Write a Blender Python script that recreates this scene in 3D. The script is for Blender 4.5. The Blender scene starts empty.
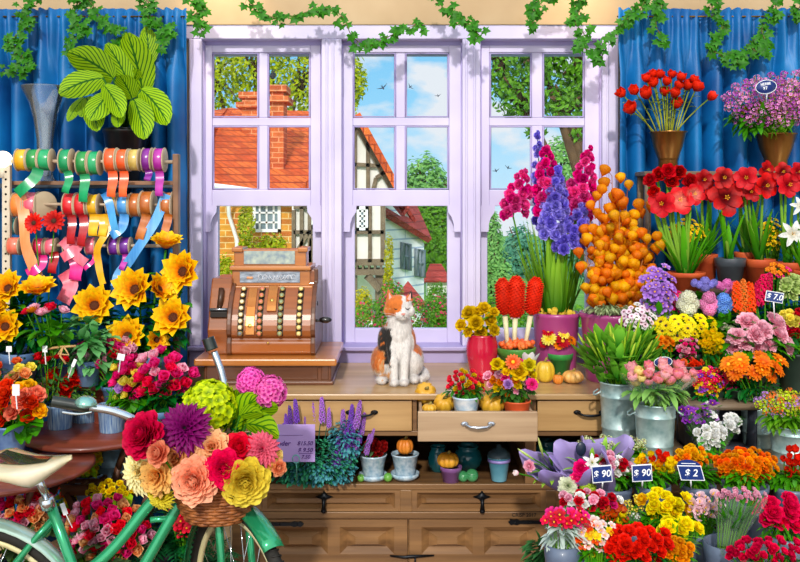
import bpy, math, random
from mathutils import Vector, Matrix, noise
S = bpy.context.scene
COL = S.collection
PI = math.pi
EYE, FL, HZ = 1.71, 900.0, 200.0
R = random.Random(7)
def at(px, py, Y): return Vector(((px-400)*Y/FL, Y, EYE+(HZ-py)*Y/FL))
def sz(px, Y): return px*Y/FL
def depth(py, z): return (EYE-z)*FL/(py-HZ)
def lin(h):
    if isinstance(h, tuple): return h
    h = h.lstrip('#'); c = [int(h[i:i+2], 16)/255 for i in (0, 2, 4)]
    return tuple([x/12.92 if x <= .04045 else ((x+.055)/1.055)**2.4 for x in c]+[1.0])
# ---------------------------------------------------------------- materials
MATS = {}
def newmat(name):
    m = bpy.data.materials.new(name); m.use_nodes = True
    nt = m.node_tree; b = nt.nodes['Principled BSDF']
    return m, nt, b
def ramp(nt, stops):
    r = nt.nodes.new('ShaderNodeValToRGB'); e = r.color_ramp.elements
    e[0].position, e[0].color = stops[0][0], lin(stops[0][1])
    e[1].position, e[1].color = stops[-1][0], lin(stops[-1][1])
    for p, c in stops[1:-1]:
        x = e.new(p); x.color = lin(c)
    return r
def noisetex(nt, scale, detail=3, stretch=(1, 1, 1), coord='Object'):
    tc = nt.nodes.new('ShaderNodeTexCoord'); mp = nt.nodes.new('ShaderNodeMapping')
    mp.inputs['Scale'].default_value = stretch
    n = nt.nodes.new('ShaderNodeTexNoise'); n.inputs['Scale'].default_value = scale; n.inputs['Detail'].default_value = detail
    nt.links.new(tc.outputs[coord], mp.inputs[0]); nt.links.new(mp.outputs[0], n.inputs['Vector'])
    return n
def plain(name, c1, c2=None, scale=8, rough=.5, metal=0, stretch=(1, 1, 1), bump=0, coat=0, detail=3, coord='Object', emit=0, spec=.5):
    if name in MATS: return MATS[name]
    m, nt, b = newmat(name)
    b.inputs['Roughness'].default_value = rough; b.inputs['Metallic'].default_value = metal
    b.inputs['Coat Weight'].default_value = coat; b.inputs['Specular IOR Level'].default_value = spec
    n = noisetex(nt, scale, detail, stretch, coord)
    r = ramp(nt, [(.3, c1), (.7, c2 or c1)])
    nt.links.new(n.outputs['Fac'], r.inputs[0]); nt.links.new(r.outputs[0], b.inputs['Base Color'])
    if bump:
        bp = nt.nodes.new('ShaderNodeBump'); bp.inputs['Strength'].default_value = bump; bp.inputs['Distance'].default_value = .01
        nt.links.new(n.outputs['Fac'], bp.inputs['Height']); nt.links.new(bp.outputs[0], b.inputs['Normal'])
    if emit:
        nt.links.new(r.outputs[0], b.inputs['Emission Color']); b.inputs['Emission Strength'].default_value = emit
    MATS[name] = m
    return m
def petal(base, tip, mid=None, rough=.45, var=.22, trans=.25, vein=0):
    """petal / leaf tissue: colour runs from the base of each petal to its tip"""
    name = 'petal_%s_%s_%s_%s' % (base, tip, mid, vein)
    if name in MATS: return MATS[name]
    m, nt, b = newmat(name)
    b.inputs['Roughness'].default_value = rough+.1; b.inputs['Specular IOR Level'].default_value = .3
    a = nt.nodes.new('ShaderNodeAttribute'); a.attribute_name = 't'
    st = [(0.0, base), (.75, tip)] if not mid else [(0.0, base), (.3, mid), (.85, tip)]
    r = ramp(nt, st)
    src = a.outputs['Fac']
    if vein:
        u = nt.nodes.new('ShaderNodeAttribute'); u.attribute_name = 'u'
        ab = nt.nodes.new('ShaderNodeMath'); ab.operation = 'ABSOLUTE'; nt.links.new(u.outputs['Fac'], ab.inputs[0])
        ml = nt.nodes.new('ShaderNodeMath'); ml.operation = 'MULTIPLY_ADD'; ml.inputs[1].default_value = -.55
        nt.links.new(ab.outputs[0], ml.inputs[0]); nt.links.new(a.outputs['Fac'], ml.inputs[2])
        sn = nt.nodes.new('ShaderNodeMath'); sn.operation = 'MULTIPLY'; sn.inputs[1].default_value = vein
        nt.links.new(ml.outputs[0], sn.inputs[0])
        s2 = nt.nodes.new('ShaderNodeMath'); s2.operation = 'SINE'; nt.links.new(sn.outputs[0], s2.inputs[0])
        mid2 = nt.nodes.new('ShaderNodeMath'); mid2.operation = 'LESS_THAN'; mid2.inputs[1].default_value = .07
        nt.links.new(ab.outputs[0], mid2.inputs[0])
        s3 = nt.nodes.new('ShaderNodeMapRange'); s3.inputs['From Min'].default_value = .35; s3.inputs['From Max'].default_value = 1
        nt.links.new(s2.outputs[0], s3.inputs['Value'])
        mx = nt.nodes.new('ShaderNodeMath'); mx.operation = 'MAXIMUM'
        nt.links.new(s3.outputs[0], mx.inputs[0]); nt.links.new(mid2.outputs[0], mx.inputs[1])
        src = mx.outputs[0]
    nt.links.new(src, r.inputs[0])
    n = noisetex(nt, 5, 2)
    oi = nt.nodes.new('ShaderNodeObjectInfo')
    mr = nt.nodes.new('ShaderNodeMapRange'); mr.inputs['To Min'].default_value = 1-var; mr.inputs['To Max'].default_value = 1+var*.6
    nt.links.new(oi.outputs['Random'], mr.inputs['Value'])
    m2 = nt.nodes.new('ShaderNodeMapRange'); m2.inputs['From Min'].default_value = .3; m2.inputs['From Max'].default_value = .7
    m2.inputs['To Min'].default_value = .8; m2.inputs['To Max'].default_value = 1.15
    nt.links.new(n.outputs['Fac'], m2.inputs['Value'])
    mu = nt.nodes.new('ShaderNodeMath'); mu.operation = 'MULTIPLY'
    nt.links.new(mr.outputs[0], mu.inputs[0]); nt.links.new(m2.outputs[0], mu.inputs[1])
    hs = nt.nodes.new('ShaderNodeHueSaturation'); nt.links.new(r.outputs[0], hs.inputs['Color']); nt.links.new(mu.outputs[0], hs.inputs['Value']); hs.inputs['Saturation'].default_value = 1.08
    nt.links.new(hs.outputs[0], b.inputs['Base Color'])
    if trans:
        tr = nt.nodes.new('ShaderNodeBsdfTranslucent'); nt.links.new(hs.outputs[0], tr.inputs['Color'])
        mi = nt.nodes.new('ShaderNodeMixShader'); mi.inputs[0].default_value = trans
        out = nt.nodes['Material Output']
        nt.links.new(b.outputs[0], mi.inputs[1]); nt.links.new(tr.outputs[0], mi.inputs[2]); nt.links.new(mi.outputs[0], out.inputs[0])
    MATS[name] = m
    return m
def wood(name, c1, c2, axis='X', rough=.45, scale=6, bump=.15, coat=0):
    st = {'X': (.12, 2.2, 2.2), 'Y': (2.2, .12, 2.2), 'Z': (2.2, 2.2, .12)}[axis]
    return plain(name, c1, c2, scale=scale*2, rough=rough, stretch=st, bump=bump, detail=6, coat=coat)
def glass(name, tint=(1, 1, 1, 1), refl=.08, milk=0):
    if name in MATS: return MATS[name]
    m, nt, b = newmat(name); nt.nodes.remove(b)
    t = nt.nodes.new('ShaderNodeBsdfTransparent'); t.inputs[0].default_value = tint
    if milk:
        df = nt.nodes.new('ShaderNodeBsdfDiffuse'); df.inputs[0].default_value = (.85, .93, 1, 1); mk = nt.nodes.new('ShaderNodeMixShader'); mk.inputs[0].default_value = milk
        nt.links.new(t.outputs[0], mk.inputs[1]); nt.links.new(df.outputs[0], mk.inputs[2]); t = mk
    g = nt.nodes.new('ShaderNodeBsdfGlossy'); g.inputs['Roughness'].default_value = .03
    lw = nt.nodes.new('ShaderNodeLayerWeight'); lw.inputs['Blend'].default_value = .25
    mr = nt.nodes.new('ShaderNodeMapRange'); mr.inputs['To Min'].default_value = refl*.3; mr.inputs['To Max'].default_value = min(1, refl*6)
    nt.links.new(lw.outputs['Fresnel'], mr.inputs['Value'])
    mi = nt.nodes.new('ShaderNodeMixShader'); nt.links.new(mr.outputs[0], mi.inputs[0])
    nt.links.new(t.outputs[0], mi.inputs[1]); nt.links.new(g.outputs[0], mi.inputs[2])
    nt.links.new(mi.outputs[0], nt.nodes['Material Output'].inputs[0])
    MATS[name] = m
    return m
# ---------------------------------------------------------------- mesh builder
class MB:
    def __init__(s): s.v = []; s.f = []; s.m = []; s.t = []; s.u = []
    def add(s, vs, fs, mi=0, ts=None, us=None):
        o = len(s.v); s.v += [tuple(v) for v in vs]; s.f += [tuple(i+o for i in f) for f in fs]
        s.m += [mi]*len(fs); s.t += ts if ts else [.5]*len(vs); s.u += us if us else [0]*len(vs)
    def box(s, a, b, mi=0, M=None):
        (x0, y0, z0), (x1, y1, z1) = a, b
        if x0 > x1: x0, x1 = x1, x0
        if y0 > y1: y0, y1 = y1, y0
        if z0 > z1: z0, z1 = z1, z0
        vs = [Vector(p) for p in ((x0, y0, z0), (x1, y0, z0), (x1, y1, z0), (x0, y1, z0), (x0, y0, z1), (x1, y0, z1), (x1, y1, z1), (x0, y1, z1))]
        if M: vs = [M @ v for v in vs]
        s.add(vs, [(0, 3, 2, 1), (4, 5, 6, 7), (0, 1, 5, 4), (1, 2, 6, 5), (2, 3, 7, 6), (3, 0, 4, 7)], mi)
    def bar(s, p, q, w, h, mi=0, up=(0, 0, 1)):
        p, q = Vector(p), Vector(q); d = (q-p); L = d.length; d.normalize(); up = Vector(up)
        if abs(d.dot(up)) > .98: up = Vector((0, 1, 0))
        x = d.cross(up).normalized(); y = x.cross(d)
        M = Matrix(((x.x, d.x, y.x, p.x), (x.y, d.y, y.y, p.y), (x.z, d.z, y.z, p.z), (0, 0, 0, 1)))
        s.box((-w/2, 0, -h/2), (w/2, L, h/2), mi, M)
    def tube(s, pts, rad, seg=6, mi=0, cap=True, closed=False, t0=0, t1=1):
        pts = [Vector(p) for p in pts]; n = len(pts)
        if not isinstance(rad, (list, tuple)): rad = [rad]*n
        vs = []; ts = []; prev = None
        for i, p in enumerate(pts):
            if closed: d = (pts[(i+1) % n]-pts[i-1])
            else: d = (pts[min(i+1, n-1)]-pts[max(i-1, 0)])
            if d.length < 1e-9: d = Vector((0, 0, 1))
            d.normalize()
            if prev is None:
                a = Vector((0, 0, 1)) if abs(d.z) < .9 else Vector((1, 0, 0))
                x = d.cross(a).normalized()
            else:
                x = prev-d*prev.dot(d)
                x = x.normalized() if x.length > 1e-6 else d.orthogonal().normalized()
            prev = x; y = d.cross(x)
            for k in range(seg):
                an = 2*PI*k/seg
                vs.append(p+(x*math.cos(an)+y*math.sin(an))*rad[i]); ts.append(t0+(t1-t0)*i/max(1, n-1))
        fs = []
        for i in range(n if closed else n-1):
            j = (i+1) % n
            for k in range(seg):
                k2 = (k+1) % seg
                fs.append((i*seg+k, i*seg+k2, j*seg+k2, j*seg+k))
        if cap and not closed:
            fs.append(tuple(range(seg-1, -1, -1))); fs.append(tuple((n-1)*seg+k for k in range(seg)))
        s.add(vs, fs, mi, ts)
    def lathe(s, prof, seg=24, M=None, mi=0, sx=1, sy=1, wob=None):
        vs = []; ts = []; n = len(prof)
        for i, (r, z) in enumerate(prof):
            for k in range(seg):
                a = 2*PI*k/seg; rr = r*(wob(a, z) if wob else 1)
                v = Vector((rr*math.cos(a)*sx, rr*math.sin(a)*sy, z)); vs.append(M @ v if M else v); ts.append(i/max(1, n-1))
        fs = []
        for i in range(n-1):
            for k in range(seg):
                k2 = (k+1) % seg; fs.append((i*seg+k, i*seg+k2, (i+1)*seg+k2, (i+1)*seg+k))
        if prof[0][0] > 1e-5: fs.append(tuple(range(seg-1, -1, -1)))
        if prof[-1][0] > 1e-5: fs.append(tuple((n-1)*seg+k for k in range(seg)))
        s.add(vs, fs, mi, ts)
    def ball(s, c, r, mi=0, seg=10, ring=7, sc=(1, 1, 1), M=None):
        T = Matrix.Translation(Vector(c)) @ (M or Matrix()) @ Matrix.Diagonal((sc[0], sc[1], sc[2], 1))
        s.lathe([(max(1e-6, r*math.sin(PI*i/ring)), -r*math.cos(PI*i/ring)) for i in range(ring+1)], seg, T, mi)
    def mesh(s, name, mats, smooth=True):
        me = bpy.data.meshes.new(name); me.from_pydata(s.v, [], s.f)
        for m in mats: me.materials.append(m)
        if len(mats) > 1: me.polygons.foreach_set('material_index', s.m)
        a = me.attributes.new('t', 'FLOAT', 'POINT'); a.data.foreach_set('value', s.t)
        if any(s.u):
            a = me.attributes.new('u', 'FLOAT', 'POINT'); a.data.foreach_set('value', s.u)
        me.polygons.foreach_set('use_smooth', [smooth]*len(s.f)); me.update()
        return me
# ---------------------------------------------------------------- objects
WM = {}
def link(name, data, parent=None, MW=None):
    o = bpy.data.objects.new(name, data); COL.objects.link(o)
    MW = MW or Matrix()
    if parent is not None:
        o.parent = parent; o.matrix_basis = WM[parent.name].inverted() @ MW
    else: o.matrix_basis = MW
    WM[o.name] = MW
    return o
def tag(o, label, cat, group=None):
    o['label'] = label; o['category'] = cat
    if group: o['group'] = group
    return o
def thing(name, label, cat, loc, group=None, rot=None):
    MW = Matrix.Translation(Vector(loc)) @ (rot or Matrix())
    return tag(link(name, None, None, MW), label, cat, group)
def part(name, mb, mats, parent, bevel=0, smooth=True, label=None, MW=None):
    """mesh given in world space (or placed by MW), linked as a child or a top-level mesh"""
    if not isinstance(mats, (list, tuple)): mats = [mats]
    if MW is None:
        # give the mesh an origin of its own: the middle of its base
        xs = [v[0] for v in mb.v]; ys = [v[1] for v in mb.v]; zs = [v[2] for v in mb.v]
        c = Vector(((min(xs)+max(xs))/2, (min(ys)+max(ys))/2, min(zs)))
        mb.v = [(v[0]-c.x, v[1]-c.y, v[2]-c.z) for v in mb.v]; MW = Matrix.Translation(c)
    o = link(name, mb.mesh(name, mats, smooth), parent, MW)
    if bevel:
        b = o.modifiers.new('bevel', 'BEVEL'); b.width = bevel; b.segments = 2; b.limit_method = 'ANGLE'; b.angle_limit = .6
        if smooth: o.data.polygons.foreach_set('use_smooth', [False]*len(o.data.polygons))
    if label: o['label'] = label
    return o
def solo(name, mb, mats, label, cat, group=None, bevel=0, smooth=True):
    return tag(part(name, mb, mats, None, bevel, smooth), label, cat, group)
def struct(name, mb, mats, bevel=0, parent=None):
    o = part(name, mb, mats, parent, bevel, False)
    if parent is None: o['kind'] = 'structure'
    return o
def orient(d, roll=0):
    d = Vector(d).normalized()
    return d.to_track_quat('Z', 'Y').to_matrix().to_4x4() @ Matrix.Rotation(roll, 4, 'Z')
def text_part(name, txt, size, MW, mat, parent, extr=.0006, align='CENTER', shear=0):
    c = bpy.data.curves.new(name, 'FONT'); c.body = txt; c.size = size; c.extrude = extr; c.align_x = align; c.align_y = 'CENTER'; c.shear = shear
    c.offset = size*.012
    o = bpy.data.objects.new('tmp', c); COL.objects.link(o)
    me = bpy.data.meshes.new_from_object(o.evaluated_get(bpy.context.evaluated_depsgraph_get()))
    bpy.data.objects.remove(o); me.materials.clear(); me.materials.append(mat)
    return link(name, me, parent, MW)
FACE = Matrix.Rotation(PI/2, 4, 'X')     # text plane turned to face -Y
# ---------------------------------------------------------------- petals and leaves
def add_petal(mb, M, L, W, e0, e1, r0=0, z0=0, shape='round', cup=.25, mi=0, nu=5, nv=3, frill=0, rnd=R, tw=0, t0=0, t1=1):
    e0, e1 = math.radians(e0), math.radians(e1)
    r, z = r0, z0; vs = []; ts = []; us = []
    for i in range(nu):
        s = i/(nu-1); e = e0+(e1-e0)*s
        if i:
            r += math.cos(e)*L/(nu-1); z += math.sin(e)*L/(nu-1)
        if shape == 'round': w = max(.06, math.sin(PI*(.1+.68*s))**.6)
        elif shape == 'point': w = max(.02, math.sin(PI*(.14+.86*s))**.75)
        elif shape == 'fan': w = .25+.75*s**.7
        elif shape == 'heart': w = max(.05, math.sin(PI*min(1, .05+.95*s**.75))**.8)
        else: w = 1-.55*s
        for j in range(nv):
            v = -1+2*j/(nv-1); h = cup*W*w*v*v
            fr = rnd.uniform(-frill, frill)*s if frill else 0
            an = tw*s
            x = v*w*W/2
            rr = r-math.sin(e)*h+fr*math.cos(e); zz = z+math.cos(e)*h+fr*.8
            if shape in ('round', 'fan') and i == nu-1: 
                rr -= .15*L*v*v*math.cos(e); zz -= .15*L*v*v*math.sin(e)
            vs.append(M @ Vector((rr, x*math.cos(an), zz+x*math.sin(an)))); ts.append(t0+(t1-t0)*s); us.append(v)
    fs = [(i*nv+j, (i+1)*nv+j, (i+1)*nv+j+1, i*nv+j+1) for i in range(nu-1) for j in range(nv-1)]
    mb.add(vs, fs, mi, ts, us)
def ring(mb, n, L, W, e0, e1, r0=0, z0=0, shape='round', cup=.25, mi=0, off=0, rnd=R, jit=.06, base=None, **k):
    for i in range(n):
        a = 2*PI*(i+off)/n+rnd.uniform(-jit, jit)
        M = (base or Matrix()) @ Matrix.Rotation(a, 4, 'Z')
        add_petal(mb, M, L*rnd.uniform(.93, 1.07), W, e0+rnd.uniform(-5, 5), e1+rnd.uniform(-6, 6), r0, z0, shape, cup, mi, rnd=rnd, **k)
def add_leaf(mb, p, d, L, W, droop=.3, shape='point', mi=0, fold=.15, nu=5, nv=3, side=None):
    """leaf from p along d, bending down by droop"""
    p = Vector(p); d = Vector(d).normalized(); up = Vector((0, 0, 1))
    x = d.cross(up) if side is None else Vector(side)
    if x.length < .05: x = Vector((1, 0, 0))
    x.normalize(); vs = []; ts = []; us = []; q = p.copy(); dd = d.copy()
    for i in range(nu):
        s = i/(nu-1)
        if i:
            dd = (dd-Vector((0, 0, droop/(nu-1)*1.6))).normalized(); q = q+dd*(L/(nu-1))
        nrm = x.cross(dd)
        if shape == 'strap': w = 1-.9*s**3
        elif shape == 'oval': w = max(.03, math.sin(PI*(.06+.93*s))**.55)
        else: w = max(.02, math.sin(PI*(.1+.9*s))**.8)
        for j in range(nv):
            v = -1+2*j/(nv-1)
            vs.append(q+x*(v*w*W/2)+nrm*(fold*W*w*abs(v))); ts.append(s); us.append(v)
    fs = [(i*nv+j, (i+1)*nv+j, (i+1)*nv+j+1, i*nv+j+1) for i in range(nu-1) for j in range(nv-1)]
    mb.add(vs, fs, mi, ts, us)
def fib(n, cap=1.0):
    out = []
    for i in range(n):
        z = 1-cap*(i+.5)/n*1.0; r = math.sqrt(max(0, 1-z*z)); a = i*2.399963
        out.append(Vector((r*math.cos(a), r*math.sin(a), z)))
    return out
# ---------------------------------------------------------------- flower heads (unit radius, facing +Z)
def H_rose(mb, rnd, layers=5, frill=0, open_=0):
    L = [(3, .42, .5, 62, 112, .03, .12), (4, .56, .62, 52, 104, .05, .04), (5, .7, .72, 42, 96, .07, -.04), (6, .86, .82, 30, 80, .09, -.12), (6, .98, .92, 14, 56-open_, .1, -.2), (7, 1.05, .9, 2, 26, .1, -.26)]
    mb.ball((0, 0, .22), .2, 0, 8, 6)
    for k, (n, l, w, e0, e1, r0, z0) in enumerate(L[:layers+1]): ring(mb, n, l, w, e0, e1, r0, z0, cup=.26, off=k*.5, rnd=rnd, frill=frill, nv=5)
def H_peony(mb, rnd):
    mb.ball((0, 0, .1), .2, 0, 8, 6)
    for k in range(9): ring(mb, 4+k, .36+.085*k, .46+.035*k, 72-8*k, 114-12*k, .03+.012*k, .14-.05*k, 'round', .3, off=k*.5, rnd=rnd, frill=.03, nv=5, nu=6, jit=.2)
def H_carnation(mb, rnd):
    for k in range(6): ring(mb, 5+k, .62+.03*k, .62, 88-k*15, 80-k*17, .05+.06*k, -.03*k, 'fan', .15, off=k*.5, rnd=rnd, frill=.16, nv=4)
def H_dahlia(mb, rnd, n=16):
    for k in range(6): ring(mb, 7+k*3, .38+.1*k, .24+.015*k, 75-k*13, 50-k*12, .05+.03*k, .02-.02*k, 'point', .5, off=k*.5, rnd=rnd, nu=4)
def H_sunflower(mb, rnd):
    ring(mb, 9, .6, .5, 70, 46, .2, 0, 'point', .35, rnd=rnd, jit=.12)
    ring(mb, 10, .84, .66, 66, 40, .16, -.05, 'point', .3, off=.5, rnd=rnd, jit=.12)
    ring(mb, 11, .95, .64, 50, 26, .17, -.1, 'point', .25, off=.25, rnd=rnd, jit=.15)
def H_disc(mb, rnd, r=.24, n=40):
    mb.ball((0, 0, 0), r, 0, 12, 6, (1, 1, .5))
    for p in fib(n, .8): mb.ball((p.x*r, p.y*r, p.z*r*.5+.01), .03, 0, 4, 3)
def H_daisy(mb, rnd, n=14):
    ring(mb, n, .82, .32, 20, -5, .16, 0, 'round', .2, 0, rnd=rnd, nu=4); ring(mb, n-3, .66, .3, 32, 10, .16, .03, 'round', .2, 0, .5, rnd=rnd, nu=4)
    mb.ball((0, 0, .03), .24, 1, 10, 5, (1, 1, .55))
def H_tulip(mb, rnd):
    ring(mb, 3, 1.75, 1.25, 22, 104, .04, -.8, 'round', .28, 0, rnd=rnd, nu=6); ring(mb, 3, 1.7, 1.3, 14, 98, .04, -.82, 'round', .28, 0, .5, rnd=rnd, nu=6)
def H_cup(mb, rnd):      # cyclamen like upright petals
    ring(mb, 5, 1.2, .9, 60, 100, .12, -.4, 'round', .3, rnd=rnd); ring(mb, 4, 1.0, .9, 30, 60, .12, -.4, 'round', .3, 0, .5, rnd=rnd)
def H_amaryllis(mb, rnd):
    ring(mb, 3, 1.25, .95, 66, -14, .05, -.42, 'round', .1, 0, rnd=rnd, nu=6, nv=4, frill=.03); ring(mb, 3, 1.2, .8, 70, -4, .05, -.4, 'round', .1, 0, .5, rnd=rnd, nu=6, nv=4, frill=.03)
    for i in range(5):
        a = i*1.256; mb.tube([(0, 0, -.3), (.05*math.cos(a), .05*math.sin(a), .1), (.13*math.cos(a), .13*math.sin(a), .3)], .018, 4, 1)
        mb.ball((.13*math.cos(a), .13*math.sin(a), .32), .045, 1, 5, 4)
def H_lily(mb, rnd):
    ring(mb, 6, 1.3, .5, 55, -25, .04, -.4, 'point', .15, 0, rnd=rnd, nu=6)
    for i in range(5):
        a = i*1.256; mb.tube([(0, 0, -.2), (.16*math.cos(a), .16*math.sin(a), .35)], .02, 4, 1)
def H_small(mb, rnd):
    ring(mb, 5, .9, .75, 25, 5, .08, 0, 'round', .2, 0, rnd=rnd, nu=4); mb.ball((0, 0, .05), .17, 1, 6, 4)
def H_pom(mb, rnd, n=95, fl=.24):
    mb.ball((0, 0, 0), .72, 0, 12, 8)
    for p in fib(n, 1.6):
        B = Matrix.Translation(p*rnd.uniform(.76, .96)) @ orient(p+Vector((rnd.uniform(-.2, .2), rnd.uniform(-.2, .2), rnd.uniform(-.2, .2))), rnd.uniform(0, 6))
        ring(mb, 4, fl, fl, 35, 5, .01, 0, 'round', .2, 0, rnd=rnd, base=B, nu=3)
def H_puff(mb, rnd): # green snowball with frilly bits
    H_pom(mb, rnd, 110, .25)
def H_spike(mb, rnd, n=60, r=.32, fl=.2, top=.2):   # length 2 along Z, from -1 to 1
    mb.tube([(0, 0, -1), (0, 0, .95)], [.2*r/.3, .04], 6, 1)
    for i in range(n):
        s = (i+.5)/n; z = -1+2*s; a = i*2.4; rr = r*((1-s)**.5*(1-top)+top)*min(1, .5+s*4)
        p = Vector((rr*math.cos(a), rr*math.sin(a), z)); d = Vector((math.cos(a), math.sin(a), .5))
        ring(mb, 4, fl*(1.1-.4*s), fl*.8, 50, 20, .01, 0, 'round', .3, 0, rnd=rnd, base=Matrix.Translation(p) @ orient(d, rnd.uniform(0, 6)), nu=3)
def H_lantern(mb, rnd):
    prof = [(.001, -1.3), (.1, -1.05), (.36, -.72), (.76, -.2), (.86, .25), (.62, .62), (.25, .82), (.05, .86)]
    mb.lathe(prof, 15, None, 0, wob=lambda a, z: 1+.13*math.cos(5*a))
def H_budlily(mb, rnd):
    mb.lathe([(.001, 1.2), (.12, 1.0), (.26, .5), (.28, 0), (.18, -.6), (.06, -1)][::-1], 9, None, 0, wob=lambda a, z: 1+.12*math.cos(3*a))
def H_calla(mb, rnd):
    vs = []; ts = []
    for i in range(5):
        s = i/4
        for k in range(11):
            a = -PI*.95+2*PI*.95*k/10; r = .16+.6*s*s+.12*s*math.cos(a)
            vs.append((r*math.cos(a), r*math.sin(a), -.9+1.3*s+.35*s*math.cos(a)-(.15 if s == 1 else 0))); ts.append(s)
    mb.add(vs, [(i*11+k, i*11+k+1, (i+1)*11+k+1, (i+1)*11+k) for i in range(4) for k in range(10)], 0, ts)
    mb.tube([(0, 0, -.8), (0, 0, .3)], .09, 6, 1)
def H_celosia(mb, rnd):  # dense plume
    mb.lathe([(.12, -1), (.3, -.85), (.34, 0), (.28, .7), (.05, 1)], 10, None, 0)
    for i in range(230):
        s = (i+.5)/230; z = -.95+1.95*s; a = i*2.4; rr = .33*min(1, (1-s)*4+.25)*min(1, .55+s*4)
        c = Vector((rr*math.cos(a), rr*math.sin(a), z))
        mb.ball(c, .055, 0, 4, 3, M=orient((math.cos(a), math.sin(a), .4)), sc=(.8, .8, 1.6))
def H_sprig(mb, rnd):   # tiny loose cluster
    for p in fib(9, 1.2): 
        ring(mb, 4, .28, .28, 40, 10, .01, 0, 'round', .2, 0, rnd=rnd, base=Matrix.Translation(p*.6) @ orient(p, rnd.uniform(0, 6)), nu=3)
        mb.tube([(0, 0, -.6), tuple(p*.6)], .03, 3, 1)
HEADS = {'rose': H_rose, 'peony': lambda m, r: H_peony(m, r), 'bud_rose': lambda m, r: H_rose(m, r, 4), 'ranunculus': lambda m, r: H_rose(m, r, 5, .0, 10),
 'carnation': H_carnation, 'dahlia': H_dahlia, 'sunflower': H_sunflower, 'daisy': H_daisy, 'tulip': H_tulip, 'cup': H_cup, 'amaryllis': H_amaryllis,
 'lily': H_lily, 'small': H_small, 'pom': H_pom, 'puff': H_puff, 'spike': H_spike, 'lantern': H_lantern, 'lily_bud': H_budlily, 'calla': H_calla,
 'celosia': H_celosia, 'sprig': H_sprig, 'disc': H_disc}
HC = {}
def head_mesh(kind, mats, variants=3):
    v = R.randrange(variants); key = (kind, v, tuple(m.name for m in mats))
    if key not in HC:
        mb = MB(); HEADS[kind](mb, random.Random(v*31+len(kind)))
        HC[key] = mb.mesh(kind, mats)
    return HC[key]
def put_head(name, kind, mats, parent, p, d, r, roll=None, sc=(1, 1, 1), label=None):
    roll = R.uniform(0, 6.28) if roll is None else roll
    MW = Matrix.Translation(Vector(p)) @ orient(d, roll) @ Matrix.Diagonal((r*sc[0], r*sc[1], r*sc[2], 1))
    o = link(name, head_mesh(kind, mats), parent, MW)
    if label: o['label'] = label
    return o
# common tissue
G_MID = petal('2f7d1f', '55a82c'); G_DARK = petal('0f4a1c', '1f7a2e'); G_LIME = petal('6fa81c', 'b5d934'); G_BLUE = petal('2b6b5c', '4f9c8a')
G_OLIVE = petal('3f6b1f', '7ea83a'); G_STEM = petal('3c8a25', '7cb83c'); G_PALE = petal('7fae4a', 'c6dc8a')
C_DARK = plain('seed_brown', '2a1408', '5a2a0c', 60, .8); C_YEL = plain('pollen_yellow', 'ffcf1a', 'e89a0c', 40, .7); C_GRN = plain('calyx_green', '5d9a2a', '8fc43a', 30, .6)
C_DOT = plain('dark_eye', '2a0a0c', '1a0606', 30, .6)
def foliage(mb, e, Y, n, L, W, mi=0, droop=.5, shape='point', dY=.06, up=.2, rnd=R):
    """n leaves through the ellipse e=(cx,cy,rx,ry) in px at depth Y; L, W in px"""
    cx, cy, rx, ry = e
    for i in range(n):
        q = math.sqrt(rnd.random()); a = rnd.uniform(0, 2*PI)
        px, py = cx+q*rx*math.cos(a), cy+q*ry*math.sin(a)
        p = at(px, py, Y+rnd.uniform(-dY, dY)-dY*(1-q))
        d = Vector((math.cos(a)*1.0+rnd.uniform(-.5, .5), -rnd.uniform(.1, 1.0), -math.sin(a)*.6+up+rnd.uniform(-.4, .4)))
        add_leaf(mb, p-d.normalized()*sz(L, Y)*.5, d, sz(L, Y)*rnd.uniform(.7, 1.25), sz(W, Y)*rnd.uniform(.8, 1.2), droop, shape, mi, nu=4)
def stem_to(mb, a, b, r=.0025, mi=0, sag=0, seg=5):
    a, b = Vector(a), Vector(b); m = (a+b)/2; m.z += sag; m.x += (b.x-a.x)*.15
    pts = [(1-t)**2*a+2*t*(1-t)*m+t*t*b for t in (0, .25, .5, .75, 1)]
    mb.tube(pts, r, seg, mi)
def scatter(e, n, jit=.35, rnd=R):
    cx, cy, rx, ry = e; out = []
    for i in range(n):
        q = math.sqrt((i+.5)/n); a = i*2.399963+.7
        out.append((cx+q*rx*math.cos(a)+rnd.uniform(-1, 1)*jit*rx/math.sqrt(n), cy+q*ry*math.sin(a)+rnd.uniform(-1, 1)*jit*ry/math.sqrt(n), q, a))
    return out
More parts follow.
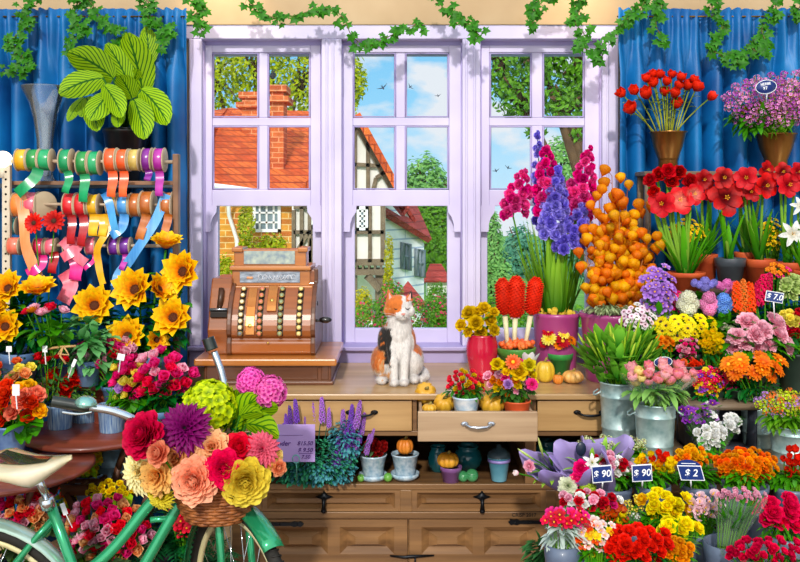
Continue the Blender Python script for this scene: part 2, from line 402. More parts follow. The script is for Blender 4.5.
def flowers(parent, kind, pal, e, Y, r, n, mouth, name='flower', up=.7, out=.9, front=.9, bulge=None, stems=G_STEM, leaves=None, center=None, sc=(1, 1, 1), leaf_at=None, rj=.15, sleeve=False, pts=None, stem_r=.0022):
    """heads of one kind on a dome, their stems running to the mouth=(px, py, halfwidth px)"""
    cx, cy, rx, ry = e; b = sz(rx, Y)*.6 if bulge is None else bulge
    sb = MB(); mp = mouth
    n = max(3, min(n, int(max(2.7*rx*ry/(r*r), 3.0*rx/r))))
    lst = pts or scatter(e, n)
    for i, it in enumerate(lst):
        px, py = it[0], it[1]; nx, ny = (px-cx)/max(rx, 1), (py-cy)/max(ry, 1); q = min(1, math.hypot(nx, ny))
        y = Y-b*math.sqrt(max(0, 1-q*q))*.9+ (b*.35 if ny < 0 else 0)*abs(ny)+R.uniform(-.2, .2)*b*.3
        p = at(px, py, y)
        d = Vector((nx*out+R.uniform(-.15, .15), -front*(1-.3*q)+R.uniform(-.1, .1), up-ny*.5*out))
        c = pal[R.randrange(len(pal))] if len(it) < 5 else pal[it[4]]
        mats = c if isinstance(c, (list, tuple)) else (c, center or C_YEL)
        rr = sz(r, Y)*R.uniform(1-rj, 1+rj)*(.84 if kind in ('rose', 'ranunculus', 'peony', 'bud_rose') else 1)
        put_head(name, kind, mats, parent, p, d, rr, sc=sc)
        m = at(mp[0]+nx*mp[2]*.8, mp[1], Y+R.uniform(-.6, .6)*sz(mp[2], Y)*.6)
        stem_to(sb, p-d.normalized()*rr*.3, m-Vector((0, 0, .02)), stem_r)
    if leaves:
        mat, ln, L, W = leaves[:4]; le = leaf_at or ((cx+mp[0])/2, (cy+mp[1])/2+ry*.1, rx*.85, abs(mp[1]-cy)*.55+ry*.3)
        lb = MB(); foliage(lb, le, Y, ln, L, W, rnd=R, dY=b*.7, shape=leaves[4] if len(leaves) > 4 else 'point', droop=leaves[5] if len(leaves) > 5 else .5, up=leaves[6] if len(leaves) > 6 else .2)
        part('leaves', lb, mat, parent)
    part('stems', sb, stems, parent)
# ---------------------------------------------------------------- vessels
GALV = plain('galvanised_steel', '7fa0a2', 'c8dedc', 22, .38, .35, bump=.06, detail=5); GREYB = plain('grey_plastic', '4d5a72', '69778f', 12, .42, coat=.2)
TERRA = plain('terracotta', 'b8431c', 'd9622c', 14, .65, bump=.05); SOIL = plain('potting_soil', '1c100a', '3a2416', 60, .95, bump=.6)
def vessel_mb(kind, x, Y, z0, z1, r0, r1):
    mb = MB(); h = z1-z0; T = Matrix.Translation((x, Y, z0)); w = max(.002, r1*.06)
    f = lambda s: r0+(r1-r0)*s
    if kind == 'pot':
        pr = [(r0, 0), (f(.72), h*.72), (r1*1.0, h*.73), (r1*1.06, h*.97), (r1*1.04, h), (r1*.96, h), (r1*.9, h*.75), (r0*.9, h*.1), (.001, h*.1)]
    elif kind == 'bucket':
        pr = [(r0*1.02, 0), (r0*1.02, h*.03), (r0, h*.04), (f(.28), h*.28), (f(.28)*1.03, h*.29), (f(.3)*1.03, h*.31), (f(.31), h*.32), (f(.76), h*.76), (f(.77)*1.035, h*.77), (f(.79)*1.035, h*.79), (f(.8), h*.8), (r1, h*.97), (r1*1.05, h*.98), (r1*1.05, h), (r1*.97, h), (r1*.95, h*.9), (r0*.95, h*.03), (.001, h*.03)]
    elif kind == 'vase':
        pr = [(r0, 0), (r0*1.12, h*.08), (r1*1.1, h*.55), (r1*1.12, h*.75), (r1*.98, h*.95), (r1*1.02, h), (r1*.92, h), (r1*.95, h*.7), (r0*.8, h*.1), (.001, h*.08)]
    elif kind == 'cone':
        pr = [(r0, 0), (r0*.98, h*.3), (f(.55), h*.62), (r1*.97, h*.97), (r1*1.05, h), (r1*.95, h), (f(.5)*.9, h*.6), (r0*.8, h*.1), (.001, h*.1)]
    elif kind == 'jar':
        pr = [(r0, 0), (r1*1.22, h*.25), (r1*1.3, h*.5), (r1*1.1, h*.78), (r1*.85, h*.86), (r1, h*.97), (r1, h), (r1*.85, h), (r1*.8, h*.86), (r1*1.1, h*.5), (r0*.8, h*.1), (.001, h*.1)]
    else:
        pr = [(r0, 0), (r0*1.03, h*.02), (r1*.99, h*.92), (r1*1.04, h*.94), (r1*1.04, h), (r1*.95, h), (r1*.93, h*.9), (r0*.92, h*.06), (.001, h*.06)]
    mb.lathe(pr, 28, T)
    return mb
def vessel(kind, px, rim, bot, hw1, hw0, Y, mats, parent=None, name='pot', label=None, cat=None, group=None, soil=True, handle=False):
    a, b = at(px, rim, Y), at(px, bot, Y)
    mb = vessel_mb(kind, a.x, Y, b.z, a.z, sz(hw0, Y), sz(hw1, Y))
    if parent is None:
        o = thing(name, label, cat, (a.x, Y, b.z), group); part('body', mb, mats, o)
        own = o
    else: own = part(name, mb, mats, parent); o = own
    if handle:
        r = sz(hw1, Y); h = a.z-b.z
        for sx in (-1, 1):
            hb = MB()
            c = Vector((a.x+sx*r*1.0, Y-.0, a.z-h*.14))
            hb.tube([c+Vector((sx*.002, -.022, .0)), c+Vector((sx*.02, -.02, -.012)), c+Vector((sx*.024, 0, -.018)), c+Vector((sx*.02, .02, -.012)), c+Vector((sx*.002, .022, 0))], .0035, 6)
            part('handle', hb, mats, own)
    if soil:
        sb = MB(); h = a.z-b.z; rr = (sz(hw0, Y)*.14+sz(hw1, Y)*.86)*.9
        sb.lathe([(rr, b.z+h*.8), (rr*.98, b.z+h*.84), (.001, b.z+h*.87)], 20, Matrix.Translation((a.x, Y, 0)))
        part('soil', sb, SOIL, parent if parent else o)
    return o
# ================================================================ THE ROOM
WY = 4.3      # inner face of the window wall
SAND = plain('sand_plaster', 'b99a74', 'cdb18b', 3, .85, bump=.05); LILAC = plain('lilac_paint', 'a093c8', 'b9addb', 2.5, .5)
LIL2 = plain('pale_lilac_paint', 'c2b8de', 'dad2ec', 2.5, .45)
FLOORM = wood('floor_boards', '6a4226', '8a5a36', 'Y')
SIDE = plain('side_wall_plaster', 'b7a184', 'c9b596', 3, .85)
def wx(px, Y=WY): return (px-400)*Y/FL
def wz(py, Y=WY): return EYE+(HZ-py)*Y/FL
mb = MB(); mb.box((-2.7, -.6, -.05), (2.7, WY+.25, 0)); struct('floor', mb, FLOORM)
mb = MB()
zt, zb = wz(26), wz(345)
mb.box((-2.7, WY, 0), (wx(190), WY+.25, 3.1)); mb.box((wx(617), WY, 0), (2.7, WY+.25, 3.1))
mb.box((wx(190), WY, zt), (wx(617), WY+.25, 3.1)); mb.box((wx(190), WY, 0), (wx(617), WY+.25, zb-.04))
struct('wall_back', mb, SAND)
mb = MB(); mb.box((-2.8, 1.5, 0), (-2.7, WY+.25, 3.1)); struct('wall_left', mb, SIDE)
mb = MB(); mb.box((2.7, 1.5, 0), (2.8, WY+.25, 3.1)); struct('wall_right', mb, SIDE)
# outer casing of the windows
mb = MB()
mb.box((wx(186), WY-.035, zt), (wx(620), WY+.2, wz(26)+.0)); 
mb.box((wx(186), WY-.03, wz(40)), (wx(620), WY+.2, wz(26)))
mb.box((wx(190), WY-.03, zb), (wx(203), WY+.2, wz(40)))
mb.box((wx(601), WY-.03, zb), (wx(617), WY+.2, wz(40)))
mb.box((wx(322), WY-.03, zb), (wx(342), WY+.2, wz(40))); mb.box((wx(462), WY-.03, zb), (wx(480), WY+.2, wz(40)))
for x in (192, 327.5, 333.5, 466, 474, 606): mb.tube([(wx(x), WY-.03, zb), (wx(x), WY-.03, wz(40))], .008, 6)
struct('trim_1', mb, LIL2, .004)
mb = MB(); mb.box((wx(190), WY-.06, wz(349)), (wx(617), WY+.18, wz(345))); mb.box((wx(190), WY-.03, wz(366)), (wx(617), WY+.02, wz(349)))
struct('trim_2', mb, LILAC, .004)
PANE = glass('window_glass', (.98, .99, 1, 1), .015)
def window(n, X0, X1, cols, x0, x1):
    """X0..X1 opening, cols = pane columns of the upper sash, x0..x1 lower pane"""
    Yu, Yl = WY+.05, WY+.10
    o = MB(); o.box((wx(X0, WY), WY+.04, wz(50)), (wx(X1, WY), WY+.2, wz(40))) 
    w = struct('window_%d' % n, o, LILAC)
    u = MB(); W = lambda p: wx(p, Yu); Z = lambda p: wz(p, Yu)
    def fr(b, ax, bx, ay, by, W, Z, y0, y1): b.box((W(ax), y0, Z(by)), (W(bx), y1, Z(ay)))
    L, Rr = cols[0][0], cols[-1][1]
    fr(u, X0+1, L, 46, 206, W, Z, Yu-.02, Yu+.025); fr(u, Rr, X1-1, 46, 206, W, Z, Yu-.02, Yu+.025)
    fr(u, L, Rr, 46, 53, W, Z, Yu-.02, Yu+.025); fr(u, L, Rr, 190, 206, W, Z, Yu-.02, Yu+.025)
    fr(u, L, Rr, 118, 126, W, Z, Yu-.012, Yu+.02)
    for a, b in zip(cols[:-1], cols[1:]):
        fr(u, a[1], b[0], 53, 118, W, Z, Yu-.012, Yu+.02); fr(u, a[1], b[0], 126, 190, W, Z, Yu-.012, Yu+.02)
    # horns below the upper sash
    for sx, e in ((1, X0+1), (-1, X1-1)):
        prof = [(0, 206), (13, 206), (12.5, 212), (9, 217), (7, 223), (6.5, 231), (0, 231)]
        vs = []
        for yy in (Yu-.02, Yu+.025):
            vs += [(W(e+sx*a), yy, Z(b)) for a, b in prof]
        m = len(prof); fs = [tuple(range(m)), tuple(range(2*m-1, m-1, -1))]+[(i, (i+1) % m, m+(i+1) % m, m+i) for i in range(m)]
        u.add(vs, fs)
    part('upper_sash', u, LIL2, w, .003)
    beads = MB()
    for c in cols:
        for (ya, yb) in ((53, 118), (126, 190)):
            P = [(c[0]+1, ya+1), (c[1]-1, ya+1), (c[1]-1, yb-1), (c[0]+1, yb-1)]
            beads.tube([(W(a), Yu-.012, Z(b)) for a, b in P], .006, 4, closed=True)
    part('glazing_bead', beads, LILAC, w)
    l = MB(); W2 = lambda p: wx(p, Yl); Z2 = lambda p: wz(p, Yl)
    fr(l, X0-2, x0, 200, 342, W2, Z2, Yl-.02, Yl+.02); fr(l, x1, X1+1, 200, 342, W2, Z2, Yl-.02, Yl+.02)
    fr(l, x0, x1, 328, 343, W2, Z2, Yl-.02, Yl+.02)
    part('lower_sash', l, LIL2, w, .003)
    jb = MB()
    for a, b in ((X0-.3, X0+1), (X1-1, X1+.3)): jb.box((wx(a), WY+.0, wz(344)), (wx(b), WY+.2, wz(42)))
    part('jamb_lining', jb, LILAC, w)
    for c in cols:
        for (ya, yb) in ((53, 118), (126, 190)):
            g = MB(); g.box((W(c[0]-1), Yu, Z(yb+1)), (W(c[1]+1), Yu+.003, Z(ya-1))); part('pane', g, PANE, w, 0, False)
    g = MB(); g.box((W2(x0-1), Yl, Z2(329)), (W2(x1+1), Yl+.003, Z2(195))); part('pane', g, PANE, w, 0, False)
window(1, 203, 322, [(213, 259.5), (268, 311)], 219, 313)
window(2, 342, 462, [(353, 396), (405, 449)], 355, 447)
window(3, 480, 601, [(489, 531.5), (542, 584)], 487, 585)
# curtains
CURT = plain('blue_satin', '004688', '0878bc', 4, .5, spec=.45)
def curtain(px0, px1, label, seed):
    rr = random.Random(seed); Y = WY-.12; zt, zb2 = wz(9, Y), .12; mb = MB()
    x0, x1 = wx(px0, Y), wx(px1, Y); n = int((x1-x0)/.008); rows = 16; vs = []
    ph = [rr.uniform(0, 6) for _ in range(4)]
    for j in range(rows):
        s = j/(rows-1)
        z = zt+(zb2-zt)*(s**1.3)
        for i in range(n+1):
            x = x0+(x1-x0)*i/n
            amp = .045 if j > 2 else .014
            k = 62 if j > 2 else 130
            a = x*k/1.0+1.6*math.sin(x*7+ph[0])+.5*math.sin(z*1.2+ph[1])
            y = Y+amp*math.sin(a)+.012*math.sin(x*23+ph[2]+z*.8)
            vs.append((x+.01*math.cos(a)*(j > 2), y, z+(.004*math.sin(x*150) if j == 0 else 0)))
    fs = [(j*(n+1)+i, j*(n+1)+i+1, (j+1)*(n+1)+i+1, (j+1)*(n+1)+i) for j in range(rows-1) for i in range(n)]
    mb.add(vs, fs)
    o = thing('curtain', label, 'curtain', ((x0+x1)/2, Y, zb2))
    c = part('drape', mb, CURT, o); so = c.modifiers.new('t', 'SOLIDIFY'); so.thickness = .002
    rb = MB(); rb.tube([(x0-.0, Y, zt-.035), (x1, Y, zt-.035)], .004, 10); part('curtain_rod', rb, plain('brass_dark', '6b4a1a', '8a6428', 9, .35, .9), o)
curtain(-70, 187, 'royal blue gathered curtain hanging left of the windows', 3)
curtain(617, 905, 'royal blue gathered curtain hanging right of the windows, behind the tulips', 5)
# ivy
IVY = petal('0f4a0e', '4a9a24', rough=.4, var=.0)
def ivy_leaf(mb, p, d, s, rnd, nrm):
    d = d.normalized(); x = d.cross(nrm).normalized(); nr = nrm.normalized()
    out = [(0, 0), (.25, -.22), (.62, -.12), (.42, .18), (.72, .52), (.32, .5), (0, 1.05), (-.32, .5), (-.72, .52), (-.42, .18), (-.62, -.12), (-.25, -.22)]
    vs = [p+nr*s*.08+d*s*.3]; ts = [.3]
    for a, b in out:
        vs.append(p+x*a*s+d*b*s-nr*s*.22*abs(a)-nr*s*.1*b); ts.append(min(1, abs(a)+b*.3))
    mb.add(vs, [(0, 1+i, 1+(i+1) % 12) for i in range(12)], 0, ts)
def ivy(pts, label, Y=WY-.2, n=2.0, seed=0, size=7.5):
    rr = random.Random(seed); P = [at(a, b, Y+rr.uniform(-.02, .02)) for a, b in pts]
    # smooth path
    path = []
    for i in range(len(P)-1):
        p0, p1, p2, p3 = P[max(0, i-1)], P[i], P[i+1], P[min(len(P)-1, i+2)]
        for k in range(5):
            t = k/5
            path.append(.5*((2*p1)+(p2-p0)*t+(2*p0-5*p1+4*p2-p3)*t*t+(3*p1-p0-3*p2+p3)*t**3))
    path.append(P[-1])
    o = thing('ivy_vine', label, 'ivy', path[-1], 'ivy trailing over the curtains and windows')
    sb = MB(); sb.tube(path, .0022, 5); lb = MB()
    for q in path:
        for _ in range(int(n) if rr.random() > n % 1 else int(n)+1):
            off = Vector((rr.uniform(-1, 1), rr.uniform(-.6, .3), rr.uniform(-1, 1)))*sz(6, Y)
            s = sz(rr.uniform(.65, 1.2)*size*.6, Y)
            d = Vector((rr.uniform(-1, 1), -.3, rr.uniform(-1.2, .3))); nr = Vector((rr.uniform(-.5, .5), -1, rr.uniform(-.1, .8)))
            ivy_leaf(lb, q+off, d-nr*(d.dot(nr)/nr.length_squared), s, rr, nr); sb.tube([q, q+off], .001, 3)
    part('stem', sb, plain('ivy_stem', '5a4a22', '6b7a2a', 20, .7), o); part('foliage', lb, IVY, o)
for k, (pts, lb, n) in enumerate([
 ([(40, -8), (24, 10), (28, 26), (12, 40), (22, 56), (26, 66), (5, 70)], 'ivy strand hanging lowest at far left of the left curtain', 2.2),
 ([(72, -8), (80, 6), (70, 22), (86, 28), (74, 40), (68, 52)], 'ivy strand above the glass vase, second from the left', 1.8),
 ([(84, -6), (96, 10), (104, 24), (114, 28), (126, 42), (112, 42)], 'ivy strand above the big leaf plant', 1.5),
 ([(138, -8), (150, 5), (148, 18), (160, 26), (170, 30), (162, 46)], 'ivy strand at the right half of the left curtain', 1.7),
 ([(184, -8), (202, 3), (196, 16), (204, 30)], 'short ivy strand beside the top left window corner', 1.8),
 ([(243, -6), (256, 8), (276, 18), (300, 14), (322, 8), (342, 16), (352, 36), (368, 46), (386, 38), (402, 30), (420, 24)], 'long ivy garland swagging across the wall over the left and middle windows', 1.6),
 ([(435, -6), (443, 8), (458, 18), (472, 28), (480, 36)], 'short ivy strand over the middle window right corner', 1.3),
 ([(556, -8), (540, 4), (533, 14), (532, 25)], 'short ivy strand over the right window, left of the longer one', 1.8),
 ([(578, -8), (580, 8), (575, 22), (584, 34), (580, 44), (594, 54)], 'ivy strand over the upper right corner of the right window', 2.0),
 ([(648, -8), (640, 10), (628, 18), (618, 30), (606, 42), (602, 58)], 'ivy strand slanting down to the left edge of the right curtain', 1.7),
 ([(655, -8), (660, 8), (656, 26), (666, 42)], 'ivy strand hanging above the red tulips', 2.0),
 ([(716, -8), (712, 12), (722, 28), (712, 48), (726, 56), (742, 56), (736, 62)], 'ivy strand between the tulips and the lilac azalea', 2.0),
 ([(770, -8), (776, 12), (762, 28), (766, 44), (758, 52), (748, 44)], 'ivy strand hanging above the lilac azalea', 2.0),
 ([(806, -8), (800, 6), (796, 16)], 'ivy tip at the top right corner', 1.6),
 ]): ivy(pts, lb, n=n*1.15, seed=k, size=12.5)
# ================================================================ OUTSIDE THE WINDOWS
GRASS = plain('lawn', '4f8a2e', '7db347', 3, .9)
mb = MB(); mb.box((-20, WY+1.2, -.75), (25, 60, -.7)); struct('ground', mb, GRASS)
def brickmat(name, c1, c2, mortar, sc=6, w=.25, h=.09):
    m, nt, b = newmat(name); b.inputs['Roughness'].default_value = .9
    br = nt.nodes.new('ShaderNodeTexBrick'); tc = nt.nodes.new('ShaderNodeTexCoord'); mp = nt.nodes.new('ShaderNodeMapping')
    sx = nt.nodes.new('ShaderNodeSeparateXYZ'); cx = nt.nodes.new('ShaderNodeCombineXYZ')
    ad = nt.nodes.new('ShaderNodeMath'); nt.links.new(tc.outputs['Object'], sx.inputs[0])
    nt.links.new(sx.outputs['X'], ad.inputs[0]); nt.links.new(sx.outputs['Y'], ad.inputs[1])
    nt.links.new(ad.outputs[0], cx.inputs['X']); nt.links.new(sx.outputs['Z'], cx.inputs['Y']); nt.links.new(cx.outputs[0], br.inputs['Vector'])
    br.inputs['Color1'].default_value = lin(c1); br.inputs['Color2'].default_value = lin(c2); br.inputs['Mortar'].default_value = lin(mortar)
    br.inputs['Scale'].default_value = 1; br.inputs['Brick Width'].default_value = w; br.inputs['Row Height'].default_value = h; br.inputs['Mortar Size'].default_value = h*.09
    nz = noisetex(nt, sc, 3); mr = nt.nodes.new('ShaderNodeMapRange'); mr.inputs['From Min'].default_value = .3; mr.inputs['From Max'].default_value = .7; mr.inputs['To Min'].default_value = .75; mr.inputs['To Max'].default_value = 1.25
    nt.links.new(nz.outputs['Fac'], mr.inputs['Value'])
    hs = nt.nodes.new('ShaderNodeHueSaturation'); nt.links.new(br.outputs['Color'], hs.inputs['Color']); nt.links.new(mr.outputs[0], hs.inputs['Value'])
    nt.links.new(hs.outputs[0], b.inputs['Base Color']); return m
BRICK = brickmat('yellow_brick', 'e2a03a', 'c8702a', 'e8c98a', 6, .3, .1)
TILE = brickmat('clay_roof_tile', 'e8742e', 'cc5222', 'a03c18', 5, .16, .13)
TILE2 = brickmat('red_roof_tile', 'b8453a', 'a33428', '7a2018', 5, .16, .12)
CHIM = brickmat('chimney_brick', 'd07038', 'b8522a', 'e0a070', 6, .22, .09)
BOARD = brickmat('white_weatherboard', 'ffffff', 'fafcff', 'b4c4dc', 2, 9, .16)
CREAM = plain('cream_render', 'f2efe6', 'fffdf6', 3, .8); TIMB = plain('old_timber', '6a5a48', '8a7860', 9, .8); WHITE = plain('white_paint', 'f4f6fa', 'ffffff', 4, .5)
DKGL = plain('dark_window_glass', '5a6a74', '8fa6b0', 4, .1); GUTT = plain('grey_gutter', '5a5f66', '7a8088', 6, .5)
def leaded(parent, x0, x1, z0, z1, Y, nx, nz, name='window'):
    f = MB(); t = .05
    f.box((x0, Y-.05, z0), (x1, Y, z0+t)); f.box((x0, Y-.05, z1-t), (x1, Y, z1)); f.box((x0, Y-.05, z0), (x0+t, Y, z1)); f.box((x1-t, Y-.05, z0), (x1, Y, z1))
    for i in range(1, nx):
        x = x0+(x1-x0)*i/nx; f.box((x-.015, Y-.045, z0), (x+.015, Y, z1))
    for i in range(1, nz):
        z = z0+(z1-z0)*i/nz; f.box((x0, Y-.045, z-.015), (x1, Y, z+.015))
    o = part(name, f, WHITE, parent, 0, False); g = MB(); g.box((x0, Y-.02, z0), (x1, Y-.005, z1)); part('pane', g, DKGL, o, 0, False)
def slab(mb, quad, th=.1, mi=0):
    q = [Vector(p) for p in quad]; n = (q[1]-q[0]).cross(q[3]-q[0]).normalized()*th
    mb.add([*q, *[p+n for p in q]], [(3, 2, 1, 0), (4, 5, 6, 7), (0, 1, 5, 4), (1, 2, 6, 5), (2, 3, 7, 6), (3, 0, 4, 7)], mi)
GZ = -.7
# brick cottage seen through the left window
Y = 15.0; A = lambda px, py, y=Y: at(px, py, y)
o = thing('brick_house', 'yellow brick cottage with orange tiled roof seen through the left window', 'house', (A(250, 300).x, Y, GZ))
m = MB(); a, b = A(196, 196), A(297, 196); m.box((a.x, Y, GZ), (b.x, Y+5, a.z)); part('wall', m, BRICK, o, 0, False)
m = MB(); slab(m, [A(190, 182, Y-.4), A(318, 199, Y-.3), A(330, 112, Y+3.5), A(228, 108, Y+3.5)], -.12)
slab(m, [A(188, 150, Y-.5), A(190, 182, Y-.4), A(228, 108, Y+3.5), A(214, 110, Y+3.6)], .1); part('roof', m, TILE, o, 0, False)
m = MB(); m.tube([A(188, 183, Y-.45), A(232, 188, Y-.45), A(318, 200, Y-.35)], .05, 6); m.tube([A(228, 188, Y-.45), A(229, 215, Y-.1), A(237, 240, Y-.1), A(237, 330, Y-.1)], .035, 6); part('gutter', m, WHITE, o)
for (cx, w, top, bot, yy) in ((277, 13, 85, 160, Y+.7), (250, 16, 92, 150, Y+2.2)):
    m = MB(); a, b = A(cx-w/2, bot, yy), A(cx+w/2, top, yy); m.box((a.x, yy, a.z-.5), (b.x, yy+.5, b.z)); 
    m.box((a.x-.06, yy-.06, b.z-.12), (b.x+.06, yy+.56, b.z)); m.box((a.x-.1, yy-.1, b.z-.3), (b.x+.1, yy+.6, b.z-.2)); part('chimney', m, CHIM, o, 0, False)
a, b = A(253, 232), A(281, 203); leaded(o, a.x, b.x, a.z, b.z, Y, 4, 3)
# birds
def bird(px, py, Y, s, label, cat='bird', mat=None, perched=False, rz=0):
    mat = mat or plain('swallow_slate', '1c2434', '3a4660', 9, .6); T = Matrix.Rotation(rz, 4, 'Y')
    s *= .4 if not perched else .6
    m = MB(); m.ball((0, 0, 0), .3*s, 0, 8, 6, (.5 if not perched else .6, .9, .5 if not perched else .8)); m.ball((.0, -.28*s, .1*s), .13*s, 0, 7, 5)
    tb = MB(); tb.add([Vector(p)*s for p in ((-.05, .2, 0), (.05, .2, 0), (.16, .75, .02), (0, .5, 0), (-.16, .75, .02))], [(0, 1, 2, 3, 4)])
    wb = MB()
    for sx in (-1, 1):
        if perched: wb.ball((sx*.15*s, .05*s, .02*s), .2*s, 0, 6, 5, (.4, 1.3, .7))
        else: 
            pts = [(0, -.12, .05), (sx*.4, -.16, .22), (sx*.95, .22, .3), (sx*.4, .06, .2), (0, .12, .03)]
            wb.add([Vector(p)*s for p in pts]+[Vector(p)*s+Vector((0, 0, .02*s)) for p in pts], [(0, 1, 2, 3, 4), (9, 8, 7, 6, 5)])
    L = at(px, py, Y); o = thing('bird', label, cat, L, None, T @ Matrix.Rotation(.9, 4, 'X'))
    W0 = WM[o.name]
    for nme, q in (('body', m), ('tail', tb), ('wings', wb)): link(nme, q.mesh(nme, [mat]), o, W0)
bird(383, 88, 12, .22, 'larger dark swallow flying in the left upper pane of the middle window', rz=-.5)
bird(410, 87, 12, .15, 'small swallow flying higher in the right upper pane of the middle window', rz=.9)
bird(438, 96, 12, .13, 'small swallow flying lower at the right edge of the middle window', rz=-.2)
bird(394, 126, 14, .12, 'tiny bird above the gable of the timber framed house', rz=.3)
bird(496, 171, 12, .15, 'left one of two small swallows in the right window', rz=-.3)
bird(508, 168, 12, .15, 'right one of two small swallows in the right window', rz=.4)
bird(273, 76, 15.9, .4, 'black crow perched on the chimney top', mat=plain('crow_black', '0c0c10', '1c1c24', 9, .5), perched=True)
bird(219, 130, 17.5, .35, 'grey dove perched on the orange roof', mat=plain('dove_grey', '8fa0b4', 'c2ccd8', 9, .6), perched=True)
# timber framed house
Y = 13.0; A = lambda px, py, y=Y: at(px, py, y)
o = thing('timber_framed_house', 'cream and timber framed house with tiled gable seen through the middle window', 'house', (A(345, 300).x, Y, GZ))
m = MB(); a, b = A(292, 262), A(384, 202); m.box((a.x, Y, a.z), (b.x, Y+4, b.z))
ap = A(355, 118); l, r = A(308, 194), A(397, 194)
m.add([l, r, ap, l+Vector((0, 4, 0)), r+Vector((0, 4, 0)), ap+Vector((0, 4, 0))], [(0, 1, 2), (5, 4, 3), (0, 3, 4, 1), (1, 4, 5, 2), (2, 5, 3, 0)])
m.box((A(292, 262).x, Y+1.2, GZ), (A(372, 262).x, Y+4, a.z)); part('wall', m, CREAM, o, 0, False)
m = MB()
for p, q in (((A(306, 200), Vector((0, -.35, 0))), ap), ((A(399, 198), Vector((0, -.35, 0))), ap)):
    s = p[0]+p[1]; e = q+Vector((0, -.35, 0)); 
    slab(m, [s, e, e+Vector((0, 4.5, 0)), s+Vector((0, 4.5, 0))] if s.x > e.x else [e, s, s+Vector((0, 4.5, 0)), e+Vector((0, 4.5, 0))], -.1)
part('roof', m, TILE, o, 0, False)
m = MB(); 
def tb(*pts, w=.13):
    w *= .42
    for i in range(len(pts)-1): m.bar(Vector(A(*pts[i]))+Vector((0, -.03, 0)), Vector(A(*pts[i+1]))+Vector((0, -.03, 0)), w, .08, up=(0, 1, 0))
tb((308, 195), (397, 195), w=.2); tb((355, 122), (395, 194), w=.2); tb((355, 122), (315, 194), w=.2); tb((330, 163), (380, 166)); tb((355, 125), (355, 194)); tb((368, 142), (368, 194)); tb((342, 142), (342, 194))
tb((372, 194), (376, 178), (385, 172)); tb((338, 194), (334, 178), (325, 172))
tb((308, 262), (384, 262), w=.22); tb((308, 232), (384, 232)); tb((370, 205), (370, 262)); tb((383, 195), (383, 262), w=.17); tb((355, 205), (355, 262)); tb((310, 195), (310, 262)); tb((325, 195), (325, 262)); tb((340, 195), (340, 262))
tb((294, 210), (294, 262)); tb((294, 207), (310, 207)); tb((294, 232), (310, 232)); tb((302, 207), (302, 262)); tb((294, 262), (308, 262), w=.22); tb((310, 262), (312, 238), (322, 232)); tb((298, 250), (309, 232))
for x in range(350, 384, 6): m.box((A(x, 268).x, Y-.05, A(0, 269).z), (A(x+2, 268).x, Y+.3, A(0, 264).z))
m.box((A(300, 272).x, Y-.05, A(0, 275).z), (A(384, 272).x, Y+.3, A(0, 269).z))
for x in (380, 352): m.bar(A(x, 275)+Vector((0, .1, 0)), Vector((A(x, 275).x, Y+.1, GZ)), .14, .14)
m.bar(A(380, 290), A(368, 276), .1, .1); m.bar(A(380, 288)+Vector((0, .1, 0)), A(366, 276)+Vector((0, .1, 0)), .1, .1)
part('timber_frame', m, TIMB, o, 0, False)
a, b = A(356, 231), A(369, 206); leaded(o, a.x, b.x, a.z, b.z, Y-.02, 3, 5)
a, b = A(312, 228), A(324, 206); leaded(o, a.x, b.x, a.z, b.z, Y-.02, 2, 4)
# white weatherboard house
o = thing('weatherboard_house', 'white weatherboard house with red roof and dormer seen through the middle window', 'house', (at(408, 300, 16).x, 16, GZ))
P = [at(380, 207, 14.5), at(424, 243, 15.5)]
m = MB(); a, b = P; up = lambda v, z: Vector((v.x, v.y, z))
bk = Vector((-3, 3.2, 0)); slabv = [up(a, GZ), up(b, GZ), up(b, b.z), up(a, a.z+.25)]
m.add([*slabv, *[v+bk for v in slabv]], [(0, 1, 2, 3), (7, 6, 5, 4), (1, 5, 6, 2), (3, 2, 6, 7), (0, 3, 7, 4)]); part('wall', m, BOARD, o, 0, False)
m = MB(); e0, e1 = at(376, 212, 14.3), at(428, 243, 15.4); t0, t1 = at(378, 190, 15.8), at(413, 208, 17.0)
slab(m, [e0, e1, t1, t0], .1); part('roof', m, TILE2, o, 0, False)
dm = MB(); dl, dr = at(402, 236, 15.2), at(412, 236, 15.5); dt = at(0, 218, 15.2).z; ad = at(407, 208, 15.3)
q = [dl, dr, up(dr, dt), Vector((ad.x, ad.y, ad.z)), up(dl, dt)]; bk2 = Vector((-.5, 1.2, 0))
dm.add([*q, *[v+bk2 for v in q]], [(0, 1, 2, 3, 4), (0, 5, 6, 1), (1, 6, 7, 2), (4, 9, 5, 0)]); d = part('dormer', dm, WHITE, o, 0, False)
rm = MB(); slab(rm, [up(dl, dt)+Vector((-.08, -.1, -.05)), ad+Vector((0, -.1, .05)), ad+bk2*1.6+Vector((0, 0, .05)), up(dl, dt)+bk2*1.6], -.06); slab(rm, [ad+Vector((0, -.1, .05)), up(dr, dt)+Vector((.08, -.1, -.05)), up(dr, dt)+bk2*1.6, ad+bk2*1.6+Vector((0, 0, .05))], -.06); part('dormer_roof', rm, TILE2, d, 0, False)
